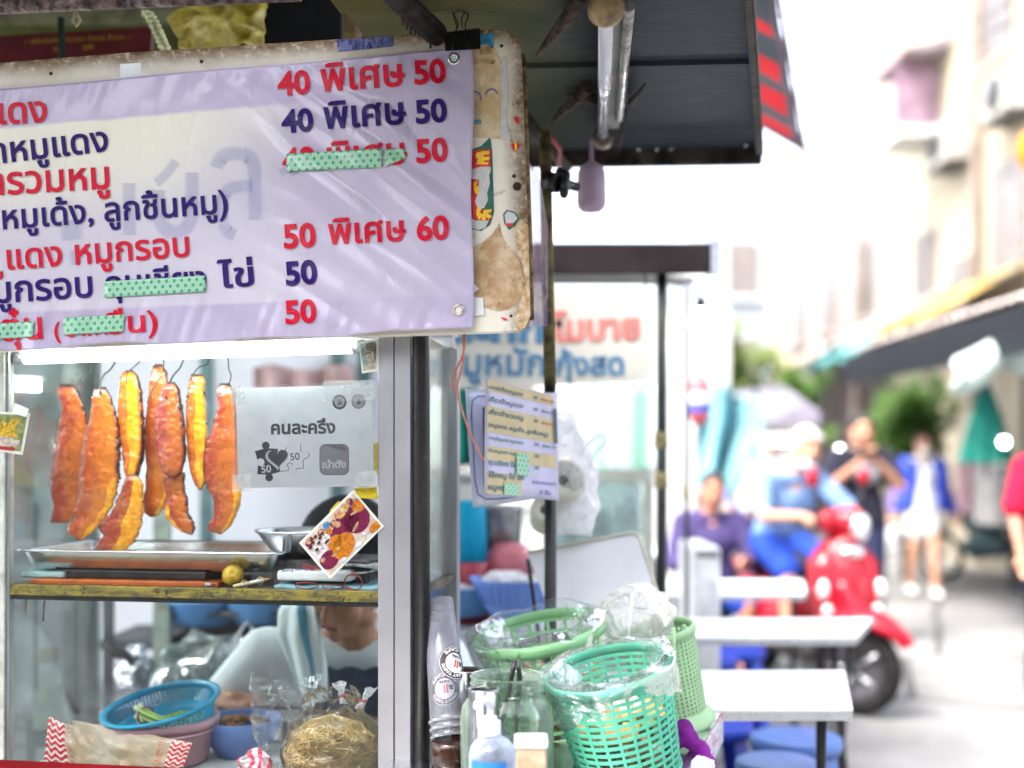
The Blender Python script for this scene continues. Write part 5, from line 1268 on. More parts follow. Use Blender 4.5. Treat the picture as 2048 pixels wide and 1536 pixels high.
    if eyes:
        for s_ in (-1, 1):
            mb = MB(); mb.ball(gl(s_ * .031, -.080, .008), .0115 * k, (1.15, .55, .6), 12, R); e = part('eye', mb, PM('eye dark', (.03, .02, .018), .2), root)
            mb = MB(); mb.tube([gl(s_ * .012, -.094, .034), gl(s_ * .034, -.090, .040), gl(s_ * .053, -.074, .034)], .0038 * k, 6); part('eyebrow', mb, PM('brow dark', (.02, .015, .012), .8), root)
        mb = MB(); mb.cap(gl(-.019, -.0935, -.0645), .0055 * k, gl(.019, -.0935, -.0645), .0055 * k); mb.ball(gl(0, -.096, -.0645), .0075 * k, (1.5, .6, .9), 10, R); part('mouth', mb, PM('lip red', (.33, .085, .075), .4), root)
    if shoes:
        for i in (0, 1):
            mb = MB(); td = J.get('toe', (fd, fd))[i]; td = V((td.x, td.y, 0)).normalized(); mb.cap(J['an'][i] - td * .035 * k - ZZ * .033 * k, .042 * k, J['an'][i] + td * .14 * k - ZZ * .042 * k, .034 * k); mb.cap(J['an'][i] - ZZ * .02 * k, .043 * k, J['an'][i] + td * .05 * k - ZZ * .03 * k, .042 * k)
            part('shoe', blob(mb, .01, 3, 'shoe'), shoes, root)
    return root, R
def stand(x, y, h, rz=0, arms=None, step=0.0, lean=0.0):
    "joints of a standing figure facing -Y before turning by rz"
    k = h / 1.70; Rz = Matrix.Rotation(rz, 3, 'Z'); P = lambda a, b, c: V((x, y, 0)) + Rz @ V((a * k, b * k, c * k))
    J = dict(head=P(0, -.02 - lean, 1.585), neck=P(0, .01 - lean * .8, 1.44), chest=P(0, 0 - lean * .6, 1.27), waist=P(0, 0 - lean * .2, 1.07), pelvis=P(0, .01, .93))
    J['sh'] = [P(.175, .01 - lean * .7, 1.385), P(-.175, .01 - lean * .7, 1.385)]
    if arms is None: arms = (((.235, .03, 1.11), (.25, -.05, .87)), ((-.235, .03, 1.11), (-.25, -.05, .87)))
    J['el'] = [P(*a[0]) for a in arms]; J['wr'] = [P(*a[1]) for a in arms]
    J['hip'] = [P(.085, .01, .89), P(-.085, .01, .89)]; J['kn'] = [P(.095, -.03 - step * .55, .49), P(-.095, -.03 + step * .35, .49)]; J['an'] = [P(.10, .02 - step, .085), P(-.10, .02 + step, .085 + abs(step) * .18)]
    f = Rz @ V((0, -1, 0)); J['toe'] = (f, f); return J, k, f
M_HAIRB = PM('black hair', (.012, .010, .010), .45, var=.4, vs=80, bump=.6, bs=180)
# vendor bending behind the cabinet
YV = 3.06
w3 = lambda px, py, Y: W(px, py, Y)
Jv = dict(head=w3(700, 1178, YV - .02), neck=w3(712, 1292, YV + .07), chest=w3(700, 1395, YV + .12), waist=V((-.40, YV + .27, .50)), pelvis=V((-.38, YV + .36, .40)))
Jv['sh'] = [w3(880, 1322, YV + .1), w3(535, 1312, YV + .1)]
Jv['el'] = [V((-.08, YV + .02, .56)), V((-.86, YV + .02, .60))]
Jv['wr'] = [V((-.40, YV - .09, .665)), w3(452, 1400, YV - .07)]
Jv['hd'] = [V((-1, -.2, .15)), V((.85, -.45, .0))]; Jv['hn'] = [V((.1, -.6, -.7)), V((0.3, .1, -1))]
Jv['hip'] = [V((-.28, YV + .36, .38)), V((-.48, YV + .36, .38))]; Jv['kn'] = [V((-.16, YV + .04, .40)), V((-.62, YV + .04, .40))]; Jv['an'] = [V((-.2, YV + .12, .085)), V((-.58, YV + .12, .085))]
Jv['toe'] = (V((0, -1, 0)),) * 2
M_TOWEL = PM('white cotton', (.84, .90, .91), .85, var=.12, vs=9, bump=.4, bs=160); M_NAVY = PM('navy apron cloth', (.018, .045, .085), .8, var=.3, vs=30, bump=.3, bs=200)
ax_ = (Jv['sh'][0] - Jv['sh'][1]).normalized()
vend, Rv = person('vendor in a white shirt, navy apron and black cap bending behind the food cabinet', Jv, 1.04, skin('vendor', (.48, .25, .15)),
    [dict(name='shirt', mat=M_TOWEL, torso=(0, 0), sleeve=1.55, g=.024), 
     dict(name='apron', mat=M_NAVY, caps=[(w3(645, 1368, YV - .05), .05, w3(640, 1500, YV + .0), .07), (w3(755, 1368, YV - .05), .05, w3(760, 1500, YV + 0), .07), (w3(700, 1372, YV - .06), .055, w3(700, 1520, YV + 0), .09), (w3(650, 1345, YV + .0), .022, w3(640, 1400, YV - .03), .05), (w3(752, 1380, YV + .0), .02, w3(760, 1410, YV - .03), .05)]),
     dict(name='trousers', mat=PM('dark trousers', (.03, .03, .035), .8), legs=1.9)],
    None, face=(-.46, -.80, -.36), voxel=.0062, curl=(.8, 1.25))
mb = MB(); c = w3(697, 1092, YV + .0); mb.ball(c, .14, (.98, 1.0, 1.0), 26); part('cap', blob(mb, .010, 2, 'cap'), PM('black cap cloth', (.012, .014, .018), .8, var=.4, vs=40, bump=.3), vend)
n = NT('towel with a blue stripe'); uv = n.co('UV'); x, y, _ = n.sep(uv)
c = n.mix(n.ma('MULTIPLY', n.ramp(x, .52, .56), n.ramp(x, .74, .70)), lin((.80, .90, .90)), lin((.14, .46, .66)))
M_STRIPE = n.done(n.pbr(c, .85, nrm=n.bump(n.noise(n.co(), 150, 4), .4, .004)))
tA = [(588, 1188, .09), (562, 1222, .02), (560, 1268, -.04), (582, 1330, -.075), (606, 1400, -.085)]; tB = [(622, 1182, .06), (634, 1222, -.035), (642, 1270, -.075), (650, 1330, -.10), (652, 1400, -.105)]
mb = MB()
def twl(u, v):
    f = v * 4; i = min(3, int(f)); t = f - i; a = V(tA[i]).lerp(V(tA[i + 1]), t); b = V(tB[i]).lerp(V(tB[i + 1]), t); p = a.lerp(b, u); q = w3(p.x, p.y, YV + p.z); q.y -= .022 * sin(pi * u) + .008 * sin(u * 13 + v * 3); return q
mb.grid(twl, 30, 44, uv=True); o = part('towel', mb, M_STRIPE, vend); o.modifiers.new('t', 'SOLIDIFY').thickness = .008
# chopsticks / knife in his hand
mb = MB(); a = Jv['wr'][1] + V((.05, -.05, -.005)); mb.tube([a + V((-.06, .02, -.01)), a + V((.16, -.02, .0))], .006, 8); solo('kitchen_tool', mb, PM('black handle', (.015, .014, .014), .4), 'black handled kitchen tool gripped in the fist of the vendor', 'tool')
mb = MB(); mb.lathe((-.38, YV + .38, 0), [(.001, .262), (.15, .26), (.16, .25), (.165, .0), (.155, 0), (.15, .24), (.001, .245)], 28); solo('vendor_stool', mb, PM('blue stool plastic', (.03, .12, .5), .4), 'low blue stool under the bending vendor', 'stool')
# ------------------------------------------------------------------ side counter with jars, cups and baskets
ZC = .715
cA = G(1442, 1424, ZC); cB = V((.262, 2.02, ZC)); cC = V((-.32, 2.06, ZC)); cD = V((-.17, 2.93, ZC)); cE = V((cA.x - .30, cA.y + .13, ZC))
counter = thing('side_counter', 'worn stainless steel side counter carrying the jars and green baskets', 'counter', V((.1, 2.5, 0)))
mb = MB(); mb.prism([cC, cB, cA, cE, cD], -ZZ * .004); part('steel_top', mb, M_STEEL, counter)
n = NT('scuffed apron paint'); co = n.co(); f = n.noise(n.mapp(co, (6, 6, 20)), 3, 6, .7)
M_APRON = n.done(n.pbr(n.mix(n.ramp(f, .52, .6), lin((.55, .55, .60)), lin((.45, .05, .10))), .4, .3, nrm=n.bump(f, .3, .005)))
mb = MB(); d = (cA - cB); mb.obox(cB - ZZ * .075, d, V((d.y, -d.x, 0)).normalized() * .006, ZZ * .0705); part('edge_apron', mb, M_APRON, counter, bevel=.002)
mb = MB(); d2 = (cE - cA); mb.obox(cA - ZZ * .075, d2, V((-d2.y, d2.x, 0)).normalized() * -.006, ZZ * .0705); mb.obox(cC - ZZ * .075, cB - cC, V((0, .006, 0)), ZZ * .0705); part('edge_apron', mb, M_STEEL, counter)
for p in (cA + V((-.05, -.05, 0)), cB + V((-.05, .05, 0)), cC + V((.06, .06, 0)), cD + V((.04, -.06, 0))):
    mb = MB(); mb.tube([V((p.x, p.y, .0)), V((p.x, p.y, ZC - .005))], .014, 10); part('leg', mb, M_BLACKPAINT, counter)
# cups
M_CUP = FILM('frosted cup plastic', (.95, .95, .98), haze=.11, hazecol=(.66, .66, .72), rough=.16, bump=.04, bs=30, edge=1.0, spec=1.0)
M_LOGO = PM('brown black logo ink', (.035, .018, .02), .4, var=.2, vs=90); M_LOGOW = PM('white logo ink', (.70, .68, .70), .4, var=.05); M_LOGOR = PM('red logo ink', (.55, .04, .05), .4)
c0 = W(904, 1474, 2.365); c1 = W(876, 1200, 2.47); A = (c1 - c0).normalized(); HC = (c1 - c0).length - .032
Ry = A.cross(V((1, 0, 0))).normalized(); Rx = Ry.cross(A).normalized(); RC = Matrix((Rx, Ry, A)).transposed()
def cup(k, label, logo_phi, logo_z, logo_rot, tone):
    o = c0 + A * (.016 * k); sc = 1 + .012 * k
    root = thing('plastic_cup', label, 'cup', o, 'upside-down cups in the stack')
    mb = MB(); prof = [(.0365, HC - .012), (.037, HC), (.0345, HC), (.033, HC - .012), (.001, HC - .012)]
    r0, r1 = .041 * sc, .0315 * sc
    mb.lathe(o, [(r0 + .004, .004), (r0 + .0045, .001), (r0 + .003, -.001), (r0, .001), (r0, .012), (lerp(r0, r1, .5), HC * .5), (r1, HC), (r1 - .002, HC + .0005), (r1 - .004, HC - .008), (.001, HC - .008)], 56, RC)
    part('cup_wall', mb, M_CUP, root)
    if logo_phi is not None:
        def cp(lx, ly, lift):
            ang = radians(logo_rot); x = lx * cos(ang) - ly * sin(ang); y = lx * sin(ang) + ly * cos(ang)
            z = logo_z - y; r = lerp(r0, r1, z / HC) + .0006 + lift; ph = radians(logo_phi) - pi / 2 + x / r
            return o + RC @ V((r * cos(ph), r * sin(ph), z))
        def ring(mb, a, b, lift): mb.grid(lambda u, v: cp(lerp(a, b, v) * cos(2 * pi * u), lerp(a, b, v) * sin(2 * pi * u), lift), 48, 6, cu=True)
        RL = .036
        m1, m2, m3 = MB(), MB(), MB(); ring(m1, .0215, RL - .0022, .0); ring(m1, RL - .0012, RL, 0); ring(m2, RL - .0022, RL - .0012, .0); ring(m2, .0005, .0215, .0)
        for txt, a0, a1, inner, flip in (('ALL CAFE', -155, -25, .0245, 1), ('GREAT TASTE', 160, 20, .031, -1)):
            L = glyphs(txt, .03)[1]; wd = L[1] - L[0]; sz = radians(abs(a1 - a0)) * .0275 / wd
            sz = min(sz, .0085)
            text_map(m2, txt, lambda t, y, k_: (lambda an, rr: cp(rr * cos(an), -rr * sin(an), .0005))(radians(lerp(a0, a1, t)), (inner + y * sz) if flip < 0 and False else ((.0315 - (1 - 0) * 0 - y * sz * -1 - .0075) if flip < 0 else (.0315 - y * sz))), .03)
        for x in (-.006, .0): m3.add([cp(x - .002, -.010, .0006), cp(x + .002, -.010, .0006), cp(x + .002, .008, .0006), cp(x - .002, .008, .0006)], [(0, 1, 2, 3)])
        text_map(m1, 'a', lambda t, y, k_: cp(-.019 + t * .010, .006 - y * .018, .0006), .05); text_map(m1, 'café', lambda t, y, k_: cp(-.011 + t * .022, .0165 - y * .009, .0006), .03)
        lg = part('round_logo', m1, tone, root); part('logo_face', m2, M_LOGOW, lg); part('red_bars', m3, M_LOGOR, lg)
        m4 = MB(); m4.grid(lambda u, v: o + RC @ V((lambda r, ph, z: (r * cos(ph), r * sin(ph), z))(lerp(r0, r1, .62) + .0007, radians(logo_phi - 8) - pi / 2 + u * .2, HC * .60 + v * .014)), 6, 3); part('small_print', m4, PM('faint print', (.25, .22, .24), .5, var=.5, vs=300), root)
cup(0, 'inverted cafe cup with a faded round logo, lowest of the nested stack', -6, .095, 182, PM('faded brown logo', (.045, .028, .03), .45))
cup(1, 'plain frosted cup nested in the middle of the stack beside the black pole', None, 0, 0, None)
cup(2, 'outermost inverted cafe cup, its dark round logo turned to the right rim', 38, .115, 200, M_LOGO)
mb = MB(); zb = c0.z - .004; mb.lathe((c0.x, c0.y, 0), [(.001, ZC + .001), (.042, ZC + .002), (.0445, ZC + .01), (.0445, zb - .02), (.042, zb - .004), (.039, zb - .002), (.001, zb - .0025)], 40)
solo('coffee_jar', mb, PM('dark brown liquid glass', (.035, .012, .006), .15, 0, var=.4, vs=30, coat=.25), 'dark brown jar of liquid under the stack of cups', 'jar')
# pump bottle
pc_ = W(985, 1500, 2.10); pb = thing('pump_bottle', 'clear hand gel bottle with a white pump and blue label', 'pump bottle', (pc_.x, pc_.y, ZC))
zs = W(985, 1478, 2.10).z; M_CLEAR = FILM('clear bottle wall', (.93, .95, .98), haze=.30, hazecol=(.62, .68, .82), rough=.06, bump=.05, bs=20, edge=.7, spec=1.6)
mb = MB(); mb.lathe((pc_.x, pc_.y, 0), [(.001, ZC + .001), (.040, ZC + .001), (.043, ZC + .008), (.043, zs - .03), (.040, zs - .014), (.030, zs - .002), (.018, zs + .004), (.016, zs + .010)], 40); part('bottle_wall', mb, M_CLEAR, pb)
mb = MB(); mb.lathe((pc_.x, pc_.y, 0), [(.001, ZC + .004), (.0395, ZC + .004), (.0405, zs - .055), (.001, zs - .055)], 36); part('gel', mb, PM('pale blue gel', (.35, .45, .68), .12, var=.1, trl=.4), pb)
mb = MB(); mb.grid(lambda u, v: V((pc_.x + .0436 * cos(-pi * .85 + u * pi * .55), pc_.y + .0436 * sin(-pi * .85 + u * pi * .55), ZC + .02 + v * (zs - .032 - ZC - .02))), 16, 6); part('blue_label', mb, PM('bright blue label', (.03, .20, .60), .35, var=.3, vs=30), pb)
zn = zs + .008; mb = MB(); mb.lathe((pc_.x - .004, pc_.y, 0), [(.001, zn), (.019, zn), (.0195, zn + .004), (.0185, zn + .026), (.012, zn + .028), (.012, zn + .034), (.006, zn + .036), (.006, zn + .052), (.009, zn + .053), (.009, zn + .070), (.006, zn + .076), (.001, zn + .077)], 28); part('pump_collar', mb, M_WHITEPAINT, pb)
mb = MB(); q = V((pc_.x - .004, pc_.y, zn + .064)); mb.tube([q, q + V((-.016, -.02, .004)), q + V((-.024, -.034, .0)), q + V((-.025, -.038, -.008))], [.0075, .0065, .0055, .005], 12); part('spout', mb, M_WHITEPAINT, pb)
def can(px, py, Y, r, h, label, mat, inner):
    p = W(px, py, Y); root = thing('steel_can', label, 'can', (p.x, p.y, ZC)); mb = MB(); mb.lathe((p.x, p.y, 0), [(.001, ZC), (r, ZC), (r, p.z), (r + .002, p.z + .002), (r, p.z + .004), (r - .003, p.z)], 36); part('can_wall', mb, mat, root)
    mb = MB(); mb.lathe((p.x, p.y, 0), [(r - .0035, p.z + .001), (r - .0035, p.z - .05), (.001, p.z - .05)], 30); part('inside', mb, inner, root)
can(968, 1380, 2.20, .030, .1, 'bare steel can behind the pump bottle', M_STEEL, PM('dark steel inside', (.06, .06, .07), .4, .6))
can(932, 1342, 2.42, .033, .1, 'steel can with a rusty brown inside behind the cups', M_STEEL, PM('rusty inside', (.09, .05, .03), .6, .2, var=.5, vs=40))
# big glass jar with tongs
jc = W(1026, 1360, 2.28); zj = W(1010, 1352, 2.28).z; xj = jc.x - .012
jar = thing('glass_jar', 'large wide-mouthed greenish glass jar with a pair of black tongs in it', 'jar', (xj, jc.y, ZC))
mb = MB(); mb.lathe((xj, jc.y, 0), [(.001, ZC + .001), (.085, ZC + .002), (.092, ZC + .012), (.094, zj - .085), (.090, zj - .06), (.078, zj - .043), (.0715, zj - .036), (.0715, zj - .030), (.0745, zj - .027), (.0715, zj - .023), (.0715, zj - .018), (.0745, zj - .015), (.0715, zj - .011), (.072, zj - .003), (.0745, zj), (.0725, zj + .003), (.0675, zj), (.0675, zj - .034), (.085, zj - .06), (.089, zj - .085), (.086, ZC + .014), (.001, ZC + .01)], 64)
M_JAR = FILM('greenish jar glass', (.80, .89, .82), haze=.07, hazecol=(.5, .62, .52), rough=.02, bump=.1, bs=14, edge=2.0, spec=1.6)
part('glass_wall', mb, M_JAR, jar)
mb = MB(); mb.lathe((xj, jc.y, 0), [(.001, ZC + .0105), (.0855, ZC + .0145), (.0865, ZC + .045), (.06, ZC + .052), (.001, ZC + .05)], 36); part('pickled_fill', mb, PM('olive pickle', (.26, .27, .08), .35, var=.6, vs=60, bump=.4), jar)
mb = MB()
for z_, r_a in ((.035, .008), (.06, .008)): pass
q0 = V((xj + .028, jc.y - .088, ZC + .06))
def jl(lx, lz): a = -pi / 2 + .12 + lx / .094; return V((xj + .0948 * cos(a), jc.y + .0948 * sin(a), ZC + .03 + lz))
fr_ = [(-.04, 0), (.04, 0), (.04, .06), (.028, .075), (-.028, .075), (-.04, .06)]
loop_ = []
for a, b in zip(fr_, fr_[1:] + fr_[:1]):
    for k in range(5): loop_.append(jl(lerp(a[0], b[0], k / 5), lerp(a[1], b[1], k / 5)))
mb.tube(loop_, .0016, 6, closed=True); part('moulded_frame', mb, M_JAR, jar)
tg = thing('black_tongs', 'black scissor tongs standing in the big glass jar', 'tongs', (xj, jc.y, ZC + .055))
M_TONG = PM('black nylon', (.015, .014, .016), .3, var=.3, vs=60, coat=.2)
for s_ in (-1, 1):
    a = W(1033, 1321, 2.27) + V((.003 * s_, 0, 0)); b = W(1031, 1355, 2.27) + V((.0085 * s_, 0, 0)); c_ = W(1027, 1390, 2.28) + V((.010 * s_, 0, 0)); e = V((xj + .02 * s_ - .005, jc.y + .01, ZC + .06))
    mb = MB(); mb.tube([a, a.lerp(b, .5), b, c_, c_.lerp(e, .3), c_.lerp(e, .6), e], [.0052, .0085, .0095, .0085, .0085, .007, .005], 10, flat=.6); part('arm', mb, M_TONG, tg)
mb = MB(); p = W(1028, 1398, 2.268); mb.tube([p - V((.011, 0, 0)), p + V((.011, 0, 0))], .003, 8); part('pivot', mb, M_BRASS, tg)
# small jar with white lid
sj = W(1062, 1482, 2.02); s_j = thing('small_jar', 'small square jar of brown sauce with a flat white lid', 'jar', (sj.x, sj.y, ZC))
mb = MB(); mb.box((sj.x, sj.y, sj.z), (.058, .058, .014)); part('lid', mb, M_WHITEPAINT, s_j, bevel=.003, seg=3)
mb = MB(); mb.box((sj.x, sj.y, (ZC + sj.z - .0075) / 2), (.054, .054, sj.z - .0075 - ZC)); part('jar_body', mb, PM('brown sauce behind glass', (.28, .19, .10), .12, 0, var=.5, vs=30, col2=(.42, .36, .26), dirt=.4, dirtcol=(.16, .06, .01), coat=.6), s_j, bevel=.004)

# baskets
def lattice(mb, f, nv, nh, bw, bh, th, v0=0, v1=1):
    "openwork wall: f(a, t) -> point, outward normal; ribs and rings are flat bars"
    for k in range(nv):
        a = 2 * pi * k / nv; da = bw
        pts = []
        for j in range(9):
            t = lerp(v0, v1, j / 8); p, o = f(a, t); q, _ = f(a + da, t); pts.append((p, q, p + o * th, q + o * th))
        vs = [x for r in pts for x in r]; fs = []
        for j in range(8):
            b = j * 4; fs += [(b, b + 1, b + 5, b + 4), (b + 2, b + 6, b + 7, b + 3), (b, b + 4, b + 6, b + 2), (b + 1, b + 3, b + 7, b + 5)]
        mb.add(vs, fs)
    for j in range(nh):
        t = lerp(v0, v1, j / max(1, nh - 1)); vs = []; N_ = nv * 2
        for k in range(N_):
            a = 2 * pi * k / N_; p, o = f(a, t); q, _ = f(a, min(1.02, t + bh)); vs += [p - o * th * .15, q - o * th * .15, p + o * th * .8, q + o * th * .8]
        fs = []
        for k in range(N_):
            b, c = k * 4, ((k + 1) % N_) * 4; fs += [(b, c, c + 1, b + 1), (b + 2, b + 3, c + 3, c + 2), (b, b + 2, c + 2, c), (b + 1, c + 1, c + 3, b + 3)]
        mb.add(vs, fs)
def basket(name, label, ctr, nrm, rt, rb, h, mat, nv, nh, bw, bh, rimr, th=.003, sq=1.0):
    R = frame(nrm); root = thing(name, label, 'basket', ctr - R @ V((0, 0, h)))
    def f(a, t):
        r = lerp(rt, rb, t); return ctr + R @ V((r * cos(a), r * sin(a) * sq, -h * t)), R @ V((cos(a), sin(a), 0))
    mb = MB(); lattice(mb, f, nv, nh, bw, bh, th, .06, .97); part('lattice_wall', mb, mat, root)
    mb = MB(); mb.lathe(ctr, [(rt + .001, -rimr * 1.6), (rt + rimr * .7, -rimr * 1.4), (rt + rimr, -.001), (rt + rimr * .7, rimr * .6), (rt, rimr * .7), (rt - rimr * .3, 0), (rt - .001, -rimr * 1.6)], 64, R, closed=True); part('rim', mb, mat, root)
    mb = MB(); mb.lathe(ctr, [(.001, -h * .985), (rb + .003, -h * .985), (rb + .004, -h * .94), (rb + .006, -h * .94), (rb + .006, -h), (.001, -h)], 48, R); part('base', mb, mat, root)
    return root, R, f
M_GRN = PM('jade green plastic', (.12, .60, .41), .42, var=.2, vs=7, dirt=.25, dirtcol=(.13, .34, .20), trl=.22); M_LGRN = PM('pale green plastic', (.36, .72, .36), .4, var=.1, vs=8, trl=.3); M_BGRN = PM('apple green plastic', (.42, .66, .38), .4, var=.1, vs=8, trl=.25)
def trash(label, ctr, R, r, z0, z1, seed, n_=60):
    root = None; r_ = random.Random(seed); mb = MB()
    for k in range(n_):
        a = r_.uniform(0, 6.28); rr = sqrt(r_.random()) * r * .86; c = ctr + R @ V((rr * cos(a), rr * sin(a), r_.uniform(z0, z1)))
        w_ = r_.uniform(.012, .03); ux = V((r_.uniform(-1, 1), r_.uniform(-1, 1), r_.uniform(-1, 1))).normalized(); vx = ux.orthogonal().normalized()
        mb.grid(lambda u, v: c + ux * ((u - .5) * w_ * 2) + vx * ((v - .5) * w_ * 2) + ux.cross(vx) * (.010 * nz(u * 3 + k, v * 3, k)), 5, 5)
    n = NT('mixed kitchen litter ' + str(seed)); f = n.vor(n.co(), 18, 'SMOOTH_F1'); g = n.noise(n.co(), 16, 2)
    c = n.mix(n.ramp(g, .4, .5), lin((.62, .58, .50)), lin((.44, .28, .10))); c = n.mix(n.ramp(n.noise(n.mapp(n.co(), (1, 1, 1), (0, 0, 0), (3, 1, 7)), 14, 2), .55, .6), c, lin((.22, .30, .10)))
    return solo('kitchen_litter', mb, n.done(n.pbr(c, .55)), label, 'litter', kind='stuff')
bA = W(1216, 1338, 2.36)
rt_, RA, fA = basket('green_basket', 'jade green openwork basket nearest the viewer, lined with a clear bag', bA, (-.23, -.16, 1), .129, .104, .235, M_GRN, 25, 15, .055, .030, .0095)
trash('scraps of food and paper inside the nearest jade green basket', bA, RA, .098, -.22, -.10, 4, 70)
def bagover(label, ctr, R, rt, h_up, h_dn, seed, mat, amp=.010, sq=1.0):
    mb = MB()
    def f(u, v):
        a = 2 * pi * u
        if v < .3: t = v / .3; r = rt - .012 - .03 * (1 - t); z = lerp(-.07, .012 + h_up, t)
        elif v < .45: t = (v - .3) / .15; r = rt - .012 + .032 * t; z = .012 + h_up * (1 - t)
        else: t = (v - .45) / .55; r = rt + .020 - .020 * t + .010 * sin(a * 5 + seed) * t; z = .012 - h_dn * t * (1 + .45 * sin(a * 3 + seed) + .2 * sin(a * 7))
        return ctr + R @ V((r * cos(a), r * sin(a) * sq, z))
    def g(u, v):
        p = f(u, v); s_ = 15; return p + V((nz(p.x * s_ + seed, p.y * s_, p.z * s_), nz(p.x * s_, p.y * s_ + seed, p.z * s_ + 3), nz(p.x * s_ + 8, p.y * s_, p.z * s_ + seed))) * amp + V((nz(p.x * 70, p.y * 70, p.z * 70 + seed),) * 3) * amp * .18
    mb.grid(g, 110, 46, cu=True)
    return solo('bin_liner', mb, mat, label, 'plastic bag')
M_LINER = FILM('clear bin liner', (.98, .99, .985), haze=.035, rough=.07, bump=.6, bs=20, edge=.5, spec=.6)
bagover('clear bag lining the nearest jade green basket and folded over its rim', bA, RA, .129, .006, .06, 2.0, M_LINER)
bB = W(1078, 1262, 2.66)
rt_, RB, fB = basket('green_basket', 'wide pale green openwork basket behind the glass jar', bB, (-.19, -.13, 1), .148, .112, .24, M_LGRN, 20, 9, .06, .030, .012)
bagover('clear bag folded over the rim of the pale green basket', bB, RB, .150, .020, .10, 6.0, M_LINER, .012)
trash('light scraps inside the pale green basket behind the jar', bB, RB, .115, -.22, -.06, 9, 40)
bC = W(1312, 1262, 2.74)
rt_, RC_, fC = basket('green_basket', 'tall apple green bucket basket with small square holes and a loose carrying handle', bC, (-.22, -.10, 1), .088, .077, .235, M_BGRN, 44, 22, .085, .021, .009, sq=.95)
mb = MB(); mb.lathe(bC, [(.0765, -.20), (.094, -.215), (.099, -.228), (.098, -.236), (.09, -.238), (.076, -.23)], 48, RC_); part('flared_foot', mb, M_BGRN, rt_)
hp = [(1347, 1256), (1348, 1290), (1346, 1320), (1334, 1352), (1322, 1376)]; mb = MB(); mb.tube([W(x, y, 2.625) for x, y in hp], .0075, 10, flat=.6); part('handle', mb, M_BGRN, rt_)
hp = [(1366, 1250), (1380, 1264), (1390, 1288), (1391, 1312), (1382, 1332), (1372, 1334)]; mb = MB(); mb.tube([W(x, y, 2.72) for x, y in hp], .0078, 10, flat=.6); part('handle', mb, M_BGRN, rt_)
mb = MB(); cw = bC + V((-.05, .0, .03)); crumple(mb, lambda u, v: cw + V((.085 * cos(2 * pi * u) * sin(pi * (.05 + .9 * v)), .07 * sin(2 * pi * u) * sin(pi * (.05 + .9 * v)), .085 * cos(pi * (.05 + .9 * v)))), 70, 50, .02, 20, 4.4)
solo('white_bag', mb, FILM('milky food bag', (.98, .98, .97), haze=.3, hazecol=(.95, .94, .9), rough=.2, bump=.9, bs=24, edge=.6), 'bulging milky plastic bag stuffed into the bucket basket', 'plastic bag')
mb = MB(); mb.tube([W(1265, 1185, 2.66), W(1255, 1290, 2.64)], .0035, 8); solo('drinking_straw', mb, M_WHITEPAINT, 'white drinking straw poking out between the green baskets', 'straw')
cb = W(1318, 1222, 2.8); mb = MB(); mb.lathe((cb.x, cb.y, 0), [(.001, cb.z - .05), (.018, cb.z - .05), (.024, cb.z + .045), (.0225, cb.z + .045), (.017, cb.z - .045), (.001, cb.z - .046)], 24); pcup = solo('paper_cup', mb, PM('white paper cup', (.72, .68, .69), .5, var=.08), 'white paper cup with a pink and green print sticking out of the bucket basket', 'cup')
mb = MB(); mb.lathe((cb.x, cb.y, 0), [(.0212, cb.z + .01), (.0231, cb.z + .025)], 24); part('pink_band', mb, PM('pink band', (.55, .12, .2), .5), pcup)
mb = MB(); mb.tube([W(1333, 1215, 2.78), W(1337, 1245, 2.78)], .004, 8); part('green_print', mb, PM('lime band', (.4, .55, .05), .5), pcup)
# purple glove, red band and things at the counter corner
M_PURP = PM('purple rubber glove', (.22, .015, .26), .65, var=.25, vs=30, bump=.5, bs=120)
mb = MB(); P = [W(1318, 1462, 2.52), W(1345, 1470, 2.50), W(1368, 1455, 2.50), W(1382, 1490, 2.49), W(1405, 1502, 2.47), W(1425, 1540, 2.45)]
for p in P: p.z = max(p.z, ZC + .012)
P[3].z = ZC + .02; P[4].z = ZC + .012
P[4], P[5] = W(1402, 1498, 2.50), W(1424, 1545, 2.46)
mb.chain(P, [.014, .017, .021, .019, .018, .017]); mb.chain([W(1340, 1462, 2.52), W(1330, 1490, 2.50), W(1322, 1500, 2.5)], [.015, .013, .009]); mb.chain([W(1368, 1462, 2.5), W(1356, 1490, 2.49)], [.016, .012])
me = blob(mb, .005, 3, 'glove'); 
for v in me.vertices: v.co += v.normal * (.004 * nz(v.co.x * 60, v.co.y * 60, v.co.z * 60))
solo('rubber_glove', me, M_PURP, 'crumpled purple rubber glove hanging over the counter corner', 'glove')
mb = MB(); c = W(1322, 1508, 2.44); c.z = ZC + .003
for q in range(4): mb.tube([c + V((.018 * cos(t * pi / 10) + q * .003, .014 * sin(t * pi / 10), q * .0015)) for t in range(20)], .0016, 6, closed=True)
solo('rubber_band_bunch', mb, PM('bright red rubber', (.62, .03, .03), .5), 'bright red rubber bands lying on the counter beside the nearest basket', 'rubber bands')
mb = MB(); a = W(1308, 1499, 2.46); b = W(1337, 1494, 2.46); a.z = b.z = ZC + .016; mb.tube([a, b], .006, 10); solo('white_stopper', mb, M_WHITEPAINT, 'short white plastic tube beside the purple glove', 'tube')
mb = MB(); c = W(1405, 1530, 2.36); crumple(mb, lambda u, v: c + V((.022 * cos(2 * pi * u) * sin(pi * v), .02 * sin(2 * pi * u) * sin(pi * v), .015 * cos(pi * v))), 24, 16, .01, 50, 2); solo('white_rag', mb, M_TOWEL, 'small white rag at the counter edge below the purple glove', 'rag')

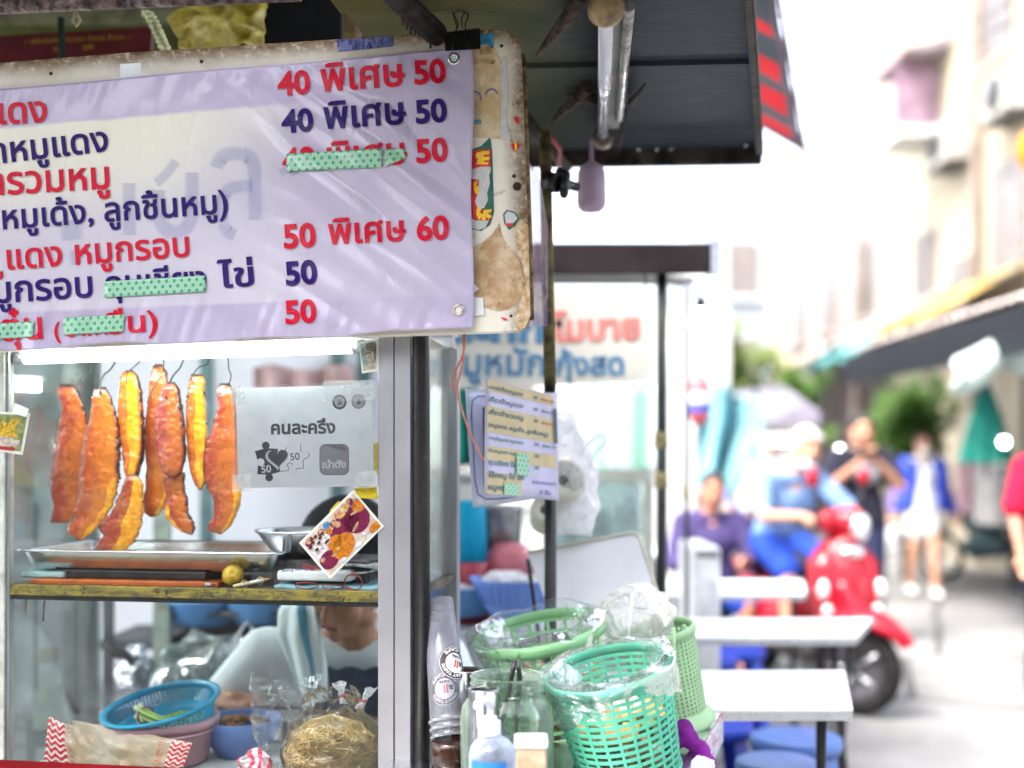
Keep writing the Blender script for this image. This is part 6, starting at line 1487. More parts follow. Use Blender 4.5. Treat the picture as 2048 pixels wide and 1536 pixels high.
# ------------------------------------------------------------------ board leaning behind the baskets
ly0, ly1 = 2.98, 3.10
bp = [W(1055, 1106, ly1), W(1262, 1066, ly1), W(1272, 1068, ly1), W(1279, 1078, ly1), W(1340, 1262, ly0), W(1128, 1300, ly0)]
wb = thing('white_board', 'blank white board leaning crooked behind the green baskets', 'board', W(1230, 1290, ly0))
nb_ = geometry.normal(bp[:1] + bp[3:]); nb_ = nb_ if nb_.y > 0 else -nb_
mb = MB(); mb.prism(bp, nb_ * .008); part('panel', mb, M_WHITEPAINT, wb, bevel=.001)
mb = MB(); e = [p - nb_ * .002 for p in bp]; mb.tube([e[0], e[1], e[2], e[3], e[4]], .0045, 8); part('edge_trim', mb, PM('cream edge strip', (.66, .63, .52), .5), wb)
mb = MB(); mb.tube([bp[0] + nb_ * .02 - ZZ * .01, V((bp[0].x + .05, 3.25, .74))], .006, 8); mb.tube([bp[1] + nb_ * .02 - ZZ * .02, V((bp[1].x + .05, 3.25, .74))], .006, 8); part('rear_strut', mb, M_BLACKPAINT, wb)

# ------------------------------------------------------------------ hanging price cards, pole, wire
M_LAMI = PM('laminated white', (.62, .64, .78), .3, var=.05, coat=.4)
cardb = thing('price_card', 'larger white laminated card with a blue border line behind the striped price card', 'price card', W(1020, 1012, 2.8))
def CBk(px, py, lift=0): t = (px - 930) / 190; p = W(px, py, lerp(2.70, 2.86, t) + .02 * sin(pi * t)); return p + V((0, lift, 0))
mb = MB(); mb.grid(lambda u, v: CBk(lerp(lerp(930, 945, v), 1116, u), lerp(lerp(778, 786, u), lerp(1015, 992, u), v)), 12, 12); o = part('sheet', mb, M_LAMI, cardb); o.modifiers.new('t', 'SOLIDIFY').thickness = .0015
mb = MB(); P = [(1112, 796), (956, 792), (945, 802), (943, 830), (950, 960), (956, 988), (972, 998), (1000, 998), (1112, 984)]; mb.tube([CBk(x, y, -.004) for x, y in P], .0014, 6); part('blue_line', mb, PM('blue line print', (.06, .14, .42), .4), cardb)
mb = MB(); mb.prism([CBk(966, 815, -.003), CBk(973, 815, -.003), CBk(975, 975, -.003), CBk(968, 975, -.003)], V((0, -.001, 0))); part('dark_strip', mb, PM('dark slate print', (.06, .08, .11), .5), cardb)
card = thing('price_card', 'striped cream and lilac price card with tiny writing and green tape, hung on the pole', 'price card', W(1040, 1000, 2.65))
def CF(px, py, lift=0): t = (px - 968) / 149; p = W(px, py, lerp(2.60, 2.81, t)); return p + V((-.3 * lift, lift, 0))
def cfe(u, v): a = V((lerp(970, 968, v), lerp(755, 990, v))); b = V((lerp(1110, 1118, v), lerp(791, 1001, v))); return a.lerp(b, u)
mb = MB(); mb.grid(lambda u, v: CF(*cfe(u, v)), 10, 10); o = part('sheet', mb, PM('lilac card', (.46, .44, .60), .35, var=.08, coat=.3), card); o.modifiers.new('t', 'SOLIDIFY').thickness = .001
mb = MB()
for (v0, v1, u1) in ((.01, .105, .97), (.235, .46, .96), (.575, .695, .98), (.70, .70, .4), (.80, .985, .50)):
    if v1 > v0: mb.grid(lambda u, v: CF(*cfe(.03 + u * (u1 - .03), lerp(v0, v1, v)), -.0022), 8, 3)
part('cream_band', mb, PM('cream band', (.50, .40, .22), .4, var=.1), card)
gm, rm, vm = MB(), MB(), MB()
def CL(mb, body, u0, u1, v): a, b = cfe(u0, v), cfe(u1, v); text_px(mb, body, a, b, lambda x, y, l: CF(x, y, -.0045 + l), .025, 1.0, 0, 0)
rows_ = ['บะหมี่เกี๊ยวหมูแดง', 'เกี๊ยวน้ำหมูแดง', 'เกี๊ยวน้ำรวมหมู', '(หมูแดง, หมูเด้ง, ลูกชิ้นหมู)', 'บะหมี่หมูแดง หมูกรอบ', 'ข้าวหมูแดง หมูกรอบ', 'กุนเชียง ไข่ต้ม', 'โจ๊กหมู ไข่ 50', 'หมูกรอบ']
for i, b in enumerate(rows_):
    v = .085 + .108 * i; CL(gm, b, .05, .05 + (.82 if i == 3 else .48 if len(b) > 12 else .34), v)
    if i in (0, 1, 2, 4, 5, 6): CL(gm, '50' if i > 1 else '40', .68, .74, v - .005)
    if i in (0, 2): CL(rm, 'พิเศษ 50', .79, .97, v - .004)
    if i in (1, 4): CL(gm, 'พิเศษ 50', .79, .97, v - .004)
CL(vm, 'ไม่รับบัตรเครดิต', .64, .96, .86); CL(vm, '2 วัน', .74, .88, .955)
part('green_lettering', gm, PM('dull green ink', (.06, .17, .19), .5), card); part('red_lettering', rm, PM('dull red ink', (.50, .09, .06), .5), card); part('violet_lettering', vm, PM('dull violet ink', (.12, .08, .42), .5), card)
mb = MB(); 
for (u0, u1, v0, v1) in ((.43, .60, .60, .80), (.26, .46, .88, .985)): mb.grid(lambda u, v: CF(*cfe(lerp(u0, u1, u), lerp(v0, v1, v)), -.006), 4, 4, uv=lambda u, v: (u * .05, v * .05))
part('green_tape', mb, M_GTAPE, card)
mb = MB(); mb.grid(lambda u, v: CF(*cfe(lerp(.96, 1.0, u), lerp(.13, .46, v)), -.007), 2, 4); part('dark_clip', mb, PM('dark green clip', (.02, .07, .06), .5), card)
pole = thing('hanging_pole', 'slim upright pole right of the sign board, rusty yellow above and black below', 'pole', W(1102, 1500, 2.87))
mb = MB(); a, b = W(1100, 770, 2.87), W(1090, 265, 2.87); mb.tube([a, b], .0155, 14); part('upper_tube', mb, M_RUST, pole)
mb = MB(); mb.tube([V((a.x + .004, a.y, .0)), a - ZZ * .001], .0155, 14); part('lower_tube', mb, M_BLACKPAINT, pole)
n = NT('copper coloured flex'); co = n.co(); M_COP = n.done(n.pbr(n.mix(n.wave(co, 160, 0, 1, 'Z'), lin((.42, .13, .07)), lin((.22, .05, .035))), .45, .1))
mb = MB()
for pl in ([(930, 655), (930, 690), (925, 715), (908, 745), (903, 765), (908, 786)], [(926, 655), (928, 700), (924, 740), (913, 768), (918, 800), (928, 835), (945, 878), (967, 921)]):
    mb.tube(smooth([S(x, y, -.035) for x, y in pl]), .0021, 8)
mb.tube([S(930, 655, -.035), S(929, 640, -.03)], .003, 8)
solo('copper_wire', mb, M_COP, 'doubled copper red flex dangling under the right corner of the sign board', 'wire')
# curled clear plastic beside the board
n = NT('printed clear plastic'); co = n.co(); tr = n.n('ShaderNodeBsdfTransparent'); nr = n.bump(n.noise(co, 18, 5), .8, .02)
pp_ = n.pbr(n.mix(n.ramp(n.noise(n.mapp(co, (1, 1, .5)), 13, 5), .45, .6), lin((.62, .48, .58)), lin((.10, .09, .24))), .2, nrm=nr, coat=.4)
mb = MB()
def pl_(u, v): x = lerp(1052, lerp(1078, 1096, min(1, v * 3)), u); y = lerp(lerp(318, 350, u), 652, v); return W(x, y, 2.70 + .05 * sin(u * pi) + .012 * nz(u * 3, v * 5))
mb.grid(pl_, 16, 40); solo('plastic_curtain', mb, n.done(n.mixs(.72, tr.outputs[0], pp_)), 'strip of crinkled printed plastic hanging between the sign board and the pole', 'plastic strip')
# clamp and hanging lavender plate under the awning edge
cl = thing('pole_clamp', 'black screw clamp sticking out of the pole under the awning edge', 'clamp', W(1120, 372, 2.87))
mb = MB(); mb.tube([W(1096, 364, 2.865), W(1116, 366, 2.85)], [.026, .024], 14); part('collar', mb, M_BLACKPAINT, cl)
mb = MB(); mb.tube([W(1116, 366, 2.85), W(1130, 368, 2.86), W(1153, 374, 2.9)], [.018, .013, .012], 12); part('screw_arm', mb, PM('oily screw', (.03, .03, .035), .25, .6), cl)
mb = MB(); mb.chain([W(1120, 345, 2.86), W(1131, 352, 2.86), W(1128, 388, 2.86)], [.012, .014, .012]); part('wing_nut', mb, M_BLACKPAINT, cl)
hb = W(1183, 385, 2.98); mb = MB(); hs = 2.98 / F
prof = [(.001, 106), (4, 104), (4.5, 66), (9, 60), (22, 52), (27.5, 40), (28.5, 20), (29, -20), (27, -30), (20, -37), (.001, -39)]
mb.lathe(hb + ZZ * 0, [(r * hs if r > .01 else .0005, z * hs) for r, z in prof], 28); sx = Matrix.Diagonal(V((1, .35, 1)))
solo('hanging_float', mb, PM('mauve plastic', (.36, .27, .36), .5, var=.1), 'mauve bottle-shaped plastic weight hanging under the far awning edge', 'plastic weight')

# ------------------------------------------------------------------ awning over the stall
ZA = 2.275
aw = thing('stall_awning', 'dark boarded stall awning overhead with a dead tube light under it', 'awning', V((.3, 2.5, ZA)))
n = NT('dark awning board with painted light'); co = n.co('Generated'); ob = n.n('ShaderNodeNewGeometry').outputs['Position']; x, y, _ = n.sep(ob)
f = n.noise(ob, 3.2, 7, .65); g = n.noise(n.mapp(ob, (2, 9, 1)), 5, 6, .7)
c = n.mix(n.ramp(g, .3, .7), lin((.018, .026, .034)), lin((.032, .040, .048)))
ol = n.ramp(n.ma('ADD', x, n.ma('MULTIPLY', n.ma('SUBTRACT', f, .5), .5)), .28, -.08)  # yellow-green light on the left boards, painted into their colour
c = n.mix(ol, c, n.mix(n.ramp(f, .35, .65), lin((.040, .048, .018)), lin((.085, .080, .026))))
c = n.mix(n.ma('MULTIPLY', n.ramp(n.noise(ob, 9, 8, .75), .62, .72), .6), c, lin((.07, .06, .05)))
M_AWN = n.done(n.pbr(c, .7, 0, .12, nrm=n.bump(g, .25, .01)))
def AP(px, py): return G2(px, py, ZA)
def G2(px, py, z): Y = (z - H) * F / (HY - py); return V(((px - CX) / F * Y, Y, z))
eR = lambda y: 1480 + 28 * (y / 315.0)
farR, nearR = G2(1508, 312, ZA), V((.30, .9, ZA)); 
pr_ = G2(1480, 0, ZA); nearR = pr_ + (pr_ - farR) * .5
leftx = lambda Y: -.335 + (Y - 2.45) * .16
rows_y = [nearR.y, G2(1300, 23, ZA).y, G2(1300, 139, ZA).y, G2(1300, 252, ZA).y, farR.y]
mb = MB()
for i in range(4):
    y0, y1 = rows_y[i] + .004, rows_y[i + 1] - .004; zo = .012 * (i % 2) + .002 * i
    r0 = lerp(nearR.x, farR.x, (y0 - nearR.y) / (farR.y - nearR.y)); r1 = lerp(nearR.x, farR.x, (y1 - nearR.y) / (farR.y - nearR.y))
    mb.prism([V((leftx(y0), y0 + .02, ZA + zo)), V((r0, y0 - .03, ZA + zo)), V((r1, y1 - .03, ZA + zo)), V((leftx(y1), y1 + .02, ZA + zo))], ZZ * .02)
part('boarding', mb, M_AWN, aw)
mb = MB(); mb.prism([V((leftx(nearR.y), nearR.y, ZA + .045)), V((nearR.x, nearR.y, ZA + .045)), V((farR.x, farR.y, ZA + .045)), V((leftx(farR.y), farR.y, ZA + .045))], ZZ * .01); part('roof_sheet', mb, PM('grey roofing sheet', (.2, .2, .22), .6, var=.2), aw)
M_LIP = PM('weathered awning lip', (.03, .024, .02), .7, var=.5, vs=18, bump=.4, bs=50, dirt=.5, dirtcol=(.10, .09, .08))
mb = MB(); a = V((leftx(farR.y) + .0, farR.y + .021, ZA - .03)); mb.obox(a, V((farR.x + .02, farR.y - .030, ZA - .03)) - a, V((0, .03, 0)), ZZ * .095); part('front_lip', mb, M_LIP, aw, bevel=.006)
mb = MB(); mb.obox(V((nearR.x, nearR.y - .03, ZA - .012)), V((farR.x, farR.y - .035, ZA - .012)) - V((nearR.x, nearR.y - .03, ZA - .012)), V((.022, 0, 0)), ZZ * .045); part('side_lip', mb, M_LIP, aw, bevel=.005)
for (x, y) in ((1277, 299), (1314, 299), (1343, 297), (1492, 290)):
    mb = MB(); p = W(x, y, farR.y - .012 if x < 1450 else farR.y - .05); mb.ball(p, .006, n=10); part('bright_screw', mb, PM('bright screw', (.75, .72, .75), .15, .9), aw)
def strut(pl, r, label=None, mat=None, Y=None, name='strut'):
    mb = MB(); mb.tube([G2(x, y, z) for x, y, z in pl], r, 8); part(name, mb, mat or PM('dark iron strut', (.035, .032, .03), .6, .2, var=.5, vs=30, bump=.4), aw)
strut([(745, -60, 2.24), (800, 0, 2.235), (875, 70, 2.23)], .024); strut([(1040, 225, 2.23), (1085, 280, 2.23), (1135, 335, 2.22)], .016)
M_FRAY = PM('frayed brown tape', (.06, .04, .03), .8, var=.5, vs=40, bump=.6)
strut([(1160, -10, 2.262), (1130, 40, 2.255), (1100, 80, 2.25), (1072, 114, 2.245)], [.017, .014, .011, .003], mat=M_FRAY, name='frayed_tape'); strut([(1178, 175, 2.262), (1150, 200, 2.258), (1125, 222, 2.25), (1105, 246, 2.25)], [.014, .014, .012, .004], mat=M_FRAY, name='frayed_tape')
strut([(1195, 200, 2.26), (1160, 196, 2.262), (1135, 190, 2.26)], [.016, .012, .004], mat=M_FRAY, name='frayed_tape'); strut([(1262, 206, 2.262), (1275, 190, 2.258), (1290, 168, 2.258)], [.01, .006, .003], mat=M_FRAY, name='frayed_tape'); strut([(1250, 222, 2.26), (1245, 262, 2.26), (1238, 296, 2.255)], .005, mat=M_FRAY, name='frayed_tape')
strut([(1050, 262, 2.24), (1095, 265, 2.235), (1120, 300, 2.22), (1118, 330, 2.2)], .006, mat=PM('red flex', (.3, .04, .03), .5), name='flex')
mb = MB()
for k in range(9): a = G2(805 + k * 8, 30 + k * 5, 2.235); mb.tube([a, a + V((nz(k) * .05, nz(k + 3) * .05, -.02 - .03 * abs(nz(k * 2.2)))), a + V((nz(k + 9) * .09, .02, -.01))], .0022, 5)
part('loose_wire', mb, M_WIRE, aw)
# dead tube light
tl = thing('tube_fitting', 'unlit old fluorescent tube fitting under the dark awning', 'tube lamp', G2(1210, 150, 2.24))
a, b = G2(1212, 34, 2.235), G2(1206, 276, 2.235); d = (b - a).normalized()
mb = MB(); mb.tube([a, b], .0155, 20)
n = NT('unlit tube glass'); co = n.co(); lw = n.n('ShaderNodeLayerWeight'); lw.inputs[0].default_value = .5
part('glass_tube', mb, n.done(n.pbr(n.mix(n.noise(co, 20, 3), lin((.50, .50, .58)), lin((.58, .58, .66))), .08, 0, 1.0, coat=.8)), tl)
mb = MB(); c = G2(1212, 14, 2.235); Rt = d.to_track_quat('Z', 'Y').to_matrix()
mb.lathe(c, [(.001, -.012), (.026, -.010), (.035, .0), (.0365, .012), (.032, .024), (.018, .028), (.0158, .03)], 28, Rt); part('end_cap', mb, PM('yellowed cap', (.34, .24, .12), .5, var=.4, vs=30, bump=.2), tl)
mb = MB(); mb.lathe(b, [(.017, -.035), (.026, -.03), (.027, .02), (.018, .03), (.001, .03)], 24, Rt); part('end_cap', mb, PM('brown cap', (.12, .075, .03), .5, var=.5, vs=30), tl)
mb = MB(); p0, p1 = G2(1258, 12, 2.255), G2(1238, 235, 2.255); mb.tube([p0, p1], .0125, 12); part('batten_tube', mb, PM('grimy chrome', (.45, .44, .42), .3, .6, var=.4, vs=20, dirt=.4), tl)
mb = MB(); sd = (p0 - a).cross(ZZ); mb.obox(a + ZZ * .026 + V((-.012, 0, 0)), b - a, V((.055, 0, 0)), ZZ * .012); part('batten', mb, PM('grimy batten', (.20, .20, .19), .5, var=.3, vs=10, dirt=.3), tl)
# red and grey striped canopy beyond
n = NT('striped canopy cloth'); uv = n.co('UV'); x, y, _ = n.sep(uv)
s_ = n.ramp(n.ma('FRACT', n.ma('MULTIPLY', y, 4.6)), .44, .48)
c = n.mix(s_, lin((.62, .035, .05)), lin((.10, .12, .14))); c = n.mix(n.ramp(x, .86, .90), c, lin((.17, .14, .17)))
M_CAN = n.done(n.mixs(.35, n.pbr(c, .8), (lambda t: (n.set(t.inputs[0], c), t.outputs[0])[1])(n.n('ShaderNodeBsdfTranslucent'))))
can_ = thing('striped_canopy', 'red and grey striped canopy edge beyond the boarded awning', 'canopy', W(1550, 150, 4.3))
kq = [W(1420, -120, 3.2), W(1540, -60, 3.3), W(1606, 300, 5.0), W(1440, 205, 4.9)]
mb = MB(); mb.grid(lambda u, v: kq[0].lerp(kq[1], u).lerp(kq[3].lerp(kq[2], u), v) + ZZ * (.02 * sin(v * 22) * u), 20, 40, uv=True); o = part('striped_cloth', mb, M_CAN, can_); o.modifiers.new('t', 'SOLIDIFY').thickness = .006
mb = MB(); mb.tube([kq[0] + ZZ * .03, kq[3] + ZZ * .03], .018, 8); part('canopy_bar', mb, M_BLACKPAINT, can_)
mb = MB(); mb.grid(lambda u, v: kq[1].lerp(kq[2], u) + V((.01, 0, .004)) - ZZ * (v * (.05 + .05 * sstep(.7, 1, u)) + .02 * v * nz(u * 30)), 60, 3); o = part('valance', mb, PM('mauve grey valance', (.26, .20, .24), .8, var=.2, trl=.3), can_); o.modifiers.new('t', 'SOLIDIFY').thickness = .004

# ------------------------------------------------------------------ dim corner above the sign board, upper left
beam = thing('roof_beam', 'rusty brown roof beam across the top left corner', 'beam', S(200, 10, -.02))
mb = MB(); a, b = S(-80, 16, -.02), S(600, -14, .02); mb.tube([a, a.lerp(b, .3), a.lerp(b, .6), b], .0175, 12); part('beam_tube', mb, PM('flaking rust paint', (.16, .11, .095), .6, .2, var=.6, vs=40, bump=.8, bs=60, dirt=.5, dirtcol=(.35, .33, .34)), beam)
mb = MB(); p = S(152, 42, -.01); mb.tube([p + ZZ * .02, p - UU * .008, p - ZZ * .012, p + UU * .01, p + ZZ * .02], .004, 7); part('knotted_string', mb, PM('dirty string', (.3, .26, .15), .9), beam)
M_OLIVE = PM('olive grimy wall', (.13, .15, .05), .7, var=.4, vs=3, bump=.2, bs=20, dirt=.4, dirtcol=(.05, .045, .02))
wall_p = thing('rear_partition', 'dirty olive wall panels behind the top of the sign board', 'wall panel', W(200, 60, 3.7))
mb = MB(); mb.obox(W(-260, 150, 3.72), W(500, 150, 3.72) - W(-260, 150, 3.72), V((0, .03, 0)), ZZ * .62); part('panel', mb, M_OLIVE, wall_p)
mb = MB(); mb.obox(W(-260, 48, 3.70), W(500, 44, 3.70) - W(-260, 48, 3.70), V((0, .015, 0)), ZZ * .05); part('dado_strip', mb, PM('pale olive strip', (.24, .25, .15), .6, var=.3), wall_p)
rs = thing('red_sign', 'dark red sign with faint gold lucky writing in the dim upper left corner', 'sign', W(150, 120, 3.1))
def RS(px, py, l=0): return W(px, py, 3.1 + l)
mb = MB(); mb.prism([RS(-40, 74), RS(304, 53), RS(298, 180), RS(-40, 180)], V((0, .02, 0))); part('panel', mb, PM('dark red lacquer', (.10, .008, .010), .5, var=.3, vs=8), rs)
mb = MB(); LS = lambda x, y, l: RS(x, y, -.002 + l)
text_px(mb, '~ เฮงเฮงเฮง ร่ำรวยมา ร่ำรวย ร่ำรวย ~', (48, 88), (262, 78), LS, .03); text_px(mb, 'รวย', (106, 103), (128, 102), LS, .03); text_px(mb, 'เฮง', (166, 100), (188, 98), LS, .03)
part('gold_lettering', mb, PM('dull gold paint', (.30, .15, .02), .4), rs)
mb = MB(); mb.tube([W(122, 36, 3.0), W(124, 120, 3.0)], .009, 8); solo('dark_strap', mb, PM('dark green strap', (.02, .03, .022), .7), 'dark vertical strap hanging in front of the red sign', 'strap')
gar = MB(); r_ = random.Random(2)
for k in range(9):
    t = k / 8; c = W(lerp(296, 332, t ** .8), lerp(28, 102, t), 2.78)
    for q in range(7): a = q * .9 + k; gar.ball(c + V((.009 * cos(a), .006 * sin(a * 1.7), .005 * sin(a))), .0065, (1, 1, .8), 8)
gr = solo('flower_garland', gar, PM('jasmine buds', (.80, .82, .50), .6, var=.25, vs=90, bump=.3, trl=.2), 'hanging string of white jasmine buds in the upper left corner', 'garland')
yb = MB(); c = W(436, 40, 2.85)
def ybf(u, v):
    x = lerp(342 + 26 * abs(v - .35), 530, u); y = lerp(-30 + 60 * (1 - u) ** 2, 96 - 6 * u, v); return W(x, y, 2.85) + V((0, .10 * nz(u * 2.2, v * 2.2, 2) + .04 * nz(u * 6, v * 6), .018 * nz(u * 4, v * 4, 6)))
yb.grid(ybf, 60, 44); n = NT('old yellowed plastic'); co = n.co(); f = n.noise(co, 9, 6, .65, .8)
cy = n.mix(n.ramp(f, .35, .65), lin((.55, .45, .05)), lin((.74, .68, .30))); cy = n.mix(n.ma('MULTIPLY', n.ramp(n.noise(co, 45, 7, .75), .56, .68), .8), cy, lin((.08, .06, .01)))
tb = n.n('ShaderNodeBsdfTranslucent'); n.set(tb.inputs[0], cy)
o = solo('yellowed_bag', yb, n.done(n.mixs(.45, n.pbr(cy, .3, nrm=n.bump(f, .6, .02), coat=.3), tb.outputs[0])), 'crumpled old yellowed plastic bag tucked above the sign board', 'plastic bag'); o.modifiers.new('t', 'SOLIDIFY').thickness = .002
blk = thing('black_void_box', 'black box standing in for the dark void between the yellowed bag and the wooden post', 'box', W(605, 90, 2.95))
mb = MB(); mb.obox(W(526, 130, 2.92), V((W(684, 130, 2.92) - W(526, 130, 2.92)).x, 0, 0)[:] if False else V(((684 - 526) / F * 2.92, 0, 0)), V((0, .22, 0)), ZZ * .30); part('box_body', mb, PM('matt black', (.006, .006, .006), .8, var=.3), blk, bevel=.004)  # black box stands in for the dark void above the board
mb = MB(); mb.obox(W(534, 120, 2.915), V(((676 - 534) / F * 2.915, 0, 0)), V((0, .004, 0)), ZZ * .26); part('void_front', mb, PM('black void front', (.005, .005, .005), .95, bump=.2, bs=200), blk)
wpst = thing('wooden_post', 'yellow brown painted post above the sign board left of the awning boards', 'post', W(702, 90, 2.8))
mb = MB(); a = W(686, 160, 2.80); mb.obox(a, V((.030, 0, 0)), V((0, .03, 0)), ZZ * .42); part('post_body', mb, PM('ochre wood paint', (.09, .06, .015), .6, var=.5, vs=14, bump=.4, dirt=.5), wpst, bevel=.003)
mb = MB(); a = W(711, 160, 2.79); mb.obox(a, V((.012, 0, 0)), V((0, .012, 0)), ZZ * .42); part('corner_bead', mb, PM('reddish bead', (.20, .11, .07), .6, var=.4, vs=30), wpst)
# ------------------------------------------------------------------ ground and back wall
n = NT('worn grey street'); ob = n.n('ShaderNodeNewGeometry').outputs['Position']
f = n.noise(ob, .9, 8, .65); g = n.noise(ob, 40, 5, .7)
c = n.mix(n.ramp(f, .3, .7), lin((.13, .128, .124)), lin((.255, .25, .242))); c = n.mix(n.ma('MULTIPLY', n.ramp(g, .4, .7), .4), c, lin((.13, .13, .14)))
c = n.mix(n.ma('MULTIPLY', n.ramp(n.noise(ob, 2.6, 8, .75), .58, .68), .6), c, lin((.10, .10, .11)))
cr = n.vor(n.mapp(ob, (1, 1, 1), (0, 0, .42)), .55, 'DISTANCE_TO_EDGE', .25)
c = n.mix(n.ramp(cr, .010, .022, True), c, lin((.07, .07, .07)))
mb = MB(); mb.add([(-150, -60, 0), (150, -60, 0), (150, 250, 0), (-150, 250, 0)], [(0, 1, 2, 3)])
solo('street', mb, n.done(n.pbr(c, .75, nrm=n.bump(g, .3, .01))), None, None, kind='structure')
M_LAVW = PM('lavender white wall', (.76, .75, .82), .6, var=.10, vs=1.5, bump=.05, dirt=.12, dirtcol=(.4, .38, .42))
ur = thing('added_tin_roof', 'dark tin roof added high up to shade the food cabinet and vendor', 'roof', V((-1.9, 2.7, 2.95)))
mb = MB(); mb.obox((-4.2, 1.3, 2.95), (3.7, 0, 0), (0, 3.5, 0), (0, 0, .03)); part('roof_sheet', mb, PM('sooty tin', (.06, .055, .045), .6, .2, var=.4, vs=3), ur)  # sheet added and sized to keep sun and sky off the stall
for y in (1.35, 2.6, 4.4): mb = MB(); mb.obox((-4.2, y, 2.87), (3.7, 0, 0), (0, .06, 0), (0, 0, .078)); part('purlin', mb, M_BLACKPAINT, ur)
for x in (-4.1, -3.0): mb = MB(); mb.tube([(x, 1.4, 0), (x, 1.4, 2.86)], .025, 8); part('post', mb, M_BLACKPAINT, ur)
bw = thing('back_partition', 'pale lavender partition wall behind the vendor', 'wall', V((-1.4, 4.6, 0)))
mb = MB(); mb.obox((-3.6, 4.6, 0), (3.2, 0, 0), (0, .06, 0), (0, 0, 2.75)); part('wall_panel', mb, M_LAVW, bw)
M_TEALF = PM('teal grey frame', (.10, .18, .19), .5, .2, var=.3, vs=12)
for x0 in (150, 400, 662, 716):
    mb = MB(); a = W(x0, 900, 4.585); mb.obox((a.x, 4.58, 0.02), (.05, 0, 0), (0, .018, 0), (0, 0, 2.7)); part('wall_batten', mb, M_TEALF, bw)
mb = MB(); a, b = W(506, 735, 4.3), W(700, 880, 4.3)
mb.grid(lambda u, v: V((lerp(a.x, b.x, u), 4.30 + .03 * sin(u * 20), lerp(a.z, b.z, v) + .01 * sin(u * 9))), 30, 12); o = solo('pink_cloth', mb, PM('faded salmon cloth', (.52, .34, .34), .85, var=.25, vs=5), 'faded salmon pink cloth hanging on the back partition', 'cloth'); o.modifiers.new('t', 'SOLIDIFY').thickness = .01
def simplebox(name, label, cat, px0, py0, px1, py1, Y, depth, mat, zb=None, feat=True, fm=None):
    a, b = W(px0, py1, Y), W(px1, py0, Y)
    if zb is not None: a.z = zb
    root = thing(name, label, cat, V(((a.x + b.x) / 2, Y + depth / 2, a.z)))
    mb = MB(); mb.obox((a.x, Y, a.z), (b.x - a.x, 0, 0), (0, depth, 0), (0, 0, b.z - a.z)); part('body', mb, mat, root, bevel=min(.02, depth * .1))
    if feat:
        mb = MB(); mb.obox((a.x + .01, Y - .004, b.z - .05), (b.x - a.x - .02, 0, 0), (0, .0035, 0), (0, 0, .03)); part('top_trim', mb, fm or M_STEEL, root)
    return root
M_GREYM = PM('dark grey metal', (.08, .085, .095), .5, .4, var=.4, vs=8)
rack = thing('rear_rack', 'dark grey cooking rack behind the vendor with grill shelf', 'rack', W(400, 1500, 3.9))
for x in (205, 306, 560):
    mb = MB(); a = W(x, 900, 3.9); mb.obox((a.x, 3.9, 0), (.055 if x == 306 else .03, 0, 0), (0, .03, 0), (0, 0, 1.5 if x == 306 else 1.0)); part('upright', mb, PM('grey green upright', (.22, .26, .22), .5, .2, var=.3) if x == 306 else M_GREYM, rack)
for (y0, y1, x0, x1) in ((1222, 1236, 330, 700), (1282, 1300, 196, 330), (1330, 1350, 330, 700)):
    mb = MB(); a, b = W(x0, y1, 3.93), W(x1, y0, 3.93); mb.obox((a.x, 3.93, a.z), (b.x - a.x, 0, 0), (0, .4, 0), (0, 0, b.z - a.z)); part('shelf', mb, M_GREYM, rack, bevel=.004)
mb = MB(); a, b = W(330, 1330, 4.3), W(640, 1236, 4.3); mb.obox((a.x, 4.3, a.z), (b.x - a.x, 0, 0), (0, .03, 0), (0, 0, b.z - a.z)); part('dark_backplate', mb, PM('dark plum plate', (.045, .035, .05), .5, var=.5, vs=5), rack)
def bowl(label, px, py, Y, r, h, mat, fill=None, name='basin', group=None):
    p = W(px, py, Y); root = thing(name, label, 'basin', (p.x, p.y, p.z - h), group)
    mb = MB(); mb.lathe((p.x, p.y, p.z), [(.001, -h), (r * .6, -h), (r * .8, -h * .6), (r * .95, -h * .1), (r * 1.04, 0), (r * 1.05, .006), (r * .97, .004), (r * .9, -h * .12), (r * .76, -h * .6), (r * .55, -h + .006), (.001, -h + .006)], 44); part('basin_wall', mb, mat, root)
    mb = MB()
    for k in range(36): a = 2 * pi * k / 36; mb.tube([V((p.x + q * cos(a), p.y + q * sin(a), p.z + z)) for q, z in ((r * .815, -h * .6), (r * .955, -h * .12))], .0022, 4)
    part('rib', mb, mat, root)
    if fill:
        mb = MB(); r_ = random.Random(px)
        for k in range(26): a = r_.uniform(0, 6.28); rr = sqrt(r_.random()) * r * .8; mb.ball((p.x + rr * cos(a), p.y + rr * sin(a), p.z - .012 + .02 * r_.random()), r_.uniform(.02, .035), (1.2, 1, .6), 8)
        part('contents', mb, fill, root)
    return root
M_SKYB = PM('sky blue plastic', (.14, .34, .66), .4, var=.1, vs=6); M_PBLUE = PM('cornflower plastic', (.15, .27, .66), .4, var=.1, vs=6)
bowl('blue basin at the back left of the rear rack', 402, 1196, 4.05, .16, .09, M_SKYB, name='basin'); bowl('blue basin on the rear rack nearer the vendor', 520, 1194, 4.02, .13, .09, M_SKYB, name='basin')
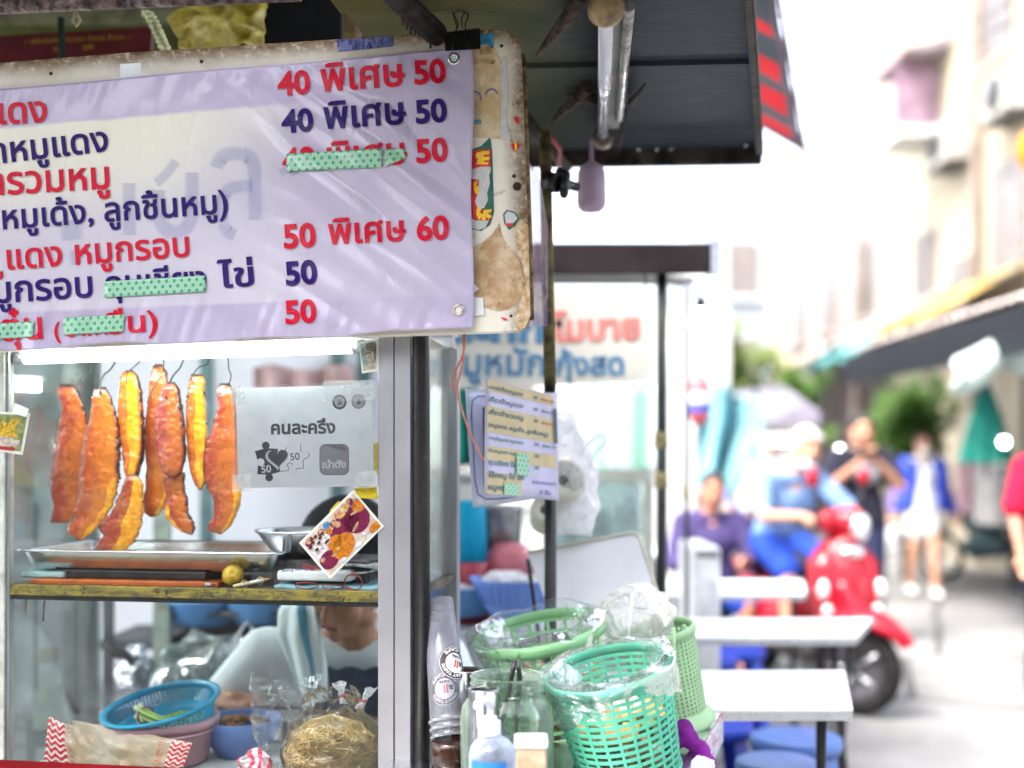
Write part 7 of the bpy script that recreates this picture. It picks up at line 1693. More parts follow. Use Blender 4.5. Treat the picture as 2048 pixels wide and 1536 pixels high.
# foil parcel, steel handle and bags behind the lower bay
mb = MB(); c = W(268, 1335, 3.5); crumple(mb, lambda u, v: c + V((.055 * cos(2 * pi * u) * sin(pi * (.03 + .94 * v)), .05 * sin(2 * pi * u) * sin(pi * (.03 + .94 * v)), .07 * cos(pi * (.03 + .94 * v)))), 40, 26, .022, 28, 3)
foil = solo('foil_parcel', mb, PM('crinkled foil', (.62, .66, .72), .2, .9, var=.2, vs=30, bump=.5, bs=60), 'crinkled foil parcel on the back bench seen through the lower bay', 'foil parcel')
mb = MB(); mb.chain([W(212, 1292, 3.45), W(228, 1305, 3.45), W(250, 1310, 3.45), W(262, 1320, 3.45)], [.012, .02, .016, .012]); solo('pan_handle', blob(mb, .005, 2, 'h'), PM('black pan handle', (.015, .017, .02), .4), 'black pan handle sticking out above the foil parcel', 'pan handle')
M_GBAG = FILM('greyish shopping bag', (.92, .95, .94), haze=.6, hazecol=(.22, .27, .26), rough=.2, bump=.9, bs=14, edge=.5)
for (x, y, Y, r, sd, lab) in ((400, 1350, 3.55, .15, 1, 'large greyish plastic bag slumped on the back bench'), (352, 1372, 3.4, .075, 6, 'small round clear bag in front of the large greyish bag')):
    mb = MB(); c = W(x, y, Y); crumple(mb, lambda u, v: c + V((r * cos(2 * pi * u) * sin(pi * (.03 + .94 * v)), .7 * r * sin(2 * pi * u) * sin(pi * (.03 + .94 * v)), .85 * r * cos(pi * (.03 + .94 * v)))), 50, 34, r * .3, 12, sd); solo('plastic_bag', mb, M_GBAG, lab, 'plastic bag')
mb = MB(); mb.tube([W(470, 1330, 3.5), W(476, 1270, 3.5), W(492, 1246, 3.5), W(505, 1256, 3.5), W(490, 1310, 3.5)], .012, 8, flat=.4); solo('bag_handle', mb, PM('pale bag strap', (.55, .58, .58), .5), 'pale looped bag strap beside the sleeve of the vendor', 'bag strap')
bench = thing('back_bench', 'steel back bench behind the cart holding bags and foil', 'bench', V((-1.1, 3.5, 0)))
mb = MB(); a = W(200, 1425, 3.3); mb.obox((-1.45, 3.32, a.z - .03), (.85, 0, 0), (0, .5, 0), (0, 0, .03)); part('bench_top', mb, M_STEEL, bench, bevel=.004)
for x in (-1.42, -.64):
    for y in (3.36, 3.78): mb = MB(); mb.tube([(x, y, 0), (x, y, a.z - .031)], .015, 8); part('leg', mb, M_GREYM, bench)
# pot lid disc and warm things at the upper left, seen through the glass
mb = MB(); c = W(112, 800, 3.3); mb.lathe(c, [(.001, -.004), (.055, -.003), (.06, .0), (.055, .003), (.001, .004)], 36, Matrix.Rotation(radians(90), 3, 'X') @ Matrix.Rotation(radians(0), 3, 'Z')); 
o = solo('hanging_ladle_disc', mb, PM('pale jade disc', (.52, .64, .55), .4, var=.15, vs=8), 'pale jade oval disc hanging behind the pork at the left', 'disc'); o.scale = (.75, 1, 1.45)
for (x, y, Y, r, col, lab) in ((84, 880, 4.2, .10, (.50, .22, .15), 'blurred orange red bundle on the back wall at the left'), (60, 940, 4.25, .07, (.55, .50, .12), 'small yellow bundle on the back wall below the orange one'), (104, 935, 4.22, .06, (.5, .2, .2), 'small red bundle on the back wall beside the yellow one')):
    mb = MB(); c = W(x, y, Y); crumple(mb, lambda u, v: c + V((r * cos(2 * pi * u) * sin(pi * (.03 + .94 * v)), .6 * r * sin(2 * pi * u) * sin(pi * (.03 + .94 * v)), 1.3 * r * cos(pi * (.03 + .94 * v)))), 26, 18, r * .3, 14, r * 90); solo('hanging_bundle', mb, PM('bundle ' + lab, col, .7, var=.4, vs=14), lab, 'bundle')
mb = MB(); mb.tube(smooth([W(22, 976, 3.3), W(62, 974, 3.3), W(72, 990, 3.3), W(72, 1085, 3.3), W(70, 1120, 3.3)]), .007, 8); solo('bent_rod', mb, M_TEALF, 'bent blue grey rod frame behind the left end of the tray', 'rod')

# ------------------------------------------------------------------ second cart with the hand painted sign
sc = thing('noodle_cart', 'neighbouring food cart with a dark roof and thin posts', 'cart', W(1200, 1500, 3.95))
M_DKROOF = PM('plum brown roof', (.018, .013, .015), .6, var=.3, vs=6)
rz0, rz1 = W(1200, 548, 3.9).z, W(1200, 486, 3.9).z; xr0, xr1 = W(1060, 500, 3.9).x, W(1422, 500, 3.9).x
mb = MB(); mb.obox((xr0, 3.9, rz0), (xr1 - xr0, 0, 0), (0, .9, .10), (0, 0, rz1 - rz0)); part('roof', mb, M_DKROOF, sc, bevel=.006)
mb = MB(); mb.obox((xr1 + .0005, 3.89, rz0 - .01), (.03, 0, 0), (0, .92, .10), (0, 0, rz1 - rz0 + .02)); part('roof_cap', mb, PM('pale roof cap', (.30, .33, .40), .4), sc)
M_DKPOST = PM('dark green post', (.02, .03, .03), .5, .2, var=.5, vs=20, bump=.3)
for x, Y, y1 in ((1322, 3.95, 548), (1372, 4.7, 560)):
    mb = MB(); p = W(x, 1000, Y); r = .019 if x < 1350 else .0095; mb.tube([(p.x, p.y, 0), (p.x + .004, p.y, W(x, y1, Y).z + .0)], r, 12); part('post', mb, M_DKPOST, sc)
    for yk in ((880, 960) if x < 1350 else (985,)):
        mb = MB(); q = W(x, yk, Y); mb.lathe(q, [(r + .001, -.03), (r + .006, -.02), (r + .005, .02), (r + .001, .03)], 10); part('string_tie', mb, PM('knotted string', (.35, .30, .16), .9, var=.5, vs=60), sc)
M_BODYW = PM('pale aluminium cabinet', (.55, .58, .58), .4, .2, var=.12, vs=4)
ca, cb_ = W(900, 1240, 3.75), W(1305, 1190, 3.75)
mb = MB(); mb.obox((ca.x, 3.42, .80), (cb_.x - ca.x, 0, 0), (0, .75, 0), (0, 0, .035)); part('counter_top', mb, M_BODYW, sc, bevel=.004)
mb = MB(); mb.obox((ca.x + .02, 3.5, .12), (cb_.x - ca.x - .04, 0, 0), (0, .6, 0), (0, 0, .675)); part('cart_body', mb, M_BODYW, sc, bevel=.01)
# glazed box with pale frames on that counter
fb = thing('glass_box', 'pale framed glass box on the neighbouring cart with tall steel things inside', 'food box', W(1200, 1200, 4.0))
f0, f1 = W(1090, 1150, 4.05), W(1306, 940, 4.05)
for (x0, x1, z0, z1) in ((f0.x, f0.x + .03, .836, f1.z), (f1.x - .03, f1.x, .836, f1.z), (f0.x + .031, f1.x - .031, f1.z - .045, f1.z), (f0.x + .031, f1.x - .031, .836, .87)):
    mb = MB(); mb.obox((x0, 4.05, z0), (x1 - x0, 0, 0), (0, .03, 0), (0, 0, z1 - z0)); part('frame', mb, PM('cream frame', (.62, .66, .58), .4), fb)
mb = MB(); mb.obox((f0.x + .03, 4.06, .87), (f1.x - f0.x - .06, 0, 0), (0, .004, 0), (0, 0, f1.z - .045 - .87)); part('pane', mb, FILM('dusty pane', (.9, .96, .94), haze=.35, hazecol=(.6, .72, .70), rough=.1, bump=0, edge=0), fb)
for k, x in enumerate((1140, 1163, 1190, 1212, 1240, 1262)):
    mb = MB(); p = W(x, 1100, 4.2); mb.lathe((p.x, p.y, 0), [(.001, .836), (.022, .836), (.022, 1.15 + .03 * (k % 3)), (.012, 1.18 + .03 * (k % 3)), (.001, 1.18 + .03 * (k % 3))], 14); part('bottle', mb, PM('slate bottle %d' % (k % 3), ((.14, .20, .25), (.35, .42, .44), (.2, .22, .28))[k % 3], .25), fb)
mb = MB(); mb.obox((f0.x, 4.45, .836), (f1.x - f0.x, 0, 0), (0, .02, 0), (0, 0, f1.z - .84)); part('back_sheet', mb, PM('pale teal sheet', (.45, .56, .56), .5), fb)
# sign
sg = thing('painted_sign', 'white sign with hand painted blue and pink writing on the neighbouring cart', 'sign', W(1100, 770, 3.86))
SG = lambda px, py, l=0: W(px, py, 3.85 + l)
mb = MB(); mb.prism([SG(880, 560), SG(1306, 585), SG(1303, 762), SG(880, 778)], V((0, .012, 0))); part('panel', mb, PM('white sign panel', (.50, .50, .46), .5, var=.05), sg)
b_, r_m = MB(), MB(); LG = lambda x, y, l: SG(x, y, -.003)
text_px(b_, 'ตะกัก', (890, 682), (1088, 682), LG, .05); text_px(r_m, 'โมบาย', (1105, 682), (1280, 676), LG, .05); text_px(b_, 'หมูหมัก', (885, 750), (1090, 750), LG, .03); text_px(b_, 'กุ้งสด', (1112, 750), (1248, 748), LG, .035)
part('blue_lettering', b_, PM('sign blue paint', (.07, .20, .36), .5), sg); part('pink_lettering', r_m, PM('sign coral paint', (.58, .20, .18), .5), sg)
for (x0) in (905, 1290): mb = MB(); mb.tube([SG(x0, 600, .018), W(x0, 548, 3.91)], .004, 6); part('hanger', mb, M_WIRE, sg)
# plastic bag with paper rolls, glass jar shapes, basins
mb = MB(); bc_ = W(1140, 960, 3.05)
def hangbag(u, v):
    a = 2 * pi * u; top = W(1118, 800, 3.0); hw = lerp(.03, .085, sstep(0, .45, v)) * (1 - .35 * sstep(.75, 1, v)) * (1 - .999 * sstep(.985, 1, v)); cx = lerp(1122, 1140, v); 
    p = W(cx, lerp(822, 1072, v), 3.05); return p + V((hw * cos(a), hw * .55 * sin(a), 0))
crumple(mb, hangbag, 60, 50, .014, 16, 2.5)
mb.tube(smooth([W(1176, 935, 3.05), W(1196, 900, 3.05), W(1212, 885, 3.05), W(1206, 868, 3.05), W(1180, 880, 3.05), W(1160, 912, 3.05)]), .009, 8, flat=.4)
hb_ = solo('white_bag', mb, FILM('white carrier bag', (.97, .97, .98), haze=.62, hazecol=(.84, .84, .88), rough=.25, bump=.8, bs=18, edge=.5), 'white carrier bag hanging from the pole with paper rolls in it', 'plastic bag')
for (x, y, lab) in ((1126, 972, 'paper roll with a dark hollow core inside the hanging bag'), (1090, 1030, 'smaller cream paper roll below, at the left of the hanging bag')):
    p = W(x, y, 3.06); Rr = Matrix.Rotation(radians(70), 3, 'X') @ Matrix.Identity(3); r = .056 if x > 1100 else .04
    mb = MB(); mb.lathe(p, [(.014, -.05), (r, -.05), (r, .05), (.014, .05)], 32, Rr, closed=True); pr = solo('paper_roll', mb, PM('cream paper roll', (.66, .64, .52), .8, var=.08), lab, 'paper roll', 'paper rolls')
    mb = MB(); mb.lathe(p, [(.0135, -.045), (.012, -.045), (.012, .045), (.0135, .045)], 20, Rr, closed=True); part('core_tube', mb, PM('grey core', (.08, .08, .08), .8), pr)
bowl('sky blue basin of white noodles at the left of the neighbouring counter', 915, 1172, 3.62, .15, .09, M_SKYB, PM('white noodles', (.66, .66, .68), .5))
bowl('ribbed cornflower basin heaped with white food on the neighbouring counter', 1040, 1158, 3.52, .15, .115, M_PBLUE, PM('white noodles', (.66, .66, .68), .5))
p = W(1020, 1130, 3.7); mb = MB(); mb.lathe((p.x, p.y, p.z), [(.001, .075), (.05, .068), (.085, .035), (.09, -.03), (.07, -.06), (.001, -.06)], 32); solo('pink_dome', mb, PM('rose plastic', (.46, .13, .16), .4, var=.15), 'rose pink domed cover behind the ribbed basin', 'dome cover')
p = W(985, 1080, 3.8); pot = thing('steel_pot', 'dim steel stock pot behind the rose dome', 'pot', (p.x, p.y, .836)); mb = MB(); mb.lathe((p.x, p.y, 0), [(.001, .836), (.085, .836), (.10, 1.19), (.104, 1.20), (.099, 1.20), (.084, .845), (.001, .845)], 36); part('pot_wall', mb, PM('dull pot steel', (.26, .28, .29), .3, .8, var=.3, vs=10), pot)
mb = MB(); mb.tube([(p.x + .02, p.y - .01, .95), W(1016, 1020, 3.72)], .008, 8); part('ladle', mb, PM('wooden ladle', (.45, .32, .2), .6), pot)
p = W(934, 1070, 3.66); buc = thing('cyan_bucket', 'bright cyan bucket on a red base at the back of the neighbouring cart', 'bucket', (p.x, p.y, .836)); zt_ = W(934, 1004, 3.66).z; zr_ = W(934, 1122, 3.66).z
mb = MB(); mb.lathe((p.x, p.y, 0), [(.001, zr_), (.068, zr_), (.058, zt_), (.061, zt_ + .004), (.056, zt_), (.06, zr_ + .01), (.001, zr_ + .01)], 32); part('bucket_wall', mb, PM('cyan plastic', (.0, .36, .60), .35, var=.1), buc)
mb = MB(); mb.lathe((p.x, p.y, 0), [(.001, .836), (.08, .836), (.08, zr_ - .001), (.001, zr_ - .001)], 32); part('red_base', mb, PM('dark red plastic', (.30, .03, .05), .4), buc)
simplebox('cream_cupboard', 'cream cupboard behind the cyan bucket', 'cupboard', 880, 940, 1000, 1150, 4.25, .3, PM('cream cupboard', (.60, .60, .56), .5), .02)
mb = MB(); mb.grid(lambda u, v: W(lerp(905, 950, u), lerp(772, 930, v), 4.1) + V((0, .03 * sin(u * 12), 0)), 16, 10); o = solo('green_cloth', mb, PM('deep teal cloth', (.02, .26, .22), .8, var=.3), 'deep teal cloth hanging behind the copper wire', 'cloth'); o.modifiers.new('t', 'SOLIDIFY').thickness = .008
mb = MB(); mb.grid(lambda u, v: W(lerp(1150, 1330, u), lerp(770, 945, v), 5.2) + V((0, .04 * sin(u * 9 + v), 0)), 30, 10); n = NT('green and white awning cloth'); x = n.sep(n.co())[0]; cst = n.mix(n.ramp(n.wave(n.co(), 1.6, 0, 1, 'X'), .5, .8), lin((.62, .70, .68)), lin((.30, .56, .42)))
o = solo('striped_cloth', mb, n.done(n.pbr(cst, .8)), 'pale green striped cloth behind the neighbouring cart', 'cloth'); o.modifiers.new('t', 'SOLIDIFY').thickness = .008
bulb = thing('lit_bulb', 'bright lit bulb hanging at the right end of the neighbouring cart roof', 'lamp', W(1398, 640, 4.3)); p = W(1402, 645, 4.3)
mb = MB(); mb.lathe(p, [(.001, -.055), (.03, -.045), (.042, -.015), (.036, .02), (.02, .045), (.016, .05)], 20); part('bulb_glass', mb, EMIT('bulb light', (.95, 1.0, 1.0), 40), bulb)
mb = MB(); mb.lathe(p, [(.0165, .05), (.018, .052), (.018, .09), (.001, .095)], 14); part('lamp_holder', mb, M_BLACKPAINT, bulb); mb = MB(); mb.tube([p + ZZ * .095, V((p.x - .05, p.y, rz0 + .05))], .003, 6); part('flex', mb, M_BLACKPAINT, bulb)
simplebox('white_cooler', 'tall white cool box standing left of the steel tables', 'cool box', 1388, 1092, 1442, 1286, 4.75, .45, PM('white cooler', (.74, .75, .76), .4), .1)
p = W(1398, 800, 5.2); lan = thing('paper_lantern', 'round red, white and blue hanging ornament beside the thin post', 'ornament', p - ZZ * .12)
for k, (z0, z1, col) in enumerate(((.035, .12, (.55, .12, .14)), (-.02, .0349, (.66, .64, .70)), (-.06, -.0201, (.10, .12, .50)), (-.12, -.0601, (.55, .10, .12)))):
    mb = MB(); N_ = 5; mb.lathe(p, [(max(.002, .055 * sqrt(max(0, 1 - (lerp(z0, z1, i / N_) / .121) ** 2))), lerp(z0, z1, i / N_)) for i in range(N_ + 1)], 20); part('band', mb, PM('lantern %d' % k, col, .5), lan)
mb = MB(); mb.tube([p + ZZ * .12, p + ZZ * .6], .003, 6); part('string', mb, M_WIRE, lan)

# ------------------------------------------------------------------ folding tables and stools
M_TTOP = PM('white steel table top', (.80, .81, .82), .3, .1, var=.02, vs=2); M_TEDGE = PM('table edge steel', (.55, .57, .60), .3, .8, var=.1)
def table(label, pl, z):
    root = thing('folding_table', label, 'folding table', V((sum(p.x for p in pl) / 4, sum(p.y for p in pl) / 4, 0)), 'white topped folding tables beside the street')
    pl = [V((p.x, p.y, z)) for p in pl]
    mb = MB(); mb.prism(pl, -ZZ * .006); part('table_top', mb, M_TTOP, root)
    c = sum(pl, V()) / 4
    for i in range(4):
        mb = MB(); a, b = pl[i], pl[(i + 1) % 4]; nn = (b - a).cross(ZZ).normalized(); nn = nn if nn.dot(c - a) > 0 else -nn; mb.obox(a - ZZ * .03 + nn * .001, b - a, nn * .012, ZZ * .0235); part('edge_rail', mb, M_TEDGE, root)
    q = [p.lerp(c, .16) for p in pl]
    for (a, b) in ((q[0], q[2]), (q[1], q[3])):
        for (s, e) in ((a, b), ):
            pass
    for (i, j, sh) in ((0, 1, .0), (1, 0, .0), (3, 2, .0), (2, 3, .0)):
        mb = MB(); s = V((q[i].x, q[i].y, z - .03)); e = V((lerp(q[j].x, q[i].x, .1), q[j].y + .03 * (1 if i % 2 else -1), .0)); mb.tube([s, e], .0125, 8); part('leg', mb, M_BLACKPAINT, root)
    return root
zt_ = .72
def GT(x, y): return G(x, y, zt_)
a = GT(1706, 1418); b = GT(1690, 1340); L = V((-1, -.02, 0))
table('white topped folding table nearest the viewer, its corner close to the scooter wheel', [a, b, b + L * .98, a + L * .98], zt_)
a, b = GT(1712, 1274), GT(1746, 1236); table('white topped folding table in the middle of the row, in front of the scooter body', [a, b, b + L * 1.1, a + L * 1.1], zt_)
a, b = GT(1612, 1188), GT(1606, 1160); table('white topped folding table furthest back, left of the red scooter', [a, b, b + L * .72, a + L * .72], zt_)
a, b = GT(1470, 1108), GT(1460, 1094); table('small white table in front of the seated person in purple', [a, b, b + L * .6, a + L * .6], zt_)
def stool(label, x, y, mat, r=.145, z=.46, group='blue plastic stools'):
    root = thing('plastic_stool', label, 'stool', (x, y, 0), group)
    mb = MB(); mb.lathe((x, y, 0), [(.001, z - .004), (.02, z - .004), (r * .9, z), (r, z - .006), (r * 1.02, z - .03), (r * .97, z - .05), (r * .95, z - .048), (r * .98, z - .03), (r * .93, z - .012), (.001, z - .012)], 40); part('seat', mb, mat, root)
    for k in range(4):
        an = pi / 4 + k * pi / 2; mb = MB(); d = V((cos(an), sin(an), 0)); t = V((-sin(an), cos(an), 0)); top, bot = V((x, y, z - .05)) + d * r * .86, V((x, y, 0)) + d * (r + .045)
        mb.prism([top - t * .04, top + t * .04, bot + t * .028, bot - t * .028], -d * .012 ); part('leg', mb, mat, root, bevel=.003)
    mb = MB(); mb.lathe((x, y, 0), [(r * .92, .20), (r * 1.04, .20), (r * 1.03, .225), (r * .91, .225)], 32, closed=True); part('brace_ring', mb, mat, root)
    return root
M_STB = PM('grey blue stool', (.10, .20, .52), .4, var=.12, vs=6); M_STD = PM('deep blue stool', (.012, .05, .46), .4, var=.12, vs=6); M_STL = PM('light blue stool', (.16, .28, .62), .4, var=.1, vs=6)
g = G(1592, 1470, .46); stool('grey blue round stool under the nearest table, right one', g.x, g.y, M_STB)
g = G(1556, 1520, .46); stool('light blue stool in front of the nearest table at the bottom edge', g.x, g.y + .0, M_STL, .125)
g = G(1412, 1308, .46); stool('deep blue stool under the middle table, furthest left', g.x, g.y, M_STD)
g = G(1478, 1300, .46); stool('deep blue stool under the middle table, beside the scooter floorboard', g.x, g.y + .1, M_STD)
g = G(1420, 1440, .46); stool('deep blue stool tucked behind the black table leg', g.x, g.y, M_STD)
g = G(1512, 1120, .46); stool('bright green stool beside the seated person in purple', g.x - .05, 7.4, PM('bright green stool', (.02, .42, .04), .4), .16, .46, None)
g = G(1600, 1235, .46); 
# ------------------------------------------------------------------ red scooter
SX, SY = 1.835, 6.05
hd = radians(-12); FW = V((sin(radians(11)), -cos(radians(11)), 0)); LF = V((-FW.y, FW.x, 0)); LF = ZZ.cross(FW)
fw0 = V((SX, SY, 0))
def SP(x, y, z): return fw0 + FW * x + LF * y + ZZ * z
sco = thing('red_scooter', 'glossy red motor scooter facing the viewer with round chrome headlamp and rider', 'scooter', SP(-.6, 0, 0))
M_SRP = PM('scooter red lacquer', (.36, .0015, .013), .3, 0, var=.08, vs=4, coat=.18, spec=.4); M_SBLK = PM('scooter black', (.015, .014, .015), .5, var=.3); M_TYRE = PM('tyre rubber', (.022, .02, .02), .8, var=.3, vs=30, bump=.3); M_CHROME = PM('chrome', (.80, .82, .84), .12, 1.0, var=.05)
def wheel(c, ax, r=.245, w=.055):
    ax = ax.normalized(); x = ax.orthogonal().normalized(); Rw = Matrix((x, ax.cross(x), ax)).transposed()
    mb = MB(); mb.lathe(c, [(r - .075, -w * .7), (r - .03, -w), (r - .006, -w * .6), (r, 0), (r - .006, w * .6), (r - .03, w), (r - .075, w * .7)], 40, Rw, closed=True); t = part('wheel', mb, M_TYRE, sco)
    mb = MB(); mb.lathe(c, [(.03, -.03), (.05, -.035), (.15, -.025), (r - .078, -.04), (r - .070, -.03), (r - .070, .03), (r - .078, .04), (.15, .025), (.05, .035), (.03, .03)], 36, Rw, closed=True); part('rim', mb, PM('dark alloy rim', (.12, .11, .12), .35, .7, var=.4, vs=20), t)
    mb = MB()
    for k in range(5): a = 2 * pi * k / 5; d = Rw @ V((cos(a), sin(a), 0)); mb.tube([c + d * .04 + ax * .036, c + d * (r - .085) + ax * .03], .014, 6); mb.tube([c + d * .04 - ax * .036, c + d * (r - .085) - ax * .03], .014, 6)
    part('spoke', mb, PM('bright spoke', (.5, .5, .52), .3, .8), t)
steer = radians(-32); FS = Matrix.Rotation(steer, 3, 'Z') @ FW; LS_ = ZZ.cross(FS)
FS = Matrix.Rotation(radians(34), 3, 'Z') @ FW; LS_ = ZZ.cross(FS)
wc = SP(0, 0, .247); wheel(wc, LS_); wheel(SP(-1.28, 0, .247), LF, .245, .06)
hc = SP(-.20, 0, .92)                                     # steering head
mb = MB(); 
for s_ in (-1, 1): mb.tube([wc + LS_ * .075 * s_, wc + LS_ * .07 * s_ - FS * .07 + ZZ * .28], .02, 10)
mb.tube([wc + ZZ * .30 - FS * .07, hc], .025, 10); part('fork', mb, PM('grey fork', (.12, .12, .13), .35, .6), sco)
mb = MB()
def fend(u, v):
    an = radians(lerp(27, 150, u)); hw = lerp(.02, .10, sstep(0, .28, u)) * (1 - .25 * sstep(.75, 1, u)); s_ = (v - .5) * 2; rr = .272 + .055 * (1 - abs(s_) ** 2.2) + .02 * sstep(.25, 0, u); 
    return wc + FS * (rr * cos(an)) + ZZ * (rr * sin(an)) + LS_ * (hw * s_) - ZZ * .0
mb.grid(fend, 36, 12); o = part('front_fender', mb, M_SRP, sco); m_ = o.modifiers.new('t', 'SOLIDIFY'); m_.thickness = .012
mb = MB(); mb.cap(wc + ZZ * .30 - FS * .02, .07, wc + ZZ * .42 - FS * .08, .06); part('fender_neck', blob(mb, .014, 4, 'neck'), M_SRP, sco)
mb = MB(); secs = [(.36, .055, -.16, .06), (.42, .10, -.14, .09), (.50, .15, -.13, .11), (.60, .185, -.13, .12), (.70, .205, -.15, .12), (.80, .20, -.17, .11), (.87, .15, -.19, .10), (.93, .085, -.20, .08), (.96, .03, -.20, .04)]
def cowl(u, v):
    f = v * (len(secs) - 1); i = min(len(secs) - 2, int(f)); t = f - i; z, w_, x0, dp = [lerp(a, b, t) for a, b in zip(secs[i], secs[i + 1])]
    an = 2 * pi * u; y = w_ * (abs(cos(an)) ** .8) * (1 if cos(an) > 0 else -1); x = x0 + dp * sin(an) * (1.0 if sin(an) > 0 else .45) + .035 * exp(-(y / .035) ** 2) * max(0, sin(an)) - .02 * exp(-((abs(y) - .09) / .02) ** 2) * max(0, sin(an))
    return SP(x, y, z)
mb.grid(cowl, 64, 40, cu=True); mb.f += [tuple(range(64))[::-1], tuple(40 * 64 + k for k in range(64))]; mb.sm += [False, False]; part('front_cowl', mb, M_SRP, sco)
mb = MB(); mb.tube([SP(-.03, -.05, .50), SP(-.01, 0, .47), SP(-.03, .05, .50)], .012, 8); mb.tube([SP(-.035, -.03, .535), SP(-.015, 0, .515), SP(-.035, .03, .535)], .008, 8); part('dark_grille', mb, M_SBLK, sco)
mb = MB(); mb.cap(SP(-.28, 0, .30), .11, SP(-.75, 0, .28), .12); mb.cap(SP(-.28, .1, .30), .07, SP(-.75, .1, .28), .08); mb.cap(SP(-.28, -.1, .30), .07, SP(-.75, -.1, .28), .08); part('floorboard', blob(mb, .018, 3, 'floor'), M_SBLK, sco)
mb = MB(); mb.cap(SP(-.80, 0, .45), .16, SP(-1.45, 0, .62), .13); mb.cap(SP(-.85, .08, .42), .12, SP(-1.4, .09, .58), .10); mb.cap(SP(-.85, -.08, .42), .12, SP(-1.4, -.09, .58), .10); part('rear_body', blob(mb, .018, 4, 'rear'), M_SRP, sco)
mb = MB(); mb.cap(SP(-.75, 0, .70), .12, SP(-1.35, 0, .76), .12); part('saddle', blob(mb, .018, 4, 'saddle'), M_SBLK, sco)
mb = MB(); hh = hc + ZZ * .10; mb.cap(hh + LS_ * .10 - FS * .02, .065, hh - LS_ * .10 - FS * .02, .065); mb.cap(hh + FS * .04, .085, hh + FS * .08 + ZZ * .0, .08); mb.cap(hh, .08, hh - ZZ * .10, .06); part('handlebar_cowl', blob(mb, .014, 4, 'hcowl'), M_SRP, sco)
mb = MB(); FSd = (FS - ZZ * .05).normalized(); Rl = FSd.to_track_quat('Z', 'Y').to_matrix(); lc = hh + FS * .135 - ZZ * .03
mb.lathe(lc, [(.001, .035), (.04, .03), (.066, .014), (.072, 0)], 28, Rl); part('headlight', mb, PM('headlamp glass', (.75, .80, .82), .06, .3, coat=1), sco)
mb = MB(); mb.lathe(lc, [(.073, -.03), (.086, -.005), (.082, .008), (.073, .006)], 28, Rl); part('headlight_ring', mb, M_CHROME, sco)
for s_ in (-1, 1):
    mb = MB(); mb.tube([hh + LS_ * .15 * s_ - FS * .03, hh + LS_ * .35 * s_ - FS * .08], .017, 10); part('grip', mb, M_SBLK, sco)
    mb = MB(); mb.tube([hh + LS_ * .20 * s_ + ZZ * .01, hh + LS_ * .23 * s_ + ZZ * .13, hh + LS_ * .27 * s_ + ZZ * .2], .007, 6); mr = part('mirror_stem', mb, M_SBLK, sco)
    mb = MB(); mb.lathe(hh + LS_ * .28 * s_ + ZZ * .24, [(.001, .022), (.04, .016), (.057, .0), (.05, -.012), (.001, -.014)], 24, Rl); part('mirror', mb, M_SRP, mr)
    mb = MB(); mb.ball(SP(-.055, .165 * s_, .66), .05, (.5, .62, 1.1), 14, Matrix((FW, LF, ZZ)).transposed()); part('indicator', mb, PM('clear lens', (.78, .80, .82), .08, .2, coat=1), sco)
    mb = MB(); mb.ball(SP(-.045, .145 * s_, .55), .034, (.5, .9, 1.0), 12, Matrix((FW, LF, ZZ)).transposed()); part('lamp_lens', mb, PM('clear lens', (.78, .80, .82), .08, .2, coat=1), sco)
mb = MB(); mb.ball(SP(-.045, 0, .86), .055, (.45, 1.25, .62), 16, Matrix((FW, LF, ZZ)).transposed()); part('front_badge', mb, M_CHROME, sco)
mb = MB(); mb.tube([SP(-.9, .1, .25), SP(-1.0, .2, .02)], .012, 6); part('side_stand', mb, M_SBLK, sco)

# ------------------------------------------------------------------ people in the street
# rider
rx, ry_ = SP(-.92, 0, 0).x, SP(-.92, 0, 0).y
kk = 1.0; Pq = lambda x, y, z: SP(x, y, z)
hl = [hh + LS_ * .25 * 1 - FS * .05, hh + LS_ * .25 * -1 - FS * .05]
J = dict(head=Pq(-.78, .08, 1.43), neck=Pq(-.86, .05, 1.28), chest=Pq(-.92, .03, 1.12), waist=Pq(-.98, 0, .95), pelvis=Pq(-1.0, 0, .86), sh=[Pq(-.86, .19, 1.23), Pq(-.88, -.17, 1.23)], el=[Pq(-.62, .32, 1.03), Pq(-.62, -.26, 1.03)],
         wr=[hl[0] - FW * .07 + ZZ * .03, hl[1] - FW * .07 + ZZ * .03], hip=[Pq(-.98, .09, .84), Pq(-.98, -.09, .84)], kn=[Pq(-.52, .16, .72), Pq(-.52, -.15, .72)], an=[Pq(-.48, .20, .42), Pq(-.48, -.18, .42)], toe=(FW, FW), hn=(-ZZ, -ZZ), hd=(FW, FW))
M_GREYHAIR = PM('grey hair', (.52, .50, .50), .6, var=.3, vs=60, bump=.4)
M_BLUECL = PM('royal blue cloth', (.015, .05, .32), .8, var=.2, vs=9, bump=.3, bs=120); M_BLUE2 = PM('sky blue shirt cloth', (.16, .26, .46), .8, var=.25, vs=14, bump=.3, bs=120)
rid, Rr_ = person('grey haired rider in blue shirt and shorts seated on the red scooter, mask under chin', J, 1.0, skin('rider', (.50, .28, .19)),
    [dict(name='shirt', mat=M_BLUE2, torso=(0, 1), sleeve=.75, g=.012), dict(name='shorts', mat=M_BLUECL, legs=.95, g=.014)], dict(mat=M_GREYHAIR), face=FW + V((0, 0, -.1)), voxel=.010, curl=(1.2, 1.2), shoes=PM('sandal', (.05, .04, .04), .7))
mb = MB(); c = J['head']; mb.ball(c + Rr_ @ V((0, -.06, -.10)), .05, (1.25, .75, .75), 14, Rr_); part('face_mask', mb, PM('pale mask cloth', (.60, .62, .70), .8), rid)
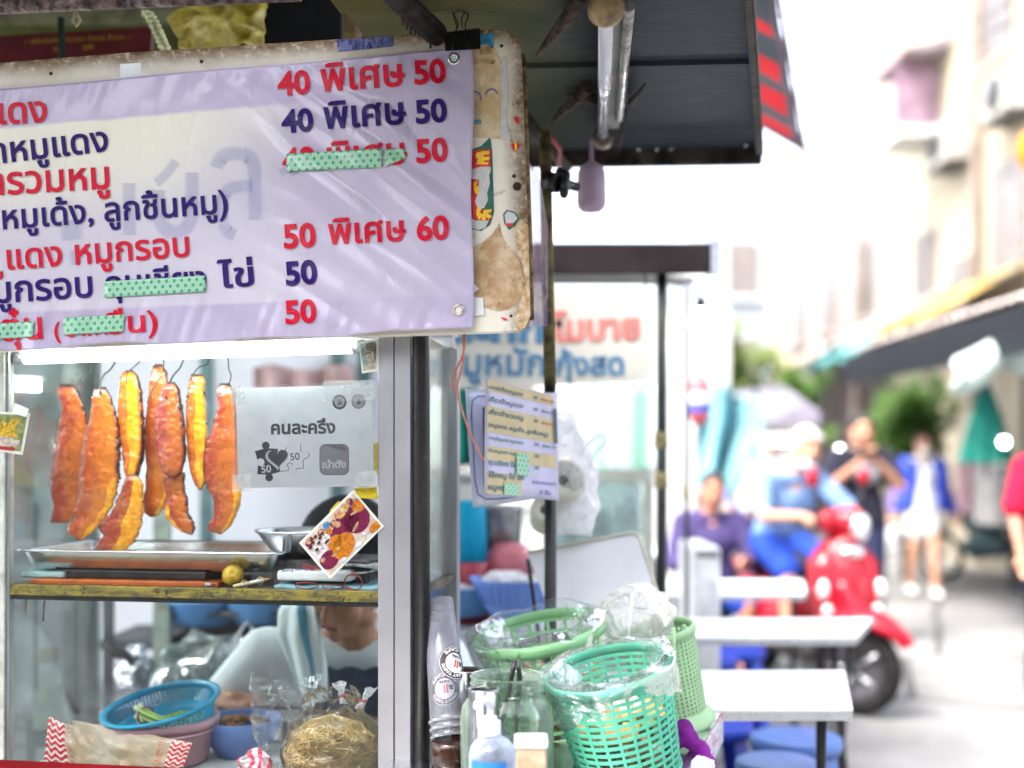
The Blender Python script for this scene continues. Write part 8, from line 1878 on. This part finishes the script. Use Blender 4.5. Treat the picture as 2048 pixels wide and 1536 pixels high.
# woman in blue jacket and white dress
Yw = 11.3; s_ = F / Yw; xw = (1846 - CX) / s_
J, k, f = stand(xw, Yw, 1.62, 0, (((.23, .03, 1.10), (.30, -.03, .88)), ((-.24, .03, 1.10), (-.32, -.03, .90))), step=.10)
M_JACK = PM('blue jacket cloth', (.05, .09, .55), .7, var=.2, vs=9); M_WDRESS = PM('white dress cloth', (.78, .78, .78), .8, var=.05, vs=8)
wom, R_ = person('woman walking in a blue jacket over a short white dress, carrying a white bag', J, k, skin('woman', (.56, .34, .24)),
    [dict(name='dress', mat=M_WDRESS, torso=(0, 1), skirt=.22, g=.020), dict(name='jacket', mat=M_JACK, sleeve=1.85, g=.03, caps=[(J['chest'] + V((.15, -.03, .06)) * k, .105 * k, J['waist'] + V((.165, -.02, -.10)) * k, .10 * k), (J['chest'] + V((-.15, -.03, .06)) * k, .105 * k, J['waist'] + V((-.165, -.02, -.10)) * k, .10 * k), (J['chest'] + V((.0, .09, .03)) * k, .10 * k, J['waist'] + V((0, .09, -.04)) * k, .10 * k)])],
    dict(mat=PM('reddish brown hair', (.07, .022, .018), .5, var=.3)), voxel=.011, shoes=PM('white shoe', (.75, .74, .72), .6), face=(-.1, -1, -.05))
for i in (0, 1):
    mb = MB(); a, b = J['el'][i], J['wr'][i]; q = J['sh'][i]; o_ = V((.052 if i == 0 else -.052, -.03, 0)); mb.tube([q + o_ * 1.1, a + o_, a.lerp(b, .8) + o_ * .9], [.020, .024, .018], 8, flat=.6); part('pink_sleeve_stripe', mb, PM('pink stripe cloth', (.62, .28, .42), .7), wom)
mb = MB(); c = J['head'] + R_ @ V((0, -.075, -.06)); mb.ball(c, .055, (1.1, .75, .9), 14, R_); part('face_mask', mb, PM('white mask cloth', (.74, .72, .66), .8), wom)
mb = MB(); p = J['wr'][1] + V((-.02, -.02, -.30)); crumple(mb, lambda u, v: p + V((.10 * cos(2 * pi * u) * sin(pi * (.03 + .94 * v)), .07 * sin(2 * pi * u) * sin(pi * (.03 + .94 * v)), .16 * cos(pi * (.03 + .94 * v)))), 30, 20, .03, 10, 2); mb.tube([p + ZZ * .14, J['wr'][1] - ZZ * .05], .012, 6)
solo('carrier_bag', mb, PM('white carrier plastic', (.74, .74, .75), .4, trl=.3), 'white carrier bag hanging from the hand of the woman in the blue jacket', 'bag')
# man in black with raised hands (taking a photo)
Yb = 8.4; sB = F / Yb; xb = (1722 - CX) / sB
J, k, f = stand(xb, Yb, 1.68, radians(-6), (((.27, -.10, 1.17), (.06, -.24, 1.37)), ((-.26, -.06, 1.16), (-.05, -.25, 1.36))))
J['hd'] = [V((-.4, -.2, .9)), V((.4, -.2, .9))]
M_BLKT = PM('black shirt cloth', (.02, .02, .035), .8, var=.3, vs=10)
mn, R_ = person('man in a black printed shirt holding a phone up to his face behind the rider', J, k, skin('man in black', (.48, .26, .17)), [dict(name='shirt', mat=M_BLKT, torso=(0, 1), sleeve=.7, g=.022), dict(name='trousers', mat=PM('dark blue trousers', (.02, .025, .06), .8), legs=1.9, g=.018)], dict(mat=M_HAIRB), voxel=.011, shoes=M_SBLK, curl=(.8, .8))
mb = MB(); c = J['chest'] + V((0, -.137, .0)); mb.ball(c, .09, (1, .18, .8), 16); part('chest_print', mb, PM('grey shirt print', (.40, .40, .46), .8, var=.5, vs=20), mn)
mb = MB(); mb.box((J['wr'][0] + J['wr'][1]) / 2 + V((0, -.03, .07)), (.15, .012, .075)); solo('phone', mb, PM('black phone', (.02, .02, .022), .2), 'dark phone held up in both hands by the man in black', 'phone', bevel=.004)
# man in a red shirt at the right edge
Yr = 6.5; sR = F / Yr; xr_ = (2106 - CX) / sR
J, k, f = stand(xr_, Yr, 1.61, radians(10), (((.24, .03, 1.11), (.26, -.04, .87)), ((-.245, .02, 1.11), (-.25, -.06, .86))))
person('man in a crimson shirt at the right edge, one bare arm hanging down', J, k, skin('man in red', (.52, .29, .20)), [dict(name='shirt', mat=PM('crimson shirt cloth', (.50, .008, .04), .8, var=.15, vs=9, bump=.3, bs=120), torso=(0, 1), sleeve=.85, g=.026), dict(name='trousers', mat=PM('navy jeans', (.015, .025, .09), .8, var=.3), legs=1.92, g=.018)], dict(mat=M_HAIRB), voxel=.010, shoes=M_SBLK)
# seated person in purple
Yp = 7.2; sp = F / Yp; xp = (1424 - CX) / sp; k = .96; P = lambda a, b, c: V((xp + a * k, Yp + b * k, c * k))
J = dict(head=P(0, -.03, 1.13 + .08), neck=P(0, .02, 1.05), chest=P(0, .03, .88), waist=P(0, .04, .68), pelvis=P(0, .05, .55), sh=[P(.18, .03, 1.0), P(-.18, .03, 1.0)], el=[P(.27, -.06, .74), P(-.26, -.06, .74)], wr=[P(.16, -.26, .77), P(-.1, -.26, .77)], hip=[P(.09, .05, .52), P(-.09, .05, .52)], kn=[P(.16, -.36, .50), P(-.12, -.36, .50)], an=[P(.15, -.34, .09), P(-.12, -.34, .09)])
person('person in a purple shirt sitting at the small white table', J, k, skin('seated', (.50, .24, .15)), [dict(name='shirt', mat=PM('purple shirt cloth', (.06, .045, .13), .8, var=.2, vs=9), torso=(0, 1), sleeve=1.5, g=.024), dict(name='shorts', mat=M_BLUECL, legs=.9, g=.02)], dict(mat=M_HAIRB), voxel=.010, face=(-.1, -1, -.15), shoes=M_SBLK)
stool('dark stool under the seated person in purple', P(0, .06, 0).x, P(0, .06, 0).y, PM('dark stool plastic', (.03, .03, .08), .4), .14, .40, None)
# pale passers-by far behind the rider
for (px, Y, h, shirt, trou, lab) in ((1538, 9.6, 1.62, (.55, .56, .66), (.03, .03, .05), 'passer-by in a pale shirt behind the rider at the left'), (1500, 11.0, 1.66, (.16, .24, .55), (.05, .05, .08), 'passer-by in a mid blue shirt beyond the seated person')):
    J, k, f = stand((px - CX) / F * Y, Y, h, radians(20), step=.06); person(lab, J, k, skin('passer', (.52, .30, .22)), [dict(name='shirt', mat=PM('shirt ' + lab, shirt, .8, var=.15), torso=(0, 1), sleeve=1.4, g=.022), dict(name='trousers', mat=PM('trousers ' + lab, trou, .8), legs=1.9, g=.016)], dict(mat=M_HAIRB), voxel=.013, shoes=M_SBLK)

# ------------------------------------------------------------------ parked motorbike at the right
def motorbike(x, y, rot):
    Rm = Matrix.Rotation(rot, 3, 'Z'); Q = lambda a, b, c: V((x, y, 0)) + Rm @ V((a, b, c)); root = thing('parked_motorbike', 'dark parked motorbike beyond the woman at the right side of the street', 'motorbike', (x, y, 0)); ax = Rm @ V((0, 1, 0))
    for a in (-.62, .62):
        mb = MB(); xx = ax.orthogonal().normalized(); Rw = Matrix((xx, ax.cross(xx), ax)).transposed(); mb.lathe(Q(a, 0, .29), [(.22, -.03), (.26, -.045), (.29, 0), (.26, .045), (.22, .03)], 32, Rw, closed=True); w = part('wheel', mb, M_TYRE, root)
        mb = MB(); mb.lathe(Q(a, 0, .29), [(.215, -.02), (.222, -.02), (.222, .02), (.215, .02)], 28, Rw, closed=True)
        for k in range(6): an = k * pi / 3; mb.tube([Q(a, 0, .29), Q(a + .21 * cos(an), 0, .29 + .21 * sin(an))], .008, 5)
        part('rim', mb, M_CHROME, w)
    mb = MB(); mb.cap(Q(-.1, 0, .45), .13, Q(.2, 0, .42), .14); mb.cap(Q(-.45, 0, .72), .10, Q(.12, 0, .68), .09); mb.cap(Q(.1, 0, .5), .08, Q(.52, 0, .86), .07); part('body', blob(mb, .018, 4, 'b'), PM('dark teal bike body', (.02, .06, .07), .3, coat=.5), root)
    mb = MB(); mb.cap(Q(-.58, 0, .80), .07, Q(.02, 0, .78), .08); part('saddle', blob(mb, .018, 3, 's'), M_SBLK, root)
    mb = MB(); mb.tube([Q(.62, .06, .29), Q(.48, .05, .92)], .02, 8); mb.tube([Q(.62, -.06, .29), Q(.48, -.05, .92)], .02, 8); part('fork', mb, M_GREYM, root)
    mb = MB(); mb.tube([Q(.42, -.34, 1.0), Q(.48, -.1, .98), Q(.48, .1, .98), Q(.42, .34, 1.0)], .015, 8); part('handlebar', mb, M_SBLK, root); mb = MB(); mb.ball(Q(.58, 0, .92), .08, (.7, 1, 1), 14, Rm); part('headlight', mb, M_CHROME, root)
motorbike(5.15, 12.2, radians(125))

# ------------------------------------------------------------------ market stall on the right, plants, buildings
def leafy(name, label, cat, c, r, sc_, n_, leaf, seed, trunk=True, cols=((.05, .12, .02), (.10, .20, .03))):
    root = thing(name, label, cat, (c.x, c.y, 0)); r_ = random.Random(seed); mb = MB(); cl = [(V((r_.gauss(0, .5) * r * sc_[0], r_.gauss(0, .5) * r * sc_[1], r_.gauss(0, .5) * r * sc_[2])), r * r_.uniform(.18, .4)) for _ in range(22)]
    for k in range(n_):
        o, rr = r_.choice(cl); d = V((r_.gauss(0, 1), r_.gauss(0, 1), r_.gauss(0, 1))).normalized(); p = c + o + d * rr * r_.random() ** .4
        u = (d + V((r_.gauss(0, .6), r_.gauss(0, .6), r_.gauss(0, .6) - .3))).normalized(); v = u.orthogonal().normalized(); L = leaf * r_.uniform(.6, 1.3)
        mb.add([p - v * L * .0, p + u * L * .5 + v * L * .28, p + u * L, p + u * L * .5 - v * L * .28], [(0, 1, 2, 3)])
    n = NT('leaf ' + label); f = n.noise(n.co(), 3, 3); cc_ = n.mix(n.ramp(f, .35, .65), lin(cols[0]), lin(cols[1])); t = n.n('ShaderNodeBsdfTranslucent'); n.set(t.inputs[0], cc_)
    part('foliage', mb, n.done(n.mixs(.35, n.pbr(cc_, .5), t.outputs[0])), root)
    mb = MB(); 
    for k in range(5): a = r_.uniform(0, 6.28); mb.tube([V((c.x + .03 * cos(a), c.y + .03 * sin(a), 0)), V((c.x + .06 * cos(a), c.y + .06 * sin(a), c.z * .5)), c + V((r * .4 * cos(a), r * .4 * sin(a), r * .3))], [.04, .03, .008], 6)
    part('trunk', mb, PM('brown bark', (.09, .06, .04), .9, var=.4, vs=20), root); return root
def at(px, py, Y): return W(px, py, Y)
leafy('leafy_bush', 'tall leafy bush behind the woman in the blue jacket', 'bush', at(1812, 850, 13.0), .62, (.62, .6, .95), 2600, .12, 1)
leafy('street_tree', 'yellow green tree crown beyond the neighbouring cart', 'tree', at(1460, 742, 12.0), .42, (.8, .7, .8), 1700, .12, 2, cols=((.10, .17, .03), (.22, .28, .06)))
leafy('street_tree', 'small distant green tree crown in the middle of the street view', 'tree', at(1592, 790, 17.0), .42, (.8, .7, .8), 1300, .13, 3)
# canopy stall
st_ = thing('market_stall', 'dark roofed market stall along the right side of the street', 'market stall', V((5.0, 9.5, 0)))
cq = [at(2090, 612, 7.0), at(1694, 722, 12.3)]; inn = V((2.6, .6, .75))
M_CORR = PM('pale corrugated roof', (.66, .56, .52), .5, var=.12, vs=3)
mb = MB(); mb.grid(lambda u, v: cq[0].lerp(cq[1], u) + inn * v + ZZ * (.10 + .015 * sin(u * 160)), 160, 4); o = part('roof_sheet', mb, M_CORR, st_); o.modifiers.new('t', 'SOLIDIFY').thickness = .01
M_NAVYF = PM('dark navy fascia', (.006, .007, .012), .6, var=.3)
mb = MB(); mb.grid(lambda u, v: cq[0].lerp(cq[1], u) + inn * v + ZZ * .02, 30, 4); o = part('roof_lining', mb, PM('dark lining', (.012, .012, .016), .7), st_); o.modifiers.new('t', 'SOLIDIFY').thickness = .02
mb = MB(); d = cq[1] - cq[0]; mb.obox(cq[0] - ZZ * .26 - V((.03, .01, 0)), d, V((.025, .008, 0)), ZZ * .30); part('fascia', mb, M_NAVYF, st_)
mb = MB(); mb.obox(cq[0] + inn * .35 - ZZ * .02, d, V((.02, .006, 0)), ZZ * .05); part('rafter', mb, PM('pale rafter', (.5, .46, .5), .5), st_)
for t in (.02, .5, .97): mb = MB(); p = cq[0].lerp(cq[1], t) + inn * .8; mb.tube([(p.x, p.y, 0), (p.x, p.y, p.z)], .025, 10); part('post', mb, M_GREYM, st_)
M_DARKIN = PM('dark stall backing', (.03, .03, .033), .8, var=.5, vs=2)
mb = MB(); p0, p1 = cq[0] + inn * .85, cq[1] + inn * .85; mb.obox((p0.x, p0.y, 0), V(((p1 - p0).x, (p1 - p0).y, 0)), V((.04, .01, 0)), ZZ * 2.6); part('back_panel', mb, M_DARKIN, st_)
mb = MB(); p0, p1 = cq[0].lerp(cq[1], .25) + inn * .62, cq[0].lerp(cq[1], .85) + inn * .62; mb.obox((p0.x, p0.y, 0), V(((p1 - p0).x, (p1 - p0).y, 0)), V((.6, .15, 0)), ZZ * .8); part('counter', mb, PM('grey stall counter', (.06, .06, .06), .7, var=.3), st_)
mb = MB(); c0_ = at(1975, 730, 7.9)
mb.grid(lambda u, v: at(lerp(1902, 2070, u), lerp(lerp(735, 640, u), lerp(770, 720, u) + 18 * sin(u * 9), v), 7.9) + V((0, .10 * sin(v * pi) * -1 + .05 * sin(u * 14), 0)), 40, 12)
o = solo('white_tarp', mb, PM('white green tarp', (.60, .70, .66), .6, var=.15, vs=4, trl=.3), 'rolled white tarp slung under the stall roof at the right', 'tarp'); o.modifiers.new('t', 'SOLIDIFY').thickness = .05
pr = thing('folded_parasol', 'folded dark green parasol hanging under the right stall roof', 'parasol', at(1972, 930, 8.8)); p = at(1972, 925, 8.8); pt = at(1968, 770, 8.8)
mb = MB(); 
def fold(u, v): a = 2 * pi * u; r = lerp(.02, .17, v ** .8) * (1 + .25 * sin(a * 8)); return V((p.x, p.y, lerp(pt.z, p.z, v))) + V((r * cos(a), r * sin(a), 0))
mb.grid(fold, 64, 14, cu=True); part('canopy', mb, PM('dark green parasol cloth', (.01, .14, .11), .8, var=.3), pr); mb = MB(); mb.tube([(p.x, p.y, p.z - .12), (p.x, p.y, pt.z + .5)], .015, 8); part('pole', mb, M_GREYM, pr)
simplebox('pink_white_box', 'white box with a pink top on the right stall counter', 'box', 1932, 925, 1985, 1000, 11.9, .3, PM('white pink box', (.66, .56, .56), .5, var=.2, col2=(.6, .2, .3)), .8, True, PM('pink trim', (.6, .12, .25), .5))
simplebox('grey_crate', 'grey crate stacked under the stall near the parked motorbike', 'crate', 1985, 930, 2048, 1030, 9.6, .4, PM('grey crate', (.30, .29, .28), .7), .8)
def tubelight(label, x0, y0, x1, y1, Y, st, r=.016):
    root = thing('tube_lamp', label, 'tube lamp', W((x0 + x1) / 2, (y0 + y1) / 2, Y)); a, b = W(x0, y0, Y), W(x1, y1, Y); mb = MB(); mb.tube([a, b], r, 12); part('glowing_tube', mb, EMIT('street tube', (.9, 1, .95), st), root); mb = MB(); mb.obox(a + ZZ * (r + .002) - V((0, .03, 0)), b - a, V((0, .06, 0)), ZZ * .05); part('batten', mb, M_WHITEPAINT, root)
    return root
tubelight('lit tube lamp over the stalls behind the rider', 1524, 884, 1616, 884, 9.0, 4, .016)
for (x, y, Y, r, lab) in ((1679, 902, 9.5, .035, 'bright round lamp to the right of the head of the rider'), (2008, 884, 8.4, .03, 'bright round lamp under the right hand stall')):
    p = W(x, y, Y); root = thing('lit_lamp', lab, 'lamp', p); mb = MB(); mb.ball(p, r, n=16); part('lamp_globe', mb, EMIT('globe light', (.92, 1, .98), 7), root); mb = MB(); mb.tube([p + ZZ * r, p + ZZ * 1.0], .004, 6); part('flex', mb, M_BLACKPAINT, root); mb = MB(); mb.lathe(p, [(.02, r * .9), (.03, r), (.02, r + .06), (.001, r + .07)], 12); part('lamp_holder', mb, M_SBLK, root)
# hanging teal tarp / umbrella cloth
mb = MB()
def teal(u, v): 
    x = lerp(lerp(1392, 1404, v), lerp(1516, 1470, max(0, v - .35) / .65), u); y = lerp(lerp(776, 800, u), lerp(990, 975, u), v) - 20 * sin(pi * u) * (1 - v); return W(x, y, 8.2) + V((0, .18 * sin(u * 10 + v * 2) + .3 * sin(pi * u), 0))
mb.grid(teal, 50, 24); o = solo('teal_tarp', mb, PM('light teal tarp', (.26, .52, .58), .6, var=.2, vs=2.5, trl=.35), 'light teal tarp hanging behind the thin post of the neighbouring cart', 'tarp'); o.modifiers.new('t', 'SOLIDIFY').thickness = .02
tp = thing('tarp_frame', 'grey scaffold the teal tarp hangs from', 'frame', W(1450, 1100, 8.4))
for x in (1396, 1512): mb = MB(); a = W(x, 800, 8.5); mb.tube([(a.x, a.y, 0), (a.x, a.y, a.z + .1)], .02, 8); part('upright', mb, M_GREYM, tp)
mb = MB(); mb.tube([W(1390, 782, 8.42), W(1518, 806, 8.42)], .018, 8); part('crossbar', mb, M_GREYM, tp)
# buildings
M_CREAM = PM('cream facade', (.46, .40, .30), .7, var=.12, vs=.6); M_PALE = PM('pale pink facade', (.46, .39, .36), .7, var=.1, vs=.6); M_WHITE = PM('white facade', (.52, .52, .50), .7, var=.06, vs=.5); M_WIN = PM('dim window', (.24, .21, .20), .3, var=.4)
def building(label, x0, x1, y0, y1, h, mat, wins, face, roof=None, z0=0):
    root = thing('shophouse', label, 'building', V(((x0 + x1) / 2, (y0 + y1) / 2, 0))); mb = MB(); mb.obox((x0, y0, 0), (x1 - x0, 0, 0), (0, y1 - y0, 0), (0, 0, h)); part('walls', mb, mat, root)
    for (a, b, c, d) in wins:
        mb = MB()
        if face == 'W': mb.obox((x0 - .05, a, c), (.045, 0, 0), (0, b - a, 0), (0, 0, d - c))
        else: mb.obox((a, y0 - .05 if face == 'S' else y1 + .005, c), (b - a, 0, 0), (0, .045, 0), (0, 0, d - c))
        w = part('window', mb, M_WIN, root); mb = MB()
        if face == 'W': mb.obox((x0 - .14, a - .08, c - .09), (.135, 0, 0), (0, b - a + .16, 0), (0, 0, .08))
        else: mb.obox((a - .08, y0 - .14 if face == 'S' else y1 + .005, c - .09), (b - a + .16, 0, 0), (0, .135, 0), (0, 0, .08))
        part('sill', mb, mat, w)
    return root
b1 = building('cream shophouse on the right with a dim mauve eave and balcony', 5.9, 11, 12.4, 17.5, 9.5, M_CREAM, [(13.0, 13.9, 3.6, 4.9), (14.6, 15.2, 2.9, 4.0), (15.8, 16.6, 3.4, 4.6), (13.4, 14.2, 6.2, 7.6)], 'W')
mb = MB(); a = at(1812, 148, 15.2); mb.grid(lambda u, v: V((lerp(a.x, 6.2, u), lerp(15.2, 16.6, v), a.z + .35 + .04 * sin(u * 60) + .15 * u)), 60, 4); o = part('eave_sheet', mb, PM('mauve eave sheet', (.32, .24, .27), .7, var=.3, vs=3), b1); o.modifiers.new('t', 'SOLIDIFY').thickness = .03
mb = MB(); mb.obox((a.x, 15.6, a.z - .75), (5.85 - a.x, 0, 0), (0, .1, 0), (0, 0, 1.0)); part('balcony_screen', mb, PM('mauve screen', (.30, .20, .26), .7, var=.4, vs=2), b1)
mb = MB(); mb.obox((a.x - .2, 14.9, a.z - .9), (5.88 - a.x + .2, 0, 0), (0, 1.0, 0), (0, 0, .12)); part('balcony_floor', mb, M_WHITE, b1)
building('long pale pink shophouse row further along the right side', 6.6, 12, 17.6, 30, 8.5, M_PALE, [(18.2, 19.4, 4.0, 5.4), (20.6, 21.8, 4.0, 5.4), (23, 24.2, 4.0, 5.4), (25.4, 26.6, 4.0, 5.4)], 'W')
building('white building closing the far end of the street', 3.2, 13, 36, 44, 6.2, M_WHITE, [(4.4, 5.6, 3.6, 4.9), (7.2, 8.4, 3.6, 4.9), (9.6, 10.8, 3.6, 4.9), (4.4, 5.6, .4, 2.2)], 'S')
building('narrow pale grey building left of the street, beyond the teal tarp', 3.45, 4.3, 19, 30, 5.7, PM('pale grey blue facade', (.42, .45, .50), .7, var=.1, vs=.5), [(3.6, 4.1, 2.6, 3.4), (3.6, 4.1, 4.1, 5.0)], 'S')
building('low white shop front directly behind the neighbouring cart', -1.2, 2.2, 11.5, 15, 2.9, M_WHITE, [(.6, 1.2, 1.0, 2.2), (-.6, .2, 1.0, 2.2)], 'S')
building('added shophouse row, unseen behind the viewer, holding back sky light', -14, 14, -9, -4.2, 4.4, PM('grey light-block facade', (.20, .19, .18), .8, var=.3, vs=.5), [(a * 3.4 - 12, a * 3.4 - 10, 4.2, 5.8) for a in range(8)], 'N')  # unseen row added to block sky light and glass reflections
for k, (y, z, lab) in enumerate(((13.1, 5.3, 'air conditioner box high on the cream shophouse, nearest one'), (14.9, 5.2, 'air conditioner box on the cream shophouse, left of the nearest one'), (18.6, 3.4, 'air conditioner box on the pink shophouse row'))):
    xf = 5.9 if y < 17 else 6.6; r = thing('air_conditioner', lab, 'air conditioner', (xf - .2, y, z), 'air conditioner boxes on the shophouse fronts'); mb = MB(); mb.box((xf - .19, y, z + .28), (.34, .8, .55)); part('casing', mb, PM('aged casing', (.42, .40, .36), .6, var=.3), r, bevel=.02)
    mb = MB(); mb.lathe((xf - .362, y, z + .28), [(.2, 0), (.2, .01), (.05, .012), (.001, .012)], 20, Matrix.Rotation(radians(-90), 3, 'Y')); part('fan_grille', mb, M_GREYM, r); mb = MB(); mb.box((xf - .17, y, z - .02), (.33, .7, .03)); part('bracket', mb, M_GREYM, r)
for k, (y0, y1, z, col, lab) in enumerate(((12.6, 14.6, 2.95, (.40, .28, .10), 'ochre cloth awning over the cream shophouse front'), (15.0, 17.2, 3.0, (.30, .29, .28), 'grey cloth awning beyond the ochre one'), (18.0, 21.0, 3.0, (.10, .30, .30), 'teal cloth awning on the pink shophouse row'), (21.6, 25.0, 3.1, (.42, .34, .28), 'tan cloth awning furthest along the pink row'))):
    xf = 5.9 if y0 < 17 else 6.6; r = thing('shop_awning', lab, 'awning', (xf - .6, (y0 + y1) / 2, z), 'cloth awnings on the shophouse fronts'); mb = MB(); mb.grid(lambda u, v: V((xf - .02 - 1.3 * v, lerp(y0, y1, u), z + .7 - .7 * v - .06 * sin(u * 18) * v)), 30, 5); o = part('cloth', mb, PM('awning ' + lab, col, .8, var=.3, vs=2), r); o.modifiers.new('t', 'SOLIDIFY').thickness = .02
    for yy in (y0 + .1, y1 - .1): mb = MB(); mb.tube([(xf, yy, z - .1), (xf - 1.28, yy, z - .03)], .02, 6); part('arm', mb, M_GREYM, r)
for (x, y, lab) in ((5.86, 14.25, 'rust stained drain pipe down the cream shophouse'), (6.56, 21.3, 'drain pipe down the pink shophouse row')):
    mb = MB(); mb.tube([(x - .06, y, .1), (x - .06, y, 8.0)], .06, 8); solo('drain_pipe', mb, PM('pipe grey', (.25, .2, .17), .6, var=.4), lab, 'pipe')
# orange lantern, far shop bits, wires
lt = thing('orange_lantern', 'orange yellow lantern hanging at the right edge above the stall', 'lantern', at(2046, 320, 8.5)); p = at(2072, 300, 8.5); mb = MB(); mb.lathe(p, [(.02, -.16), (.09, -.13), (.13, -.05), (.13, .05), (.09, .13), (.02, .16)], 24); part('lantern_body', mb, PM('orange lantern paper', (.75, .32, .02), .6, var=.2, trl=.3), lt); mb = MB(); mb.tube([p + ZZ * .16, p + ZZ * .8], .004, 6); part('cord', mb, M_WIRE, lt); mb = MB(); mb.tube([p - ZZ * .16, p - ZZ * .34], [.03, .012], 8); part('tassel', mb, PM('red tassel', (.6, .1, .06), .8), lt)
bx = thing('far_awning', 'dark plum awning over the stalls behind the rider', 'awning', at(1590, 860, 10.5))
mb = MB(); a = at(1500, 850, 10.5); b = at(1640, 850, 10.5); mb.obox((a.x, 10.5, a.z - .0), (b.x - a.x, 0, 0), (0, 1.5, .35), (0, 0, .12)); part('awning_sheet', mb, PM('plum awning', (.26, .24, .30), .7, var=.4, vs=2), bx)
for x in (a.x + .05, b.x - .05): mb = MB(); mb.tube([(x, 10.55, 0), (x, 10.55, a.z)], .02, 8); part('post', mb, M_GREYM, bx)
for k, (a, b, lab) in enumerate(((at(1815, 95, 15), at(2080, -40, 9), 'upper overhead cable crossing to the shophouse eave'), (at(1815, 100, 15.2), at(2080, 10, 9), 'second overhead cable just below the upper one'), (at(1960, 560, 12), at(2090, 470, 9), 'low overhead cable in front of the pale facade'))):
    mb = MB(); mb.tube([a.lerp(b, t / 12) - ZZ * (.12 * sin(pi * t / 12)) for t in range(13)], .014, 6); solo('overhead_cable', mb, M_WIRE, lab, 'cable', 'overhead cables')
for o in bpy.data.objects:
    if '_w' in o: del o['_w']
